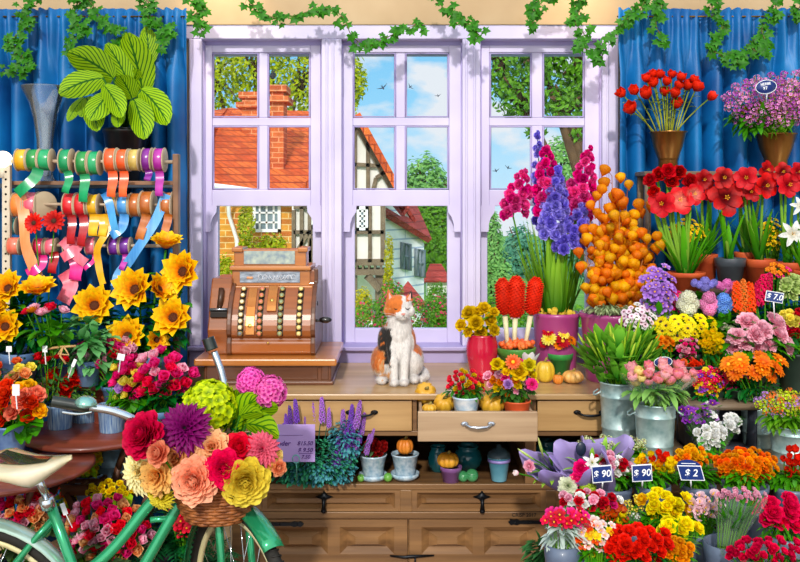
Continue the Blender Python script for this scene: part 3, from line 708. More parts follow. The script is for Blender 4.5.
def wallwin(x0, x1, y0, y1):
    f = MB(); dirv = (b-a).normalized(); dirv.z = 0; dirv.normalize()
    def pt(px, py):
        # intersect the pixel ray with the wall plane
        ray = at(px, py, 1.0)-Vector((0, 0, EYE)); nrm = Vector((dirv.y, -dirv.x, 0)); t = nrm.dot(a-Vector((0, 0, EYE)))/nrm.dot(ray)
        return Vector((0, 0, EYE))+ray*t+nrm*.03
    c = [pt(x0, y1), pt(x1, y1+2), pt(x1, y0+2), pt(x0, y0)]; f.tube(c, .045, 4, closed=True)
    f.bar((c[0]+c[1])/2, (c[3]+c[2])/2, .04, .04); f.bar((c[0]+c[3])/2, (c[1]+c[2])/2, .04, .04); w_ = part('window', f, plain('window_frame_grey', '6a7a84', '8a98a2', 9), o)
    g = MB(); g.add(c, [(0, 1, 2, 3)]); part('pane', g, DKGL, w_, 0, False)
wallwin(401, 408, 243, 268); wallwin(415, 422, 249, 275)
# small red roofed shed
for px0, px1, py, yy, lab in ((427, 447, 268, 22, 'low red roofed shed behind the hedge at the right of the middle window'), (400, 417, 291, 11, 'small red roofed porch among the flowers behind the cat')):
    a, b = at(px0, py+14, yy), at(px1, py+14, yy); o = thing('shed', lab, 'shed', ((a.x+b.x)/2, yy, GZ))
    m = MB(); m.box((a.x, yy, GZ), (b.x, yy+1, a.z)); part('wall', m, CREAM, o, 0, False)
    m = MB(); hh = sz(14, yy); slab(m, [Vector((a.x-.1, yy-.15, a.z)), Vector((b.x+.1, yy-.15, a.z)), Vector((b.x-.1, yy+.8, a.z+hh)), Vector((a.x+.1, yy+.8, a.z+hh))], .05); part('roof', m, TILE2, o, 0, False)
# trees and shrubs
BARK = plain('tree_bark', '4a3622', '6e5436', 9, .9)
def tree(name, cat, label, blobs, Y, n, ls, mat, seed=0, trunk=True, group=None, depth=.7, flowers_=None, tx=None):
    rr = random.Random(seed); cx = sum(b[0] for b in blobs)/len(blobs)
    base = at(tx if tx else cx, 300, Y); o = thing(name, label, cat, (base.x, Y, GZ), group)
    m = MB(); L = sz(ls, Y); fm = MB(); bm = MB(); tot = sum(b[2]*b[3] for b in blobs)
    for (bx, by, rx, ry) in blobs:
        c = at(bx, by, Y); k = int(n*rx*ry/tot); RX, RZ = sz(rx, Y), sz(ry, Y); RY = RX*depth
        if trunk:
            bm.tube([Vector((base.x, Y, GZ)), Vector(((base.x+c.x)/2, Y+.1, (GZ+c.z)/2+.3)), c], [.14, .09, .03], 7)
            for _ in range(10):
                e = c+Vector((rr.uniform(-1, 1)*RX*.8, rr.uniform(-.8, .8)*RY, rr.uniform(-.6, .9)*RZ)); bm.tube([c-Vector((0, 0, RZ*.4)), (c+e)/2, e], [.05, .03, .012], 4)
        for i in range(k):
            v = Vector((rr.gauss(0, 1), rr.gauss(0, 1), rr.gauss(0, 1))).normalized()*(rr.uniform(.35, 1)**.6)
            wob = 1+.22*noise.noise(v*2.5+Vector((seed, 0, 0)))
            p = c+Vector((v.x*RX, v.y*RY, v.z*RZ))*wob
            nrm = (v+Vector((rr.uniform(-.7, .7), rr.uniform(-.9, .3), rr.uniform(-.3, 1)))).normalized()
            x = nrm.orthogonal().normalized(); x = Matrix.Rotation(rr.uniform(0, 6.3), 3, nrm) @ x; y = nrm.cross(x); s = L*rr.uniform(.6, 1.3)
            if flowers_ and rr.random() < flowers_[1]:
                p = p+nrm*s*.4; fm.add([p+x*s*.5, p+y*s*.5, p-x*s*.5, p-y*s*.5, p+nrm*s*.2], [(0, 1, 4), (1, 2, 4), (2, 3, 4), (3, 0, 4)])
            else: m.add([p-x*s, p-y*s*.45+nrm*s*.1, p+x*s, p+y*s*.45+nrm*s*.1], [(0, 1, 2, 3)], 0, [0, .5, 1, .5])
    part('foliage', m, mat, o)
    if trunk: part('trunk', bm, BARK, o)
    if flowers_: part('blossom', fm, flowers_[0], o)
    return o
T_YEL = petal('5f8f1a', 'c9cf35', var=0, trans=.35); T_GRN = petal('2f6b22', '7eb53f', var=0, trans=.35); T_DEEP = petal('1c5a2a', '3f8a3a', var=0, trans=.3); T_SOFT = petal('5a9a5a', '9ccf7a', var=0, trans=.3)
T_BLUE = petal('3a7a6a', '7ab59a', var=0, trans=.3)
tree('leafy_tree', 'tree', 'tall yellow green tree filling the upper left window behind the chimneys', [(215, 70, 40, 55), (300, 75, 42, 60), (255, 60, 42, 45), (335, 70, 30, 60), (190, 80, 30, 50)], 22, 7000, 3.0, T_YEL, 1)
tree('leafy_tree', 'tree', 'leafy branch tree at the left edge of the middle window', [(352, 82, 16, 24)], 20, 500, 3.2, T_YEL, 2)
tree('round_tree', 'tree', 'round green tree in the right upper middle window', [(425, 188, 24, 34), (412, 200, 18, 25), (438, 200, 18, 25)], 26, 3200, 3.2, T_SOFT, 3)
tree('tall_tree', 'tree', 'tall green tree behind the white weatherboard house', [(432, 235, 18, 48), (446, 245, 16, 40), (424, 215, 12, 22)], 24, 3500, 2.8, T_GRN, 4)
tree('round_shrub', 'shrub', 'rounded clipped shrub below the shed in the middle window', [(437, 298, 12, 16)], 15, 1200, 1.6, T_GRN, 5, False)
tree('overhanging_tree', 'tree', 'overhanging tree with dark branches filling the top of the right window', [(500, 60, 26, 38), (540, 55, 30, 42), (580, 60, 26, 44), (520, 95, 28, 26), (565, 105, 28, 22), (595, 90, 20, 40), (535, 128, 10, 12), (577, 130, 10, 13)], 11, 4200, 4.2, T_GRN, 6, tx=640)
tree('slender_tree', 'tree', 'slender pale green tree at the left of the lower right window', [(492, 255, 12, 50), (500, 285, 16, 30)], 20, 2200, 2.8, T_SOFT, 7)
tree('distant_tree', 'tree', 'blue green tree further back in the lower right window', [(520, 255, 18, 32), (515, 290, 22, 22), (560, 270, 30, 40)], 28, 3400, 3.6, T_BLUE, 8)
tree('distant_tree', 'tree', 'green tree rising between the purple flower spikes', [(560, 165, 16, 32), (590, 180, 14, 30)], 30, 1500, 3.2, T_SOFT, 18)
tree('climbing_ivy_shrub', 'shrub', 'green climber growing up the yellow brick wall around the window', [(246, 225, 9, 24), (250, 262, 16, 26), (272, 245, 16, 12), (225, 275, 10, 22), (222, 300, 14, 30)], 14.4, 3200, 2.6, petal('4f7b1a', 'c4cc44', var=0), 9, False, None, .25)
tree('tall_shrub', 'shrub', 'tall narrow yellow green shrub on the corner of the timber framed house', [(389, 258, 5, 26), (388, 285, 6, 18)], 12.4, 1000, 1.8, petal('6a8a14', 'd4c82a', var=0), 10, False)
tree('golden_bush', 'shrub', 'golden leaved bush below the timber framed house', [(363, 305, 10, 18)], 11.5, 800, 1.9, petal('7a8a14', 'e4d43a', var=0), 11, False)
PINKF = petal('d8325a', 'f26a8a', var=0)
tree('flowering_rose_bush', 'shrub', 'pink flowering bush left of the cat behind the glass', [(372, 318, 22, 20), (392, 300, 14, 22)], 9.5, 1500, 2.4, T_GRN, 12, False, None, .7, (PINKF, .22))
tree('flowering_rose_bush', 'shrub', 'pink flowering bush right of the cat behind the glass', [(415, 315, 14, 20), (436, 312, 16, 18), (450, 318, 14, 16)], 9.2, 1600, 2.4, T_GRN, 13, False, None, .7, (PINKF, .22))
tree('garden_hedge', 'hedge', 'low green hedge along the foot of the right window', [(490, 318, 24, 24), (530, 322, 30, 20), (575, 322, 30, 20), (605, 320, 20, 20)], 10, 2600, 2.6, T_GRN, 14, False, None, .7, (petal('e88ab0', 'f4b0c8', var=0), .05))
tree('garden_hedge', 'hedge', 'low shrubs below the brick cottage behind the cash register', [(215, 325, 20, 18), (250, 322, 30, 22), (300, 325, 26, 20), (335, 322, 22, 20)], 10, 2400, 2.6, T_YEL, 15, False)
# ================================================================ CABINET, WORKTOP, TILL
WOOD = wood('oak_carcass', '5e4028', '90693f', 'X'); WOODV = wood('oak_upright', '6c4c30', '9a7448', 'Z'); PANEL = wood('oak_panel', '66462a', '9c7246', 'X')
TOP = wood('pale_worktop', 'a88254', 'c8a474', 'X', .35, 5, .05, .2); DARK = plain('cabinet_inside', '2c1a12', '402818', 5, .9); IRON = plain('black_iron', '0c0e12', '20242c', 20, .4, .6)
STEEL = plain('bright_steel', 'aab4c4', 'dfe6f0', 20, .25, .8); DRAW = wood('pale_drawer_front', 'a67e4c', 'c8a06a', 'X', .45, 5, .08)
YF = 3.6; fx = lambda px: (px-400)/250; fz = lambda py: EYE-(py-200)/250
CT = .94; CL, CR = 232, 905
mb = MB(); mb.box((fx(198), YF-.03, CT-.024), (fx(CR), WY-.035, CT)); solo('worktop', mb, TOP, 'long pale wooden worktop carrying the cash register and the cat', 'worktop', bevel=.005)
cab = thing('cabinet', 'wide oak cabinet with drawers, open shelf and panelled doors under the worktop', 'cabinet', ((fx(CL)+fx(CR))/2, YF, 0))
m = MB(); bx = lambda x0, x1, y0, y1, ya=YF, yb=WY-.06: m.box((fx(x0), ya, fz(y1)), (fx(x1), yb, fz(y0)))
bx(CL, CR, 397.2, 399.5); bx(CL, CR, 431, 436)                              # rails round the top drawers
bx(CL, CR, 484, 490); bx(CL, CR, 512, 519, YF, YF+.05); bx(CL, CR, 619, 627)         # shelf board, rails, plinth
for a, b in ((CL, 262), (412.5, 417), (525, 536), (640, 650), (CR-15, CR)):
    bx(a, b, 399.5, 431); 
for a, b in ((CL, 262), (525, 536), (700, 710), (CR-15, CR)): bx(a, b, 436, 484)
for a, b in ((CL, 262), (400, 412), (546, 556), (700, 712), (CR-15, CR)): bx(a, b, 490, 512)
for a, b in ((CL, 260), (407.5, 409), (548, 556), (700, 712), (CR-15, CR)): bx(a, b, 519, 619)
part('carcass', m, WOOD, cab, .003)
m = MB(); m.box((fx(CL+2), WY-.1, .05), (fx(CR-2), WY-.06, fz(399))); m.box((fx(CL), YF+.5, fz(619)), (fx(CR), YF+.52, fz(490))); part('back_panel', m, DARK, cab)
def handle(p, w, parent, mat, vert=False):
    h = MB(); p = Vector(p); k = [(-.5, 0, 0), (-.46, -.018, -.0), (-.3, -.028, -.006), (0, -.03, -.008), (.3, -.028, -.006), (.46, -.018, 0), (.5, 0, 0)]
    h.tube([p+Vector((a*w, b, c)) for a, b, c in k], [.007, .005, .0045, .006, .0045, .005, .007], 8)
    for s in (-.5, .5): h.ball(p+Vector((s*w, -.003, 0)), .012, 0, 8, 5, (1.3, .5, .8))
    part('handle', h, mat, parent)
def knob(p, parent):
    h = MB(); p = Vector(p)
    vs = [p+Vector((x, -.004, z)) for x, z in ((-.036, .004), (-.012, .012), (0, .03), (.012, .012), (.036, .004), (.012, -.006), (0, -.024), (-.012, -.006))]
    h.add(vs+[v+Vector((0, .004, 0)) for v in vs]+[p+Vector((0, -.01, 0))], [(i, (i+1) % 8, 16) for i in range(8)]+[(i, i+8, (i+1) % 8+8, (i+1) % 8) for i in range(8)])
    h.tube([p+Vector((0, -.006, 0)), p+Vector((0, -.02, -.004)), p+Vector((0, -.024, -.02)), p+Vector((0, -.022, -.042))], [.006, .008, .007, .01], 8)
    h.ball(p+Vector((0, -.022, -.046)), .011, 0, 8, 6); part('knob', h, IRON, parent)
def raised(mb, x0, x1, z0, z1, y, bord=.02, dep=.02, rise=.018):
    """recess with a fielded centre: four mitred slopes and a raised field"""
    o = [(x0, z0), (x1, z0), (x1, z1), (x0, z1)]; d = bord
    i = [(x0+d, z0+d*.8), (x1-d, z0+d*.8), (x1-d, z1-d*.8), (x0+d, z1-d*.8)]; d2 = d*2.1
    j = [(x0+d2, z0+d2*.62), (x1-d2, z0+d2*.62), (x1-d2, z1-d2*.62), (x0+d2, z1-d2*.62)]
    vs = [(a, y, b) for a, b in o]+[(a, y+dep, b) for a, b in i]+[(a, y+dep-rise, b) for a, b in j]
    fs = [(k, (k+1) % 4, 4+(k+1) % 4, 4+k) for k in range(4)]+[(4+k, 4+(k+1) % 4, 8+(k+1) % 4, 8+k) for k in range(4)]+[(8, 9, 10, 11)]
    mb.add(vs, fs)
def framed(mb, X0, X1, Z0, Z1, y, holes, th=.02):
    """front slab with rectangular holes filled by raised panels"""
    xs = sorted({X0, X1, *[h[0] for h in holes], *[h[1] for h in holes]}); zs = sorted({Z0, Z1, *[h[2] for h in holes], *[h[3] for h in holes]})
    for a, b in zip(xs[:-1], xs[1:]):
        for c, d in zip(zs[:-1], zs[1:]):
            if any(h[0]-1e-6 <= a and b <= h[1]+1e-6 and h[2]-1e-6 <= c and d <= h[3]+1e-6 for h in holes): continue
            mb.add([(a, y, c), (b, y, c), (b, y, d), (a, y, d)], [(0, 1, 2, 3)])
    for h in holes: raised(mb, *h, y, min(.03, (h[3]-h[2])*.28))
    mb.add([(X0, y, Z0), (X1, y, Z0), (X1, y, Z1), (X0, y, Z1), (X0, y+th, Z0), (X1, y+th, Z0), (X1, y+th, Z1), (X0, y+th, Z1)], [(0, 4, 5, 1), (1, 5, 6, 2), (2, 6, 7, 3), (3, 7, 4, 0), (4, 7, 6, 5)])
# top drawers
for x0, x1, hx, hm in ((263, 412, 362, IRON), (537, 639, 589, IRON), (651, 770, 710, IRON), (771, 889, 830, IRON)):
    d = MB(); d.box((fx(x0), YF-.012, fz(430.5)), (fx(x1), YF+.01, fz(400))); d.box((fx(x0)+.01, YF+.01, fz(428)), (fx(x1)-.01, YF+.4, fz(424)))
    dr = part('drawer', d, DRAW, cab, .004); handle((fx(hx), YF-.012, fz(411.5)), .1, dr, hm)
# the drawer pulled out
DX0, DX1, DY, DZ0, DZ1 = .0665, .516, 3.37, .805, .917
d = MB(); d.box((DX0, DY, DZ0), (DX1, DY+.018, DZ1)); d.box((DX0+.012, DY+.018, DZ0+.012), (DX1-.012, DY+.6, DZ0+.02))
d.box((DX0+.008, DY+.018, DZ0+.01), (DX0+.02, DY+.6, DZ1-.012)); d.box((DX1-.02, DY+.018, DZ0+.01), (DX1-.008, DY+.6, DZ1-.012))
dr = part('drawer', d, wood('weathered_drawer', 'a08060', 'c4a684', 'X'), cab, .003, label='pulled out drawer with a bright steel handle'); handle((.292, DY, .872), .1, dr, STEEL)
# lower drawers, recessed between rails
for x0, x1, k in ((262, 400, 324), (412, 546, 482), (556, 700, 628)):
    d = MB(); framed(d, fx(x0), fx(x1), fz(511.5), fz(490.5), YF+.004, [(fx(x0+5), fx(x1-5), fz(509), fz(493))]); dr = part('drawer', d, PANEL, cab, 0, False); knob((fx(k), YF+.006, fz(498)), dr)
def hinge(x0, x1, y, parent):
    h = MB(); s = 1 if x1 > x0 else -1; z = fz(y); Yh = YF-.004
    X = lambda t: fx(x0+(x1-x0)*t)
    pr = [(0, .006), (.55, .007), (.7, .006), (.78, .011), (.86, .008), (.93, .011), (1, 0)]
    vs = [Vector((X(t), Yh-.006, z+w)) for t, w in pr]+[Vector((X(t), Yh-.006, z-w)) for t, w in pr[::-1]]; n = len(vs)
    h.add(vs+[v+Vector((0, .01, 0)) for v in vs], [tuple(range(n))]+[(i, (i+1) % n, n+(i+1) % n, n+i) for i in range(n)])
    for t in (.15, .45, .84): h.ball((X(t), Yh-.007, z), .004, 0, 6, 4)
    part('hinge', h, IRON, parent, 0, False)
for x0, x1, side in ((260, 407.5, 'L'), (409, 548, 'R'), (556, 700, 'R')):
    d = MB(); w = (x1-x0); holes = []
    for (a, b) in ((.09, .46), (.54, .91)):
        for (p, q) in ((527, 554), (562, 612)): holes.append((fx(x0+w*a), fx(x0+w*b), fz(q), fz(p)))
    framed(d, fx(x0)+.001, fx(x1)-.001, fz(619), fz(519.5), YF-.002, holes); dr = part('door', d, WOOD if side == 'x' else PANEL, cab, 0, False)
    if side == 'L': hinge(260, 304, 523.5, dr); hinge(260, 304, 606, dr)
    else: hinge(x1, x1-40, 521.5, dr); hinge(x1, x1-40, 606, dr)
    if side == 'R' and x0 < 500:
        l = MB(); z = fz(555); l.tube([(fx(390), YF-.012, z+.002), (fx(404), YF-.016, z-.002), (fx(412), YF-.014, z), (fx(434), YF-.012, z+.003)], [.003, .006, .007, .003], 6); l.tube([(fx(415), YF-.015, z), (fx(415), YF-.02, z-.035)], .004, 6); part('latch', l, IRON, dr)
text_part('carved_name', 'CRISP 2017', .0205, Matrix.Translation((fx(524), YF-.001, fz(515))) @ FACE, plain('carved_dark', '140a04', '1c1008', 9, .8), cab)
# ---- cash register
CU = wood('polished_walnut', '6e3614', 'a65c26', 'X', .28, 4, .05, .5); CU2 = wood('orange_walnut', '94501c', 'c87e38', 'X', .3, 4, .05, .5); CUD = wood('dark_walnut', '40200e', '6e3c1c', 'X', .4, 4, .05, .3)
COPPER = plain('copper_plate', 'b8682e', 'e09a58', 6, .25, .75)
ry = depth(385, CT); rz = lambda py, Y: EYE-(py-200)*Y/FL; rx = lambda px, Y: (px-400)*Y/FL
reg = thing('cash_register', 'antique copper brown cash register on wooden base at the left end of the worktop', 'cash register', (rx(268, ry), ry+.2, CT))
B0 = rz(358, ry)
m = MB(); m.box((rx(204, ry), ry, CT), (rx(331, ry), WY-.12, B0-.03)); m.box((rx(203, ry)-.006, ry-.008, CT), (rx(332, ry)+.006, WY-.12, CT+.016)); part('base_box', m, CUD, reg, .004)
m = MB(); m.box((rx(222, ry), ry-.004, rz(380, ry)), (rx(318, ry), ry+.01, rz(364, ry))); m.box((rx(206, ry), ry-.004, rz(380, ry)), (rx(219, ry), ry+.01, rz(364, ry))); m.box((rx(321, ry), ry-.004, rz(380, ry)), (rx(329, ry), ry+.01, rz(364, ry))); part('base_drawer', m, CUD, reg, .004)
m = MB(); m.box((rx(195, ry), ry-.025, B0-.03), (rx(337, ry), WY-.115, B0)); part('base_top', m, CU2, reg, .007)
YB = ry+.06; XL, XR = rx(229.5, YB), rx(312.5, YB)
prof = [(YB+.012, B0), (YB+.0, B0+.012), (YB+.0, rz(343, YB)), (YB+.012, rz(339, YB)), (YB-.002, rz(336, YB))]
n = 9; z0, z1 = rz(336, YB), rz(287, YB+.09)
for i in range(1, n+1): 
    s = i/n; prof.append((YB-.004+.11*s**2.2, z0+(z1-z0)*s))
front = list(prof); prof += [(YB+.13, rz(284, YB+.12)), (YB+.13, rz(270, YB+.13)), (YB+.34, rz(270, YB+.13)), (YB+.37, rz(300, YB+.13)), (YB+.38, B0)]
def extr(mb, prof, x0, x1, mi=0):
    k = len(prof); mb.add([(x0, y, z) for y, z in prof]+[(x1, y, z) for y, z in prof], [tuple(range(k)), tuple(range(2*k-1, k-1, -1))]+[(i, k+i, k+(i+1) % k, (i+1) % k) for i in range(k)], mi)
m = MB(); extr(m, prof, XL, XR); part('body', m, CU, reg, .005)
m = MB(); pr2 = [(y-.010 if i < len(front) else y, z+(.006 if i > 2 else 0)) for i, (y, z) in enumerate(prof)]; extr(m, pr2, XL-.012, XL+.008); part('side_frame', m, CUD, reg, .004); m = MB(); extr(m, pr2, XR-.008, XR+.012); part('side_frame', m, CUD, reg, .004)
def fp(s, off=0):      # point on the curved key face, s 0 bottom..1 top
    y = YB-.004+.11*s**2.2; z = z0+(z1-z0)*s; dy = .242*max(s, .05)**1.2; dz = z1-z0; nn = Vector((0, -dz, dy)).normalized()
    return Vector((0, y, z))+nn*off, nn
kc = [plain('key_cream', 'e8d9a8', 'fff3cf', 30, .3), plain('key_salmon', 'd86a4a', 'f0947a', 30, .3), plain('key_sage', '7f8f66', 'a8b48c', 30, .3), plain('key_gold', 'e6c66a', 'fff0b0', 30, .3)]
slot = MB(); gold = plain('gold_rim', 'c9a04a', 'eccb7a', 30, .3, .8)
for ci, px in enumerate((240.5, 259.5, 280, 299)):
    X = rx(px, YB)
    for i in range(8):
        s = .06+.86*i/7; p, nn = fp(s, .012); p.x = X; k = MB(); T = Matrix.Translation(p) @ orient(nn)
        k.lathe([(.001, -.012), (.004, -.012), (.004, -.002), (.0115, -.001), (.0115, .003), (.001, .004)], 12, T, 1); k.lathe([(.0001, .0035), (.0085, .0035), (.0082, .0052), (.0001, .0054)], 12, T, 0)
        part('key', k, [kc[ci] if (i, ci) not in ((0, 0),) else plain('key_grey', '6a6e70', '8a8e90', 9, .4), gold], reg)
    q = [fp(s, .0015)[0] for s in (0, .2, .4, .6, .8, .97)]
    vs = []; 
    for v in q: vs += [(X-.013, v.y, v.z), (X+.013, v.y, v.z)]
    slot.add(vs, [(2*i, 2*i+1, 2*i+3, 2*i+2) for i in range(5)])
part('key_slot', slot, plain('slot_black', '1a0f08', '2a180c', 9, .6), reg)
def plate(px0, px1, s0, s1, off, name='plate'):
    m = MB(); vs = []; ss = [s0+(s1-s0)*i/5 for i in range(6)]
    for o_ in (off, -.004):
        for s in ss:
            v = fp(s, o_)[0]; vs += [(rx(px0, YB), v.y, v.z), (rx(px1, YB), v.y, v.z)]
    fs = [(2*i, 2*i+1, 2*i+3, 2*i+2) for i in range(5)]+[(2*i, 2*i+2, 14+2*i, 12+2*i) for i in range(5)]+[(2*i+1, 13+2*i, 15+2*i, 3+2*i) for i in range(5)]+[(0, 12, 13, 1), (10, 11, 23, 22)]
    m.add(vs, fs); 
    o = part(name, m, COPPER, reg, .002); v = fp(s0+.2*(s1-s0) if px0 < 260 else s0+.4*(s1-s0), off)[0]; k = MB(); k.lathe([(.0001, .002), (.008, .0015), (.009, -.002)][::-1], 12, Matrix.Translation((rx((px0+px1)/2, YB), v.y, v.z)) @ orient(fp(.3)[1])); part('screw', k, gold, o)
plate(245.5, 254.5, .03, .96, .006); plate(266, 275.5, .5, .98, .014)
# upper display housings
YD = YB+.12; W = lambda p: rx(p, YD); H = lambda p: rz(p, YD)
m = MB(); m.box((W(232), YD, H(287)), (W(310), YD+.2, H(270))); m.box((W(229), YD-.02, H(289)), (W(313), YD+.22, H(285.5))); m.box((W(230), YD-.018, H(270)), (W(311), YD+.22, H(266))); part('display_housing', m, CU2, reg, .004)
YE = YD+.04; m = MB(); m.box((rx(234, YE), YE, rz(267, YE)), (rx(306, YE), YE+.12, rz(249.5, YE))); m.box((rx(233, YE)-.004, YE-.012, rz(252, YE)), (rx(243, YE), YE+.125, rz(247.5, YE))); m.box((rx(298, YE), YE-.012, rz(252, YE)), (rx(307, YE)+.004, YE+.125, rz(247.5, YE))); part('display_hood', m, CU2, reg, .004)
DG = plain('display_glass', '4e5866', 'a9b4c4', 30, .08, coat=1, stretch=(1, 1, 3))
m = MB(); m.box((W(240), YD-.006, H(282.5)), (W(300), YD+.002, H(271.5))); dp = part('display_window', m, DG, reg, .001)
m = MB(); m.box((rx(244, YE), YE-.006, rz(264, YE)), (rx(295, YE), YE+.002, rz(251, YE))); part('display_window', m, plain('display_glass_up', '6f8496', 'b5c2b0', 40, .08, coat=1), reg, .001)
sc = MB(); rr = random.Random(4)
pts = []
for i in range(60):
    s = i/59; pts.append((W(257+38*s)+.006*math.sin(i*1.1), YD-.008, H(277)+.012*math.sin(i*1.25+math.sin(i*.4))))
sc.tube(pts, .0009, 4); part('script_lettering', sc, plain('silver_script', 'e4e8f4', 'ffffff', 9, .3), dp)
m = MB(); m.box((W(247), YD-.0085, H(279)), (W(253), YD-.006, H(276.5))); part('marker', m, plain('peach_marker', 'e8a070', 'f0b488', 9, .4), dp)
# printer box at the left
m = MB(); P0, P1 = rx(207, YB), rx(228, YB); pr = [(YB+.02, B0), (YB+.005, rz(330, YB)), (YB+.03, rz(318, YB)), (YB+.035, rz(309, YB)), (YB+.075, rz(290, YB)), (YB+.1, rz(278, YB+.1)), (YB+.3, rz(278, YB+.1)), (YB+.36, B0)]
extr(m, pr, P0, P1); part('printer_box', m, CU, reg, .006)
m = MB(); m.box((P0+.01, YB+.015, rz(318, YB)), (P1-.006, YB+.05, rz(312.5, YB))); m.box((P0+.004, YB+.028, rz(312.5, YB)), (P1-.002, YB+.04, rz(309, YB))); pb = part('paper_slot', m, [plain('slot_black2', '140c08', '20140c', 9, .6)], reg, .002)
m = MB(); m.tube([(P0+.045, YB+.04, rz(309, YB)), (P0+.05, YB+.035, rz(300, YB)), (P0+.05, YB+.06, rz(290, YB))], .012, 10); part('paper_roll', m, plain('dark_roller', '3a2214', '5a3820', 9, .4), reg)
m = MB(); m.box((P0+.006, YB+.022, rz(311, YB)), (P1-.004, YB+.034, rz(309.4, YB))); part('slot_trim', m, STEEL, reg)
m = MB(); m.tube([(XR, YB+.05, rz(322, YB)), (XR+.03, YB+.05, rz(322, YB))], .006, 8); m.ball((XR+.05, YB+.05, rz(321.5, YB)), .014, 0, 10, 7, (2, 1, 1)); m.tube([(XR, YB+.1, rz(306, YB)), (XR+.014, YB+.1, rz(306, YB))], .011, 10); part('crank', m, plain('black_lacquer', '0c0a0a', '1c1614', 9, .25, coat=.5), reg)
m = MB(); m.ball((rx(268, YB), YB-.002, rz(343, YB)), .006, 0, 8, 5); part('keyhole', m, gold, reg)
# ================================================================ LEFT SIDE: RIBBON RACK, TABLES, SUNFLOWERS
BENCHZ = .95
TABW = wood('red_brown_table', '5a2418', '8a4230', 'X', .3, 4, .05, .4); BRN = plain('brown_iron', '4a2a1a', '6a4028', 12, .5, .2)
SHELFM = plain('blue_grey_shelf', '2a3848', '4a5a6c', 6, .4)
# wall shelf behind the rack
SY0, SY1 = 3.96, WY-.2; SZ = EYE+(HZ-184)*4.08/FL
mb = MB(); mb.box((wx(-60, 4.08), SY0, SZ-.02), (wx(178, 4.08), SY1, SZ)); 
for px in (-40, 150): mb.bar((wx(px, 4.08), SY1-.02, SZ-.02), (wx(px, 4.08), SY1-.02, SZ-.16), .02, .02); mb.bar((wx(px, 4.08), SY1-.02, SZ-.15), (wx(px, 4.08), SY0+.04, SZ-.02), .015, .015)
solo('wall_shelf', mb, SHELFM, 'blue grey shelf behind the ribbon rack holding glass vase and leafy plant', 'shelf', smooth=False)
# glass vase
VY = 4.08
g = MB(); a = at(45, 184, VY); T = Matrix.Translation((a.x, VY, SZ)); k = sz(1, VY)
pr = [(12, 0), (13, 2), (8, 6), (7.2, 20), (8, 45), (11, 65), (15.5, 82), (22.5, 96), (22.8, 97.5), (22, 97.2), (14.3, 82), (9.8, 65), (6.8, 45), (6, 20), (4, 8), (.01, 7)]
g.lathe([(r*k, z*k) for r, z in pr], 28, T); v = solo('glass_vase', g, glass('vase_glass', (.95, .98, 1, 1), .2, .09), 'tall clear flared glass vase on the wall shelf', 'vase')
# big leaf plant
pl = thing('leafy_potted_plant', 'broad veined green leaf plant in black pot above the ribbon spools', 'potted plant', at(126, 184, 4.1))
BL = petal('9cc426', '2a6412', vein=46, var=.12, trans=.2); b0 = at(126, 184, 4.1)
vessel('plain', 126, 129, 184, 22, 15, 4.1, plain('black_glazed_pot', '08080c', '1a1a22', 9, .3, coat=.3), pl, 'pot')
def big_leaf(b, t, w, Y0, Y1):
    p, q = at(b[0], b[1], Y0), at(t[0], t[1], Y1); d = q-p; L = d.length*1.04; m = MB()
    add_leaf(m, p-d*.02, (d+Vector((0, -.02, .35*L))).normalized(), L, sz(w, Y1), .35, 'oval', 0, .12, 9, 7, side=d.cross(Vector((0, 1, .15))))
    m.tube([at(126, 130, 4.1), (at(126, 118, 4.08)+p)/2, p], .005, 5, 0, t0=.9, t1=.9)
    part('leaf', m, BL, pl)
for b, t, w, y0, y1 in [((128, 82), (108, 44), 24, 4.05, 4.02), ((150, 62), (147, 28), 20, 4.13, 4.15), ((143, 92), (129, 33), 34, 4.08, 4.0), ((113, 78), (68, 52), 32, 4.04, 3.94),
  ((103, 78), (61, 98), 27, 4.0, 3.92), ((112, 92), (92, 124), 26, 4.0, 3.9), ((104, 86), (123, 121), 23, 3.96, 3.88), ((132, 98), (120, 74), 22, 4.05, 4.0), ((134, 100), (146, 142), 27, 3.98, 3.9),
  ((141, 90), (168, 128), 28, 4.02, 3.94), ((86, 98), (99, 134), 24, 4.02, 3.95), ((84, 98), (70, 124), 12, 4.05, 4.0), ((92, 100), (82, 120), 16, 4.08, 4.0), ((132, 95), (139, 68), 16, 4.1, 4.05), ((116, 108), (120, 130), 16, 3.98, 3.92)]: big_leaf(b, t, w, y0, y1)
# bench under the sunflowers
mb = MB(); mb.box((-2.25, 3.72, BENCHZ-.03), (wx(186, 3.9), 4.1, BENCHZ))
bn = thing('plant_bench', 'wooden bench behind the round tables carrying ribbon rack and sunflowers', 'bench', (-1.6, 3.9, 0)); part('top', mb, TABW, bn, .004)
for x in (-2.2, -1.25):
    for y in (3.76, 4.06): l = MB(); l.box((x-.02, y-.02, 0), (x+.02, y+.02, BENCHZ-.03)); part('leg', l, TABW, bn)
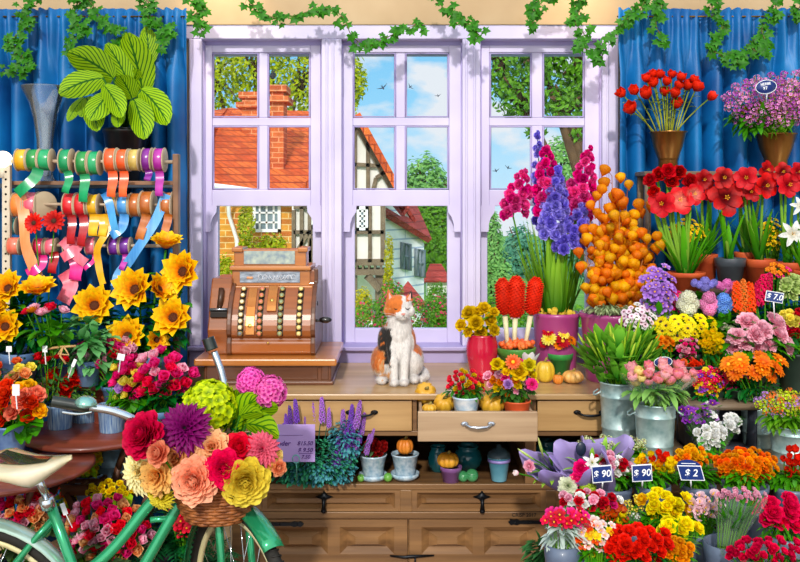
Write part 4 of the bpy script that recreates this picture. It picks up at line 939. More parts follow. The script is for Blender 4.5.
# ribbon rack
KY = 3.88; K = lambda px, py, dy=0: at(px, py, KY+dy)
BROWN = plain('rack_brown', '6a4630', '9a7050', 8, .4, coat=.2); PERF = plain('perforated_cream', 'c9b8a0', 'e8dcc8', 12, .5)
rk = thing('ribbon_rack', 'ribbon rack with brown posts and cream perforated left post', 'rack', (K(92, 0).x, KY, BENCHZ))
p = MB(); a = K(176.5, 154); p.box((a.x-.013, KY-.02, BENCHZ), (a.x+.013, KY+.02, a.z)); part('post', p, BROWN, rk, .004)
p = MB(); a = K(7, 165); w_ = sz(4, KY); 
for z0_, n_ in ((a.z, 30),):
    p.box((a.x-w_, KY-.012, BENCHZ), (a.x+w_, KY+.012, a.z))
po = part('post', p, PERF, rk, .002, label='cream perforated post')
h = MB()
for i in range(22):
    z = a.z-.03-i*.032
    if z > BENCHZ: h.lathe([(.0001, 0), (.005, 0)], 8, Matrix.Translation((a.x, KY-.0125, z)) @ FACE)
part('holes', h, C_DARK, po)
for y, r, dy in ((162, 1.9, 0), (205, 1.6, 0), (246, 1.8, 0)):
    p = MB(); p.tube([K(7, y-1, dy), K(176, y, dy)], sz(r, KY), 8); part('rod', p, plain('pale_rod', 'a89078', 'cdb8a0', 8, .4), rk)
p = MB(); p.bar(K(8, 183, .03), K(176, 183, .03), .015, sz(4, KY)); part('rail', p, BROWN, rk, .002)
# globe lamp on the left post
gl = thing('globe_lamp', 'small glowing round lamp bulb on top of the cream rack post', 'lamp', K(3, 172)); m = MB(); m.ball(K(3, 160), sz(9, KY), 0, 20, 14)
part('bulb', m, plain('lit_bulb', 'fff0c8', 'fff0c8', 1, .4, emit=2.2), gl); m = MB(); m.tube([K(3, 178), K(3, 168)], sz(4, KY), 12); part('socket', m, PERF, gl)
# spools
def ribm(c1, c2): return plain('ribbon_'+c1, c1, c2, 30, .25, spec=.7, stretch=(1, 1, .1))
COLS = dict(yellow=('e8a010', 'f8c828'), green=('0a8a50', '14a868'), dgreen=('0f7a3a', '35a84a'), lgreen=('30b070', '10a060'), red=('d01420', 'ee3038'), orange=('f0501c', 'ff7038'), gold=('b8923a', 'ecd078'), purple=('6a1478', '9a2aa8'), magenta=('a01a90', 'c838b0'),
  amber=('f08030', 'ff9a50'), pink=('e85068', 'f88aa0'), crimson=('e01850', 'f84078'), bronze=('a8541c', 'd07a34'), blue=('1c78c8', '5cb8f0'), sky=('2a80d0', '70bcf4'), coral=('f06048', 'f88a70'), hot=('e0107a', 'f83898'), darkred=('9a1018', 'c01c28'), peach=('f89050', 'ffb880'), teal=('2a8a90', '58b0b0'), violet=('581a80', '8a38b0'))
CARD = plain('spool_card', 'b8a080', 'dcc8a8', 9, .6)
def spool(px, py, w, r, col, label, tails=(), side=False, grp='ribbon spools on the rack', dy=0, hollow=True):
    c = K(px, py, dy); o = thing('ribbon_spool', label, 'ribbon spool', c, grp); T = Matrix.Translation(c) @ Matrix.Rotation(PI/2, 4, 'Y'); 
    if side: T = T @ Matrix.Rotation(.7, 4, 'X')
    k = sz(1, KY); W, Rr = w*k/2, r*k
    m = MB(); m.lathe([(Rr*.93, -W*.82), (Rr*.97, -W*.6), (Rr*.97, W*.6), (Rr*.93, W*.82)], 22, T); part('ribbon', m, ribm(*COLS[col]), o)
    for s in (-1, 1):
        m = MB(); m.lathe([(Rr*.2, W*s*.86), (Rr*1.03, W*s*.86), (Rr*1.05, W*s*.93), (Rr*1.03, W*s), (Rr*.2, W*s)], 22, T); part('flange', m, CARD, o)
    for (pts, tw, tc) in tails: ribbon_tail(o, pts, tw, tc)
    return o
def ribbon_tail(o, pts, w, col, name='ribbon_tail'):
    P = [K(x, y, -.055-.012*(i % 2)) for i, (x, y) in enumerate(pts)]; path = []
    for i in range(len(P)-1):
        p0, p1, p2, p3 = P[max(0, i-1)], P[i], P[i+1], P[min(len(P)-1, i+2)]
        for k in range(6):
            t = k/6; path.append(.5*((2*p1)+(p2-p0)*t+(2*p0-5*p1+4*p2-p3)*t*t+(3*p1-p0-3*p2+p3)*t**3))
    path.append(P[-1]); m = MB(); vs = []; W = sz(w, KY)/2; n = len(path)
    for i, q in enumerate(path):
        d = path[min(n-1, i+1)]-path[max(0, i-1)]; sd = d.cross(Vector((0, 1, 0))); sd = sd.normalized() if sd.length > 1e-6 else Vector((1, 0, 0))
        sd = (sd*math.cos(.2*math.sin(i*.5))+Vector((0, 1, 0))*math.sin(.2*math.sin(i*.5))); c = .014*math.sin(i*.45)
        for s in (-1, 1): vs.append(q+sd*W*s+Vector((0, c, 0)))
    m.add(vs, [(2*i, 2*i+1, 2*i+3, 2*i+2) for i in range(n-1)])
    t = part(name, m, ribm(*COLS[col]), o)
r1 = 'on the top rack rod'
spool(23, 160, 11, 11, 'yellow', 'yellow ribbon spool, first at the left '+r1)
spool(34.5, 160, 11, 11, 'dgreen', 'dark green ribbon spool with diagonal tail, beside the yellow one '+r1, [([(38, 168), (32, 180), (18, 194)], 11, 'green')])
spool(46.5, 160, 12, 11, 'lgreen', 'light green ribbon spool, third from the left '+r1)
spool(67, 161, 11, 12, 'green', 'green ribbon spool standing alone between two green pairs '+r1, [([(67, 171), (68, 182), (66, 193)], 8, 'green')])
spool(84, 163, 11, 12, 'dgreen', 'green ribbon spool with straight tail, left in a green pair '+r1, [([(84, 174), (84, 186), (84, 202)], 9.5, 'green')])
spool(95.5, 163, 10, 12, 'lgreen', 'green ribbon spool without a tail, right of a green pair '+r1)
spool(112, 160, 11, 12, 'orange', 'orange red ribbon spool, left of an orange pair '+r1, [([(112, 171), (112, 184), (112, 197)], 9, 'orange')])
spool(123.5, 160, 10, 11, 'orange', 'orange red ribbon spool, right of an orange pair '+r1, [([(123.5, 171), (123, 184), (124, 197)], 8.5, 'orange')])
spool(135, 160, 10, 11, 'gold', 'pale gold ribbon spool '+r1)
spool(148, 160, 9, 12, 'purple', 'dark purple ribbon spool '+r1, [([(148, 170), (148, 176), (148, 181)], 7, 'purple')])
spool(160, 160, 10, 12, 'magenta', 'magenta ribbon spool, last at the right '+r1, [([(159, 171), (159, 183), (160, 196)], 8, 'magenta')])
r2 = 'on the middle rack rod'
spool(20, 205, 12, 12, 'amber', 'orange ribbon spool with a long falling tail, first '+r2, [([(20, 196), (24, 225), (28, 250), (36, 277)], 11, 'peach')])
spool(33, 204, 12, 12, 'pink', 'rose pink ribbon spool beside the long orange tail '+r2)
spool(44, 205, 3, 13, 'teal', 'empty grey spool end turned sideways '+r2, side=True)
spool(71, 205, 11, 12, 'red', 'red ribbon spool, left of the red pair '+r2, [([(71, 215), (71, 230), (72, 244)], 8.5, 'darkred')])
spool(82.5, 205, 11, 12, 'red', 'red ribbon spool, right of the red pair '+r2, [([(82.5, 215), (83, 230), (82, 246)], 8.5, 'darkred')])
spool(94.5, 205, 10, 11, 'yellow', 'yellow ribbon spool next to the red pair '+r2, [([(94, 214), (93, 226), (94, 236)], 9.5, 'yellow'), ([(103, 214), (103, 228), (103, 237)], 8.5, 'yellow')])
spool(113, 204, 10, 11, 'yellow', 'yellow ribbon spool half hidden by a blue tail '+r2, [([(108, 215), (106, 232), (98, 250), (98, 268), (104, 284)], 7, 'yellow')])
spool(124.5, 205, 11, 11, 'sky', 'bright blue ribbon spool '+r2, [([(124, 214), (121, 228), (112, 236)], 9, 'sky'), ([(104, 193), (110, 208), (117, 233)], 8, 'blue')])
spool(136, 205, 10, 12, 'bronze', 'narrow bronze ribbon spool beside the bright blue one '+r2)
spool(148, 204, 12, 13, 'bronze', 'wide bronze ribbon spool with tail, left of the last '+r2, [([(146, 214), (143, 226), (140, 240)], 9, 'bronze')])
spool(168, 205, 10, 13, 'bronze', 'bronze ribbon spool, last at the right '+r2, [([(168, 214), (166, 226), (164, 240)], 8, 'bronze'), ([(166, 194), (152, 226), (132, 258), (118, 274), (116, 286)], 9.5, 'sky')])
r3 = 'on the bottom rack rod'
spool(15, 246, 12, 9, 'coral', 'coral ribbon spool, first at the left '+r3)
spool(40, 247, 10, 9, 'crimson', 'crimson ribbon spool with a hot pink tail '+r3, [([(42, 255), (40, 266), (32, 272), (27, 268)], 9, 'hot')])
spool(52, 247, 10, 9, 'pink', 'rose ribbon spool with a short dark red tail '+r3, [([(53, 252), (53, 262), (53, 273)], 9, 'darkred')])
spool(72, 246, 14, 9, 'pink', 'pink ribbon spool with crossing loose tails '+r3, [([(62, 240), (72, 252), (87, 263)], 10, 'pink'), ([(80, 238), (74, 250), (63, 258)], 10, 'pink'), ([(73, 256), (76, 268), (76, 280)], 13, 'hot'), ([(64, 272), (70, 286), (64, 302)], 15, 'pink')])
spool(92, 246, 10, 9, 'pink', 'pink ribbon spool beside the crossing tails '+r3, [([(94, 254), (92, 262), (85, 269)], 4, 'hot')])
spool(115, 246, 10, 9, 'violet', 'dark violet ribbon spool, left of the violet pair '+r3)
spool(126, 246, 10, 9, 'violet', 'purple ribbon spool, right of the violet pair '+r3, [([(125, 254), (124, 262), (122, 270)], 6, 'magenta')])
spool(14, 226, 8, 9, 'teal', 'teal ribbon spool near the cream post between two rods', dy=.05)
# single cut flowers
def cut_flower(name, label, cat, kind, mats, px, py, Y, r, d, foot, group=None, leafm=G_MID, nleaf=2, bloom='bloom', sc=(1, 1, 1), lw=.03, stem=G_STEM, sr=.003, extra=None):
    f = Vector(foot); p = at(px, py, Y); o = thing(name, label, cat, f, group); rr = sz(r, Y)
    put_head(bloom, kind, mats, o, p, d, rr, sc=sc); dd = Vector(d).normalized()
    if extra: put_head(extra[0], extra[1], extra[2], o, p+dd*rr*extra[3], d, rr*extra[4])
    sb = MB(); q = p-dd*rr*.25; stem_to(sb, q, f, sr, 0); part('stem', sb, stem, o)
    if nleaf:
        for i in range(nleaf):
            lb = MB(); t = .2+.4*i/max(1, nleaf); s = q.lerp(f, t); add_leaf(lb, s, (R.choice((-1, 1))*R.uniform(.5, 1), -.5, .5), lw*2.4, lw, .6, 'point'); part('leaf', lb, leafm, o)
    return o
SUN = (petal('a03c04', 'ffd21a', 'f88a08', var=.05, trans=.15),); SDISC = (plain('sunflower_disc', '3a1a08', '6a3410', 90, .9),)
GX = at(150, 345, 3.85)
vessel('plain', 150, 348, 382, 26, 20, 3.92, plain('blue_tin', '1c4a8a', '3a7ac0', 9, .35, .3), None, 'bucket', 'blue bucket holding the sunflowers on the bench', 'bucket', soil=False)
mx_ = {0: 'topmost sunflower turned sideways above the others'}
SF = [(166, 246, 17, (.15, -.35, 1), 'topmost sunflower seen from the side next to the ribbon rack post'), (184, 272, 22, (-.3, -1, .2), 'large sunflower furthest right beneath the topmost one'),
 (136, 290, 22, (-.25, -1, .35), 'sunflower in the middle of the right group below the blue ribbon tail'), (158, 290, 17, (.8, -.5, .5), 'sunflower turned right half hidden behind the middle one'),
 (95, 306, 21, (.1, -1, .35), 'sunflower left of the group above the pink cyclamen'), (128, 337, 20, (0, -1, .4), 'low sunflower above the mixed pink and yellow tulips'),
 (174, 318, 21, (-.1, -1, .35), 'sunflower at the lower right in front of the window casing'), (156, 340, 13, (.6, -.7, .2), 'small sunflower facing right just below the lower right one'), (188, 240, 9, (.3, .2, 1), 'small sunflower bud at the upper right edge')]
for px, py, r, d, lb in SF[:8]:
    Y = 3.72 if py > 280 else 3.78
    cut_flower('sunflower', lb, 'sunflower', 'sunflower', SUN, px, py, Y, r*1.1, d, at(150+(px-150)*.35, 372, 3.9), 'sunflowers in the blue bucket', nleaf=3, lw=.045, sr=.005, extra=('disc', 'disc', SDISC, .05, .95))
vessel('plain', 18, 350, 385, 22, 18, 3.9, plain('blue_tin', '1c4a8a', '3a7ac0', 9, .35, .3), None, 'bucket', 'blue bucket at the far left of the bench', 'bucket', soil=False)
for px, py, r, d, lb in [(9, 289, 18, (-.1, -1, .5), 'sunflower at the far left edge, upper of two'), (6, 327, 19, (.1, -1, .3), 'sunflower at the far left edge, lower of two'), (38, 292, 19, (.1, -.5, 1), 'sunflower seen from the side above the row of pink roses'), (-6, 308, 16, (.2, -1, .6), 'sunflower cut off by the left picture edge')]:
    cut_flower('sunflower', lb, 'sunflower', 'sunflower', SUN, px, py, 3.7, r*1.1, d, at(18+(px-18)*.4, 372, 3.88), 'sunflowers at the far left', nleaf=2, lw=.045, sr=.005, extra=('disc', 'disc', SDISC, .05, .95))
RED = petal('a00818', 'f02a20'); REDC = (RED, C_DARK)
for px, py, r, d, lb in [(34, 223, 11, (-.1, -1, .1), 'red gerbera in front of the ribbon rack, left of two'), (54, 221, 12, (.1, -1, .2), 'red gerbera in front of the ribbon rack, right of two')]:
    cut_flower('gerbera', lb, 'gerbera', 'daisy', (RED, C_DARK), px, py, 3.79, r, d, at(45, 372, 3.86), None, nleaf=0)
DB = plain('dull_blue_pot', '4468a4', '86a6cc', 12, .4)
# generic helpers for planted pots and bunches
def plant(name, label, cat, pot, e, Y, kind, pal, r, n, leaves, group=None, potmat=TERRA, potk='pot', fname='flower', **k):
    px, rim, bot, hw1, hw0 = pot; o = thing(name, label, cat, at(px, bot, Y), group)
    vessel(potk, px, rim, bot, hw1, hw0, Y, potmat, o)
    if n: flowers(o, kind, pal, e, Y, r, n, (px, rim, hw1*.6), fname, leaves=leaves, **k)
    elif leaves: lb = MB(); foliage(lb, e, Y, *leaves[1:4]); part('leaves', lb, leaves[0], o)
    return o
def bunch(name, label, cat, mouth, e, Y, kind, pal, r, n, leaves, group=None, fname='flower', sleeve=None, vs=None, **k):
    """a tied bunch of cut flowers standing in vessel vs"""
    px, py, hw = mouth; o = thing(name, label, cat, at(px, py, Y)-Vector((0, 0, .05)), group)
    flowers(o, kind, pal, e, Y, r, n, (px, py+3, hw*.8), fname, leaves=leaves, **k)
    if sleeve:
        m = MB(); top = at(e[0], e[1]+e[3]*.3, Y); bt = at(px, py, Y); seg = 22; vs_ = []; RX = sz(e[2], Y)*1.06
        for i in range(5):
            s = i/4; c = bt.lerp(top, s); rr = sz(hw, Y)*.7*(1-s)+RX*s
            for k_ in range(seg+1):
                a = 2*PI*k_/seg; w = 1+.05*math.sin(a*7)*s; vs_.append((c.x+rr*w*math.cos(a), Y+rr*.8*w*math.sin(a)*.8, c.z+.012*math.sin(a*5)*s))
        m.add(vs_, [(i*(seg+1)+k_, i*(seg+1)+k_+1, (i+1)*(seg+1)+k_+1, (i+1)*(seg+1)+k_) for i in range(4) for k_ in range(seg)]); part('sleeve', m, sleeve, o)
    return o
PINK = petal('d81a68', 'ff5aa0'); HOT = petal('b80c50', 'f02880'); LPINK = petal('f070a0', 'ffc8dc'); CORAL = petal('e8452a', 'ff8a60'); ORANGE = petal('e85a08', 'ff9a20'); YEL = petal('f0a808', 'ffe628'); WHT = petal('e8e4d0', 'ffffff', var=.08)
PEACH = petal('f08038', 'ffc890'); SALM = petal('e85048', 'ff9a80'); CRIM = petal('900a20', 'e0182c'); MAG = petal('a01060', 'e03a98'); LEMON = petal('e8d020', 'fff27a'); PURP = petal('5a1a8a', 'a85ad8'); LILA = petal('9a5ac0', 'd8a8ec'); BLU = petal('2a4ac0', '7aa0f0')
CLEAR = glass('cellophane', (.97, .99, .99, 1), .06, .06)
# row of pink and orange roses with raffia, red rose rows
FB = Vector
bunch('rose_bunch', 'short row of pink, red and orange roses tied with raffia beneath the sunflower', 'rose bunch', (52, 350, 16), (43, 311, 24, 4), 3.56, 'bud_rose', [(LPINK, C_YEL), (petal('b01030', 'f03048'), C_YEL), (ORANGE, C_YEL), (LPINK, C_YEL)], 8.5, 10, (G_MID, 26, 16, 11, 'oval'), front=.35, up=1.2, leaf_at=(46, 333, 28, 14))
m = MB(); m.tube([at(46, 349, 3.53), at(60, 347, 3.52), at(76, 346, 3.53)], .005, 5); m.tube([at(63, 347, 3.51), at(60, 356, 3.5), at(66, 364, 3.5)], .004, 5); m.tube([at(64, 347, 3.51), at(69, 355, 3.5), at(58, 354, 3.5), at(63, 347, 3.51)], .004, 5)
solo('raffia_bow', m, plain('raffia', 'b88a50', 'd8b078', 20, .8), 'tan raffia bow tied above the red roses', 'raffia bow')
plant('foliage_plant', 'broad leaved green plant between the sunflowers behind the cyclamen', 'potted plant', (88, 360, 385, 12, 10), (86, 344, 34, 30), 3.68, 'small', [], 1, 0, (petal('3a8a3a', '84c884'), 150, 16, 10), potmat=DB)
plant('foliage_plant', 'dark green plant filling the gap under the right sunflowers', 'potted plant', (150, 355, 385, 18, 14), (140, 328, 48, 34), 3.8, 'small', [], 1, 0, (G_DARK, 220, 16, 7), potmat=DB)
plant('foliage_plant', 'dark leafed plant below the left sunflowers', 'potted plant', (20, 352, 385, 18, 14), (24, 330, 46, 40), 3.8, 'small', [], 1, 0, (G_DARK, 230, 18, 8), potmat=DB)
# tables
def round_table(label, c, r, z, foot):
    o = thing('round_table', label, 'table', (c[0], c[1], 0)); m = MB(); m.lathe([(.001, z-.022), (r-.012, z-.022), (r, z-.014), (r, z-.006), (r-.006, z), (.001, z)], 56, Matrix.Translation((c[0], c[1], 0))); part('table_top', m, TABW, o)
    for k in range(4):
        a = PI/4+k*PI/2; d = Vector((math.cos(a), math.sin(a), 0)); cc = Vector((c[0], c[1], 0)); l = MB()
        P = [cc+d*(r*.85)+Vector((0, 0, z-.02)), cc+d*(r*.62)+Vector((0, 0, z-.12)), cc+d*(r*.3)+Vector((0, 0, z-.3)), cc+d*(r*.25)+Vector((0, 0, z*.45)), cc+d*(r*.5)+Vector((0, 0, z*.2)), cc+d*(r*.8)]
        for i in range(len(P)-1): l.bar(P[i], P[i+1], .028, .012, up=d.cross(Vector((0, 0, 1))))
        part('leg', l, BRN, o)
    m = MB(); 
    for zz, rr_ in ((z*.42, r*.27),): m.tube([Vector((c[0]+rr_*math.cos(2*PI*i/20), c[1]+rr_*math.sin(2*PI*i/20), zz)) for i in range(20)], .007, 6, closed=True)
    part('ring', m, BRN, o)
TR = (at(100, 425, 3.7).x, 3.66, .78); TF = (-1.45, 3.26, .75)
round_table('brown round cafe table at the back holding three blue tin pots', (TR[0], TR[1]), .29, TR[2], 0); round_table('brown round cafe table in front, behind the bicycle saddle', (TF[0], TF[1]), .33, TF[2], 0)
BT = plain('blue_striped_tin', '3a70b8', 'b4d4ea', 30, .25, .2, stretch=(6, 6, .1)); DB = plain('dull_blue_pot', '4468a4', '86a6cc', 12, .4)
# pots on the rear table
TZ = TR[2]
def on_table(px, py, z): return depth(py, z)
Y1 = depth(428, TZ)
plant('potted_red_roses', 'bright red roses in a blue tin, left on the rear round table', 'potted roses', (60, 404, 428, 13, 11), (64, 380, 17, 12), Y1, 'rose', [(petal('b00810', 'f83024'), C_YEL)], 9, 12, (petal('2a5a2a', '6a9a4a'), 130, 9, 4), potmat=BT, potk='plain', leaf_at=(62, 393, 32, 14))
plant('potted_red_roses', 'red and pink roses in the middle blue tin on the rear round table', 'potted roses', (85, 402, 423, 13, 11), (98, 365, 22, 16), depth(421, TZ), 'rose', [(CRIM, C_YEL), (PINK, C_YEL), (LPINK, C_YEL), (SALM, C_YEL)], 8, 18, (petal('2a5a2a', '6a9a4a'), 60, 9, 4), potmat=BT, potk='plain')
Y3 = depth(431, TZ)
plant('potted_mixed_tulips', 'pink, mauve and yellow flowers in the right blue tin on the rear round table', 'potted flowers', (112, 404, 431, 14, 11.5), (130, 380, 20, 22), Y3, 'cup', [(PINK, C_YEL), (LILA, C_YEL), (LEMON, C_YEL), (HOT, C_YEL)], 7.5, 24, (G_MID, 50, 15, 9), potmat=BT, potk='plain', leaf_at=(130, 400, 24, 10))
plant('potted_cyclamen', 'bright pink cyclamen behind the basket flowers at the right rear of the table', 'potted cyclamen', (160, 410, 432, 13, 10), (163, 374, 31, 25), 3.62, 'cup', [(PINK, C_YEL), (LPINK, C_YEL), (PINK, C_YEL), (petal('d01038', 'ff5070'), C_YEL)], 9.5, 44, (G_DARK, 60, 15, 11, 'oval'), potmat=DB, leaf_at=(165, 398, 26, 16))
plant('potted_cyclamen', 'pink and red cyclamen in the middle behind the rear table tins', 'potted cyclamen', (115, 385, 400, 13, 10), (108, 352, 34, 14), 3.7, 'cup', [(LPINK, C_YEL), (PINK, C_YEL), (CRIM, C_YEL)], 8.5, 34, (G_DARK, 60, 12, 8, 'oval'), potmat=DB)
bunch('rose_bunch', 'row of small dark red roses above the brighter red roses', 'rose bunch', (48, 392, 12), (46, 359, 17, 4), 3.58, 'bud_rose', [(petal('a80818', 'e82830'), C_YEL)], 7.5, 9, (petal('2a5a2a', '5a8a4a'), 120, 8, 4), front=.4, up=1.1, leaf_at=(34, 378, 34, 24))
# front table pots
Y4 = depth(460, TF[2])
plant('potted_ranunculus', 'orange red and yellow ranunculus in a blue grey pot on the front round table', 'potted ranunculus', (10, 424, 458, 17, 12), (14, 402, 31, 20), Y4, 'ranunculus', [(petal('c82010', 'f8503a'), C_YEL), (petal('c82010', 'f8503a'), C_YEL), (petal('e89010', 'ffc838'), C_YEL), (SALM, C_YEL)], 10, 26, (G_MID, 26, 22, 15, 'oval'), potmat=DB, potk='plain', leaf_at=(18, 425, 28, 12))
bunch('tulip_bunch', 'peach and yellow tulips with a white tag at the left edge behind the ranunculus', 'tulip bunch', (12, 430, 10), (10, 374, 24, 14), 3.5, 'bud_rose', [(PEACH, C_YEL), (LEMON, C_YEL), (CORAL, C_YEL)], 9, 18, (G_MID, 16, 18, 9))
TAGM = plain('white_tag', 'e4e8f0', 'ffffff', 9, .5)
def tag_card(label, px, py, w, h, Y, rot=0, foot=None):
    m = MB(); T = Matrix.Translation(at(px, py, Y)) @ Matrix.Rotation(rot, 4, 'Y'); W, H_ = sz(w, Y)*.4, sz(h, Y)*.4
    m.box((-W, -.001, -H_), (W, .001, H_), 0, T); m.bar(T @ Vector((0, 0, -H_)), T @ Vector((0, .01, -H_-.05)), .004, .003); solo('plant_tag', m, TAGM, label, 'plant tag', smooth=False)
tag_card('white plant tag sticking up in the orange ranunculus', 16, 390, 9, 14, Y4-.12); tag_card('small white tag between two rose rows', 45, 349, 6, 8, 3.52); tag_card('white tag among pink cyclamen above the mixed flowers', 121, 357, 9, 8, 3.5, .2)
tag_card('small white tag at the far left edge beneath the sunflower', 9, 349, 7, 7, 3.5); tag_card('grey plant label among red flowers below the saddle', 64, 509, 6, 15, 3.0, -.35); tag_card('white sliver of a tag beside pink cyclamen', 74, 363, 4, 10, 3.5, .4)
# below the tables
st = thing('plant_stool', 'low brown lattice plant stool beneath the rear table', 'stool', (at(105, 480, 3.6).x, 3.62, 0)); sx = at(118, 480, 3.6).x
m = MB()
for i in range(7): m.bar((sx-.16+i*.053, 3.48, .60), (sx-.16+i*.053, 3.78, .60), .014, .014)
for i in range(5): m.bar((sx-.17, 3.49+i*.07, .60), (sx+.17, 3.49+i*.07, .60), .014, .014)
m.box((sx-.18, 3.47, .57), (sx+.18, 3.485, .61)); m.box((sx-.18, 3.775, .57), (sx+.18, 3.79, .61)); part('lattice_top', m, BRN, st)
for a, b in ((-1, 0), (1, 0), (-1, 1), (1, 1)): l = MB(); l.bar((sx+a*.16, 3.48+b*.3, .58), (sx-a*.1, 3.48+b*.3, 0), .022, .022); part('leg', l, BRN, st)
vessel('bucket', 113, 438, 474, 19, 16, 3.68, plain('dull_zinc', '4a6478', '7a98a8', 12, .4, .4), None, 'bucket', 'grey zinc bucket standing under the rear table', 'bucket', soil=False)
plant('potted_yellow_flowers', 'yellow flowering plant between the two round tables', 'potted plant', (88, 474, 500, 14, 10), (88, 456, 14, 20), 3.62, 'rose', [(YEL, C_YEL)], 4.5, 34, (G_LIME, 50, 11, 6), potmat=DB)
plant('potted_yellow_flowers', 'yellow flowering plant in dark pot behind the stool legs', 'potted plant', (113, 503, 532, 20, 15), (108, 491, 24, 10), 3.4, 'rose', [(YEL, C_YEL)], 4.5, 22, (G_LIME, 40, 13, 8), potmat=plain('navy_pot', '141c34', '2a3450', 9, .4))
plant('potted_yellow_flowers', 'yellow and orange flowers behind the seat post', 'potted plant', (68, 510, 535, 16, 12), (72, 490, 18, 14), 3.75, 'rose', [(YEL, C_YEL), (YEL, C_YEL), (CORAL, C_YEL)], 5, 18, (G_LIME, 40, 13, 8), potmat=DB)
FB_ = [(petal('a80820', 'f01c3c'), C_YEL), (PINK, C_YEL), (petal('d01028', 'ff3a48'), C_YEL), (LPINK, C_YEL), (PEACH, C_YEL)]
plant('potted_begonia', 'red and pink begonia below the saddle at the left edge', 'potted begonia', (20, 560, 600, 22, 16), (18, 512, 38, 32), 3.15, 'cup', FB_, 8, 60, (petal('2a4a2a', '5a7a4a'), 60, 15, 10, 'oval'), potmat=DB)
plant('potted_begonia', 'large red and pink begonia seen between seat tube and green frame tubes', 'potted begonia', (100, 575, 620, 26, 19), (103, 530, 48, 32), 3.2, 'cup', FB_, 8, 80, (petal('2a4a2a', '5a7a4a'), 90, 15, 10, 'oval'), potmat=DB)
plant('potted_red_azalea', 'small red flowered plant behind the front wheel', 'potted plant', (190, 560, 610, 22, 16), (187, 520, 18, 16), 3.45, 'small', [(petal('a80820', 'f01c3c'), C_YEL)], 6, 18, (G_DARK, 60, 12, 6), potmat=plain('navy_pot', '141c34', '2a3450', 9, .4))
def fern(label, c, Y, n, L, mat, pot, seed):
    rr = random.Random(seed); o = thing('potted_fern', label, 'fern', at(pot[0], pot[2], Y)); vessel('pot', *pot, Y, plain('navy_pot', '141c34', '2a3450', 9, .4), o)
    m = MB(); b = at(pot[0], pot[1], Y)
    for i in range(n):
        a = rr.uniform(0, 6.28); e = rr.uniform(.25, 1.2); d = Vector((math.cos(a)*math.cos(e), math.sin(a)*math.cos(e)*.8-.15, math.sin(e))); q = b.copy(); ll = sz(L, Y)*rr.uniform(.7, 1.1)
        for k in range(12):
            d = (d-Vector((0, 0, .11))).normalized(); q2 = q+d*ll/12; m.tube([q, q2], .0015, 3)
            if k > 1:
                sd = d.cross(Vector((0, 0, 1))).normalized(); w = ll*.2*math.sin(PI*(k+1)/13.5)
                for s in (-1, 1): add_leaf(m, q, sd*s+d*.5, w, w*.35, .2, 'point', nu=3)
            q = q2
    part('fronds', m, mat, o)
fern('dark green fern between the two green frame tubes of the bicycle', None, 3.55, 34, 60, petal('0f4a24', '2f8a4a'), (172, 545, 600, 22, 17), 3)
fern('fern behind the front wheel beside the cabinet', None, 3.4, 26, 45, petal('1a4a2a', '3f7a4a'), (212, 565, 610, 18, 14), 4)
plant('foliage_plant', 'small leaved shrub on the floor behind the bicycle frame', 'potted plant', (150, 560, 605, 22, 16), (165, 535, 40, 30), 3.7, 'small', [], 1, 0, (petal('2a5a3a', '6a9a6a'), 160, 10, 6), potmat=plain('navy_pot', '141c34', '2a3450', 9, .4))
# ================================================================ CENTRE: LAVENDER, SHELF POTS, WORKTOP FLOWERS
SHZ = fz(484)
# cabinet shelf pots
SPK = plain('speckled_blue_glaze', '8fb4cc', 'd4e4ee', 60, .25, coat=.5); TEAL = plain('teal_glaze', '0c5a6a', '1a8a94', 12, .2, coat=.6); TEAL2 = plain('aqua_band_glaze', '3a8aa8', '7ab8cc', 9, .25, coat=.5)
CRF = petal('5a1018', 'a03030')
Yp = depth(479, SHZ)
def saucer(o, px, py, hw, Y, mat):
    a = at(px, py, Y); r = sz(hw, Y); m = MB(); m.lathe([(r*.8, 0), (r, .012), (r*1.02, .024), (r*.97, .024), (r*.8, .008), (.001, .008)], 26, Matrix.Translation((a.x, Y, a.z))); part('saucer', m, mat, o)
for px, top, bot, hw, pal, lab, rr_, n_, fc, k_ in ((373, 454, 477, 13.5, CRF, 'speckled pale blue pot on saucer with dark red sedum, nearest the lavender', 5, 26, (373, 447, 13, 8), 'rose'),):
    o = plant('potted_succulent', lab, 'potted plant', (px, top, bot, hw, 9), fc, Yp, k_, [(pal, C_DOT)], rr_, n_, (petal('3a5a3a', '6a8a5a'), 14, 8, 5), potmat=SPK, potk='plain'); saucer(o, px, bot+2, 14, Yp, SPK)
ORB = plain('orange_gourd', 'd8701a', 'f09a38', 9, .45)
def pumpkin(name, label, px, py, w, h, Y, mat, parent=None, group=None, ribs=9, tilt=0, zbot=None):
    c = at(px, py, Y); a, b = sz(w, Y)/2, sz(h, Y)/2
    if zbot is not None: c.z = zbot+b*.98
    T = Matrix.Translation(c) @ Matrix.Rotation(tilt, 4, 'X')
    if parent is None: o = thing(name, label, 'pumpkin', (c.x, c.y, c.z-b), group)
    else: o = parent
    m = MB(); n = 14; pr = [(max(.0001, a*math.sin(PI*i/n)**.8), -b*math.cos(PI*i/n)*(1-.18*math.exp(-((i-n)/1.6)**2)-.0)) for i in range(n+1)]
    m.lathe(pr, ribs*6, T, 0, wob=lambda an, z: 1-.13*abs(math.cos(ribs*an/2))**5); part('flesh' if parent is None else 'gourd', m, mat, o)
    s = MB(); s.tube([T @ Vector((0, 0, b*.75)), T @ Vector((.002, 0, b*1.0)), T @ Vector((.008, -.004, b*1.25))], [.007, .005, .006], 7); part('stalk', s, plain('stalk_tan', '7a6a2a', 'a8944a', 20, .8), o)
    return o
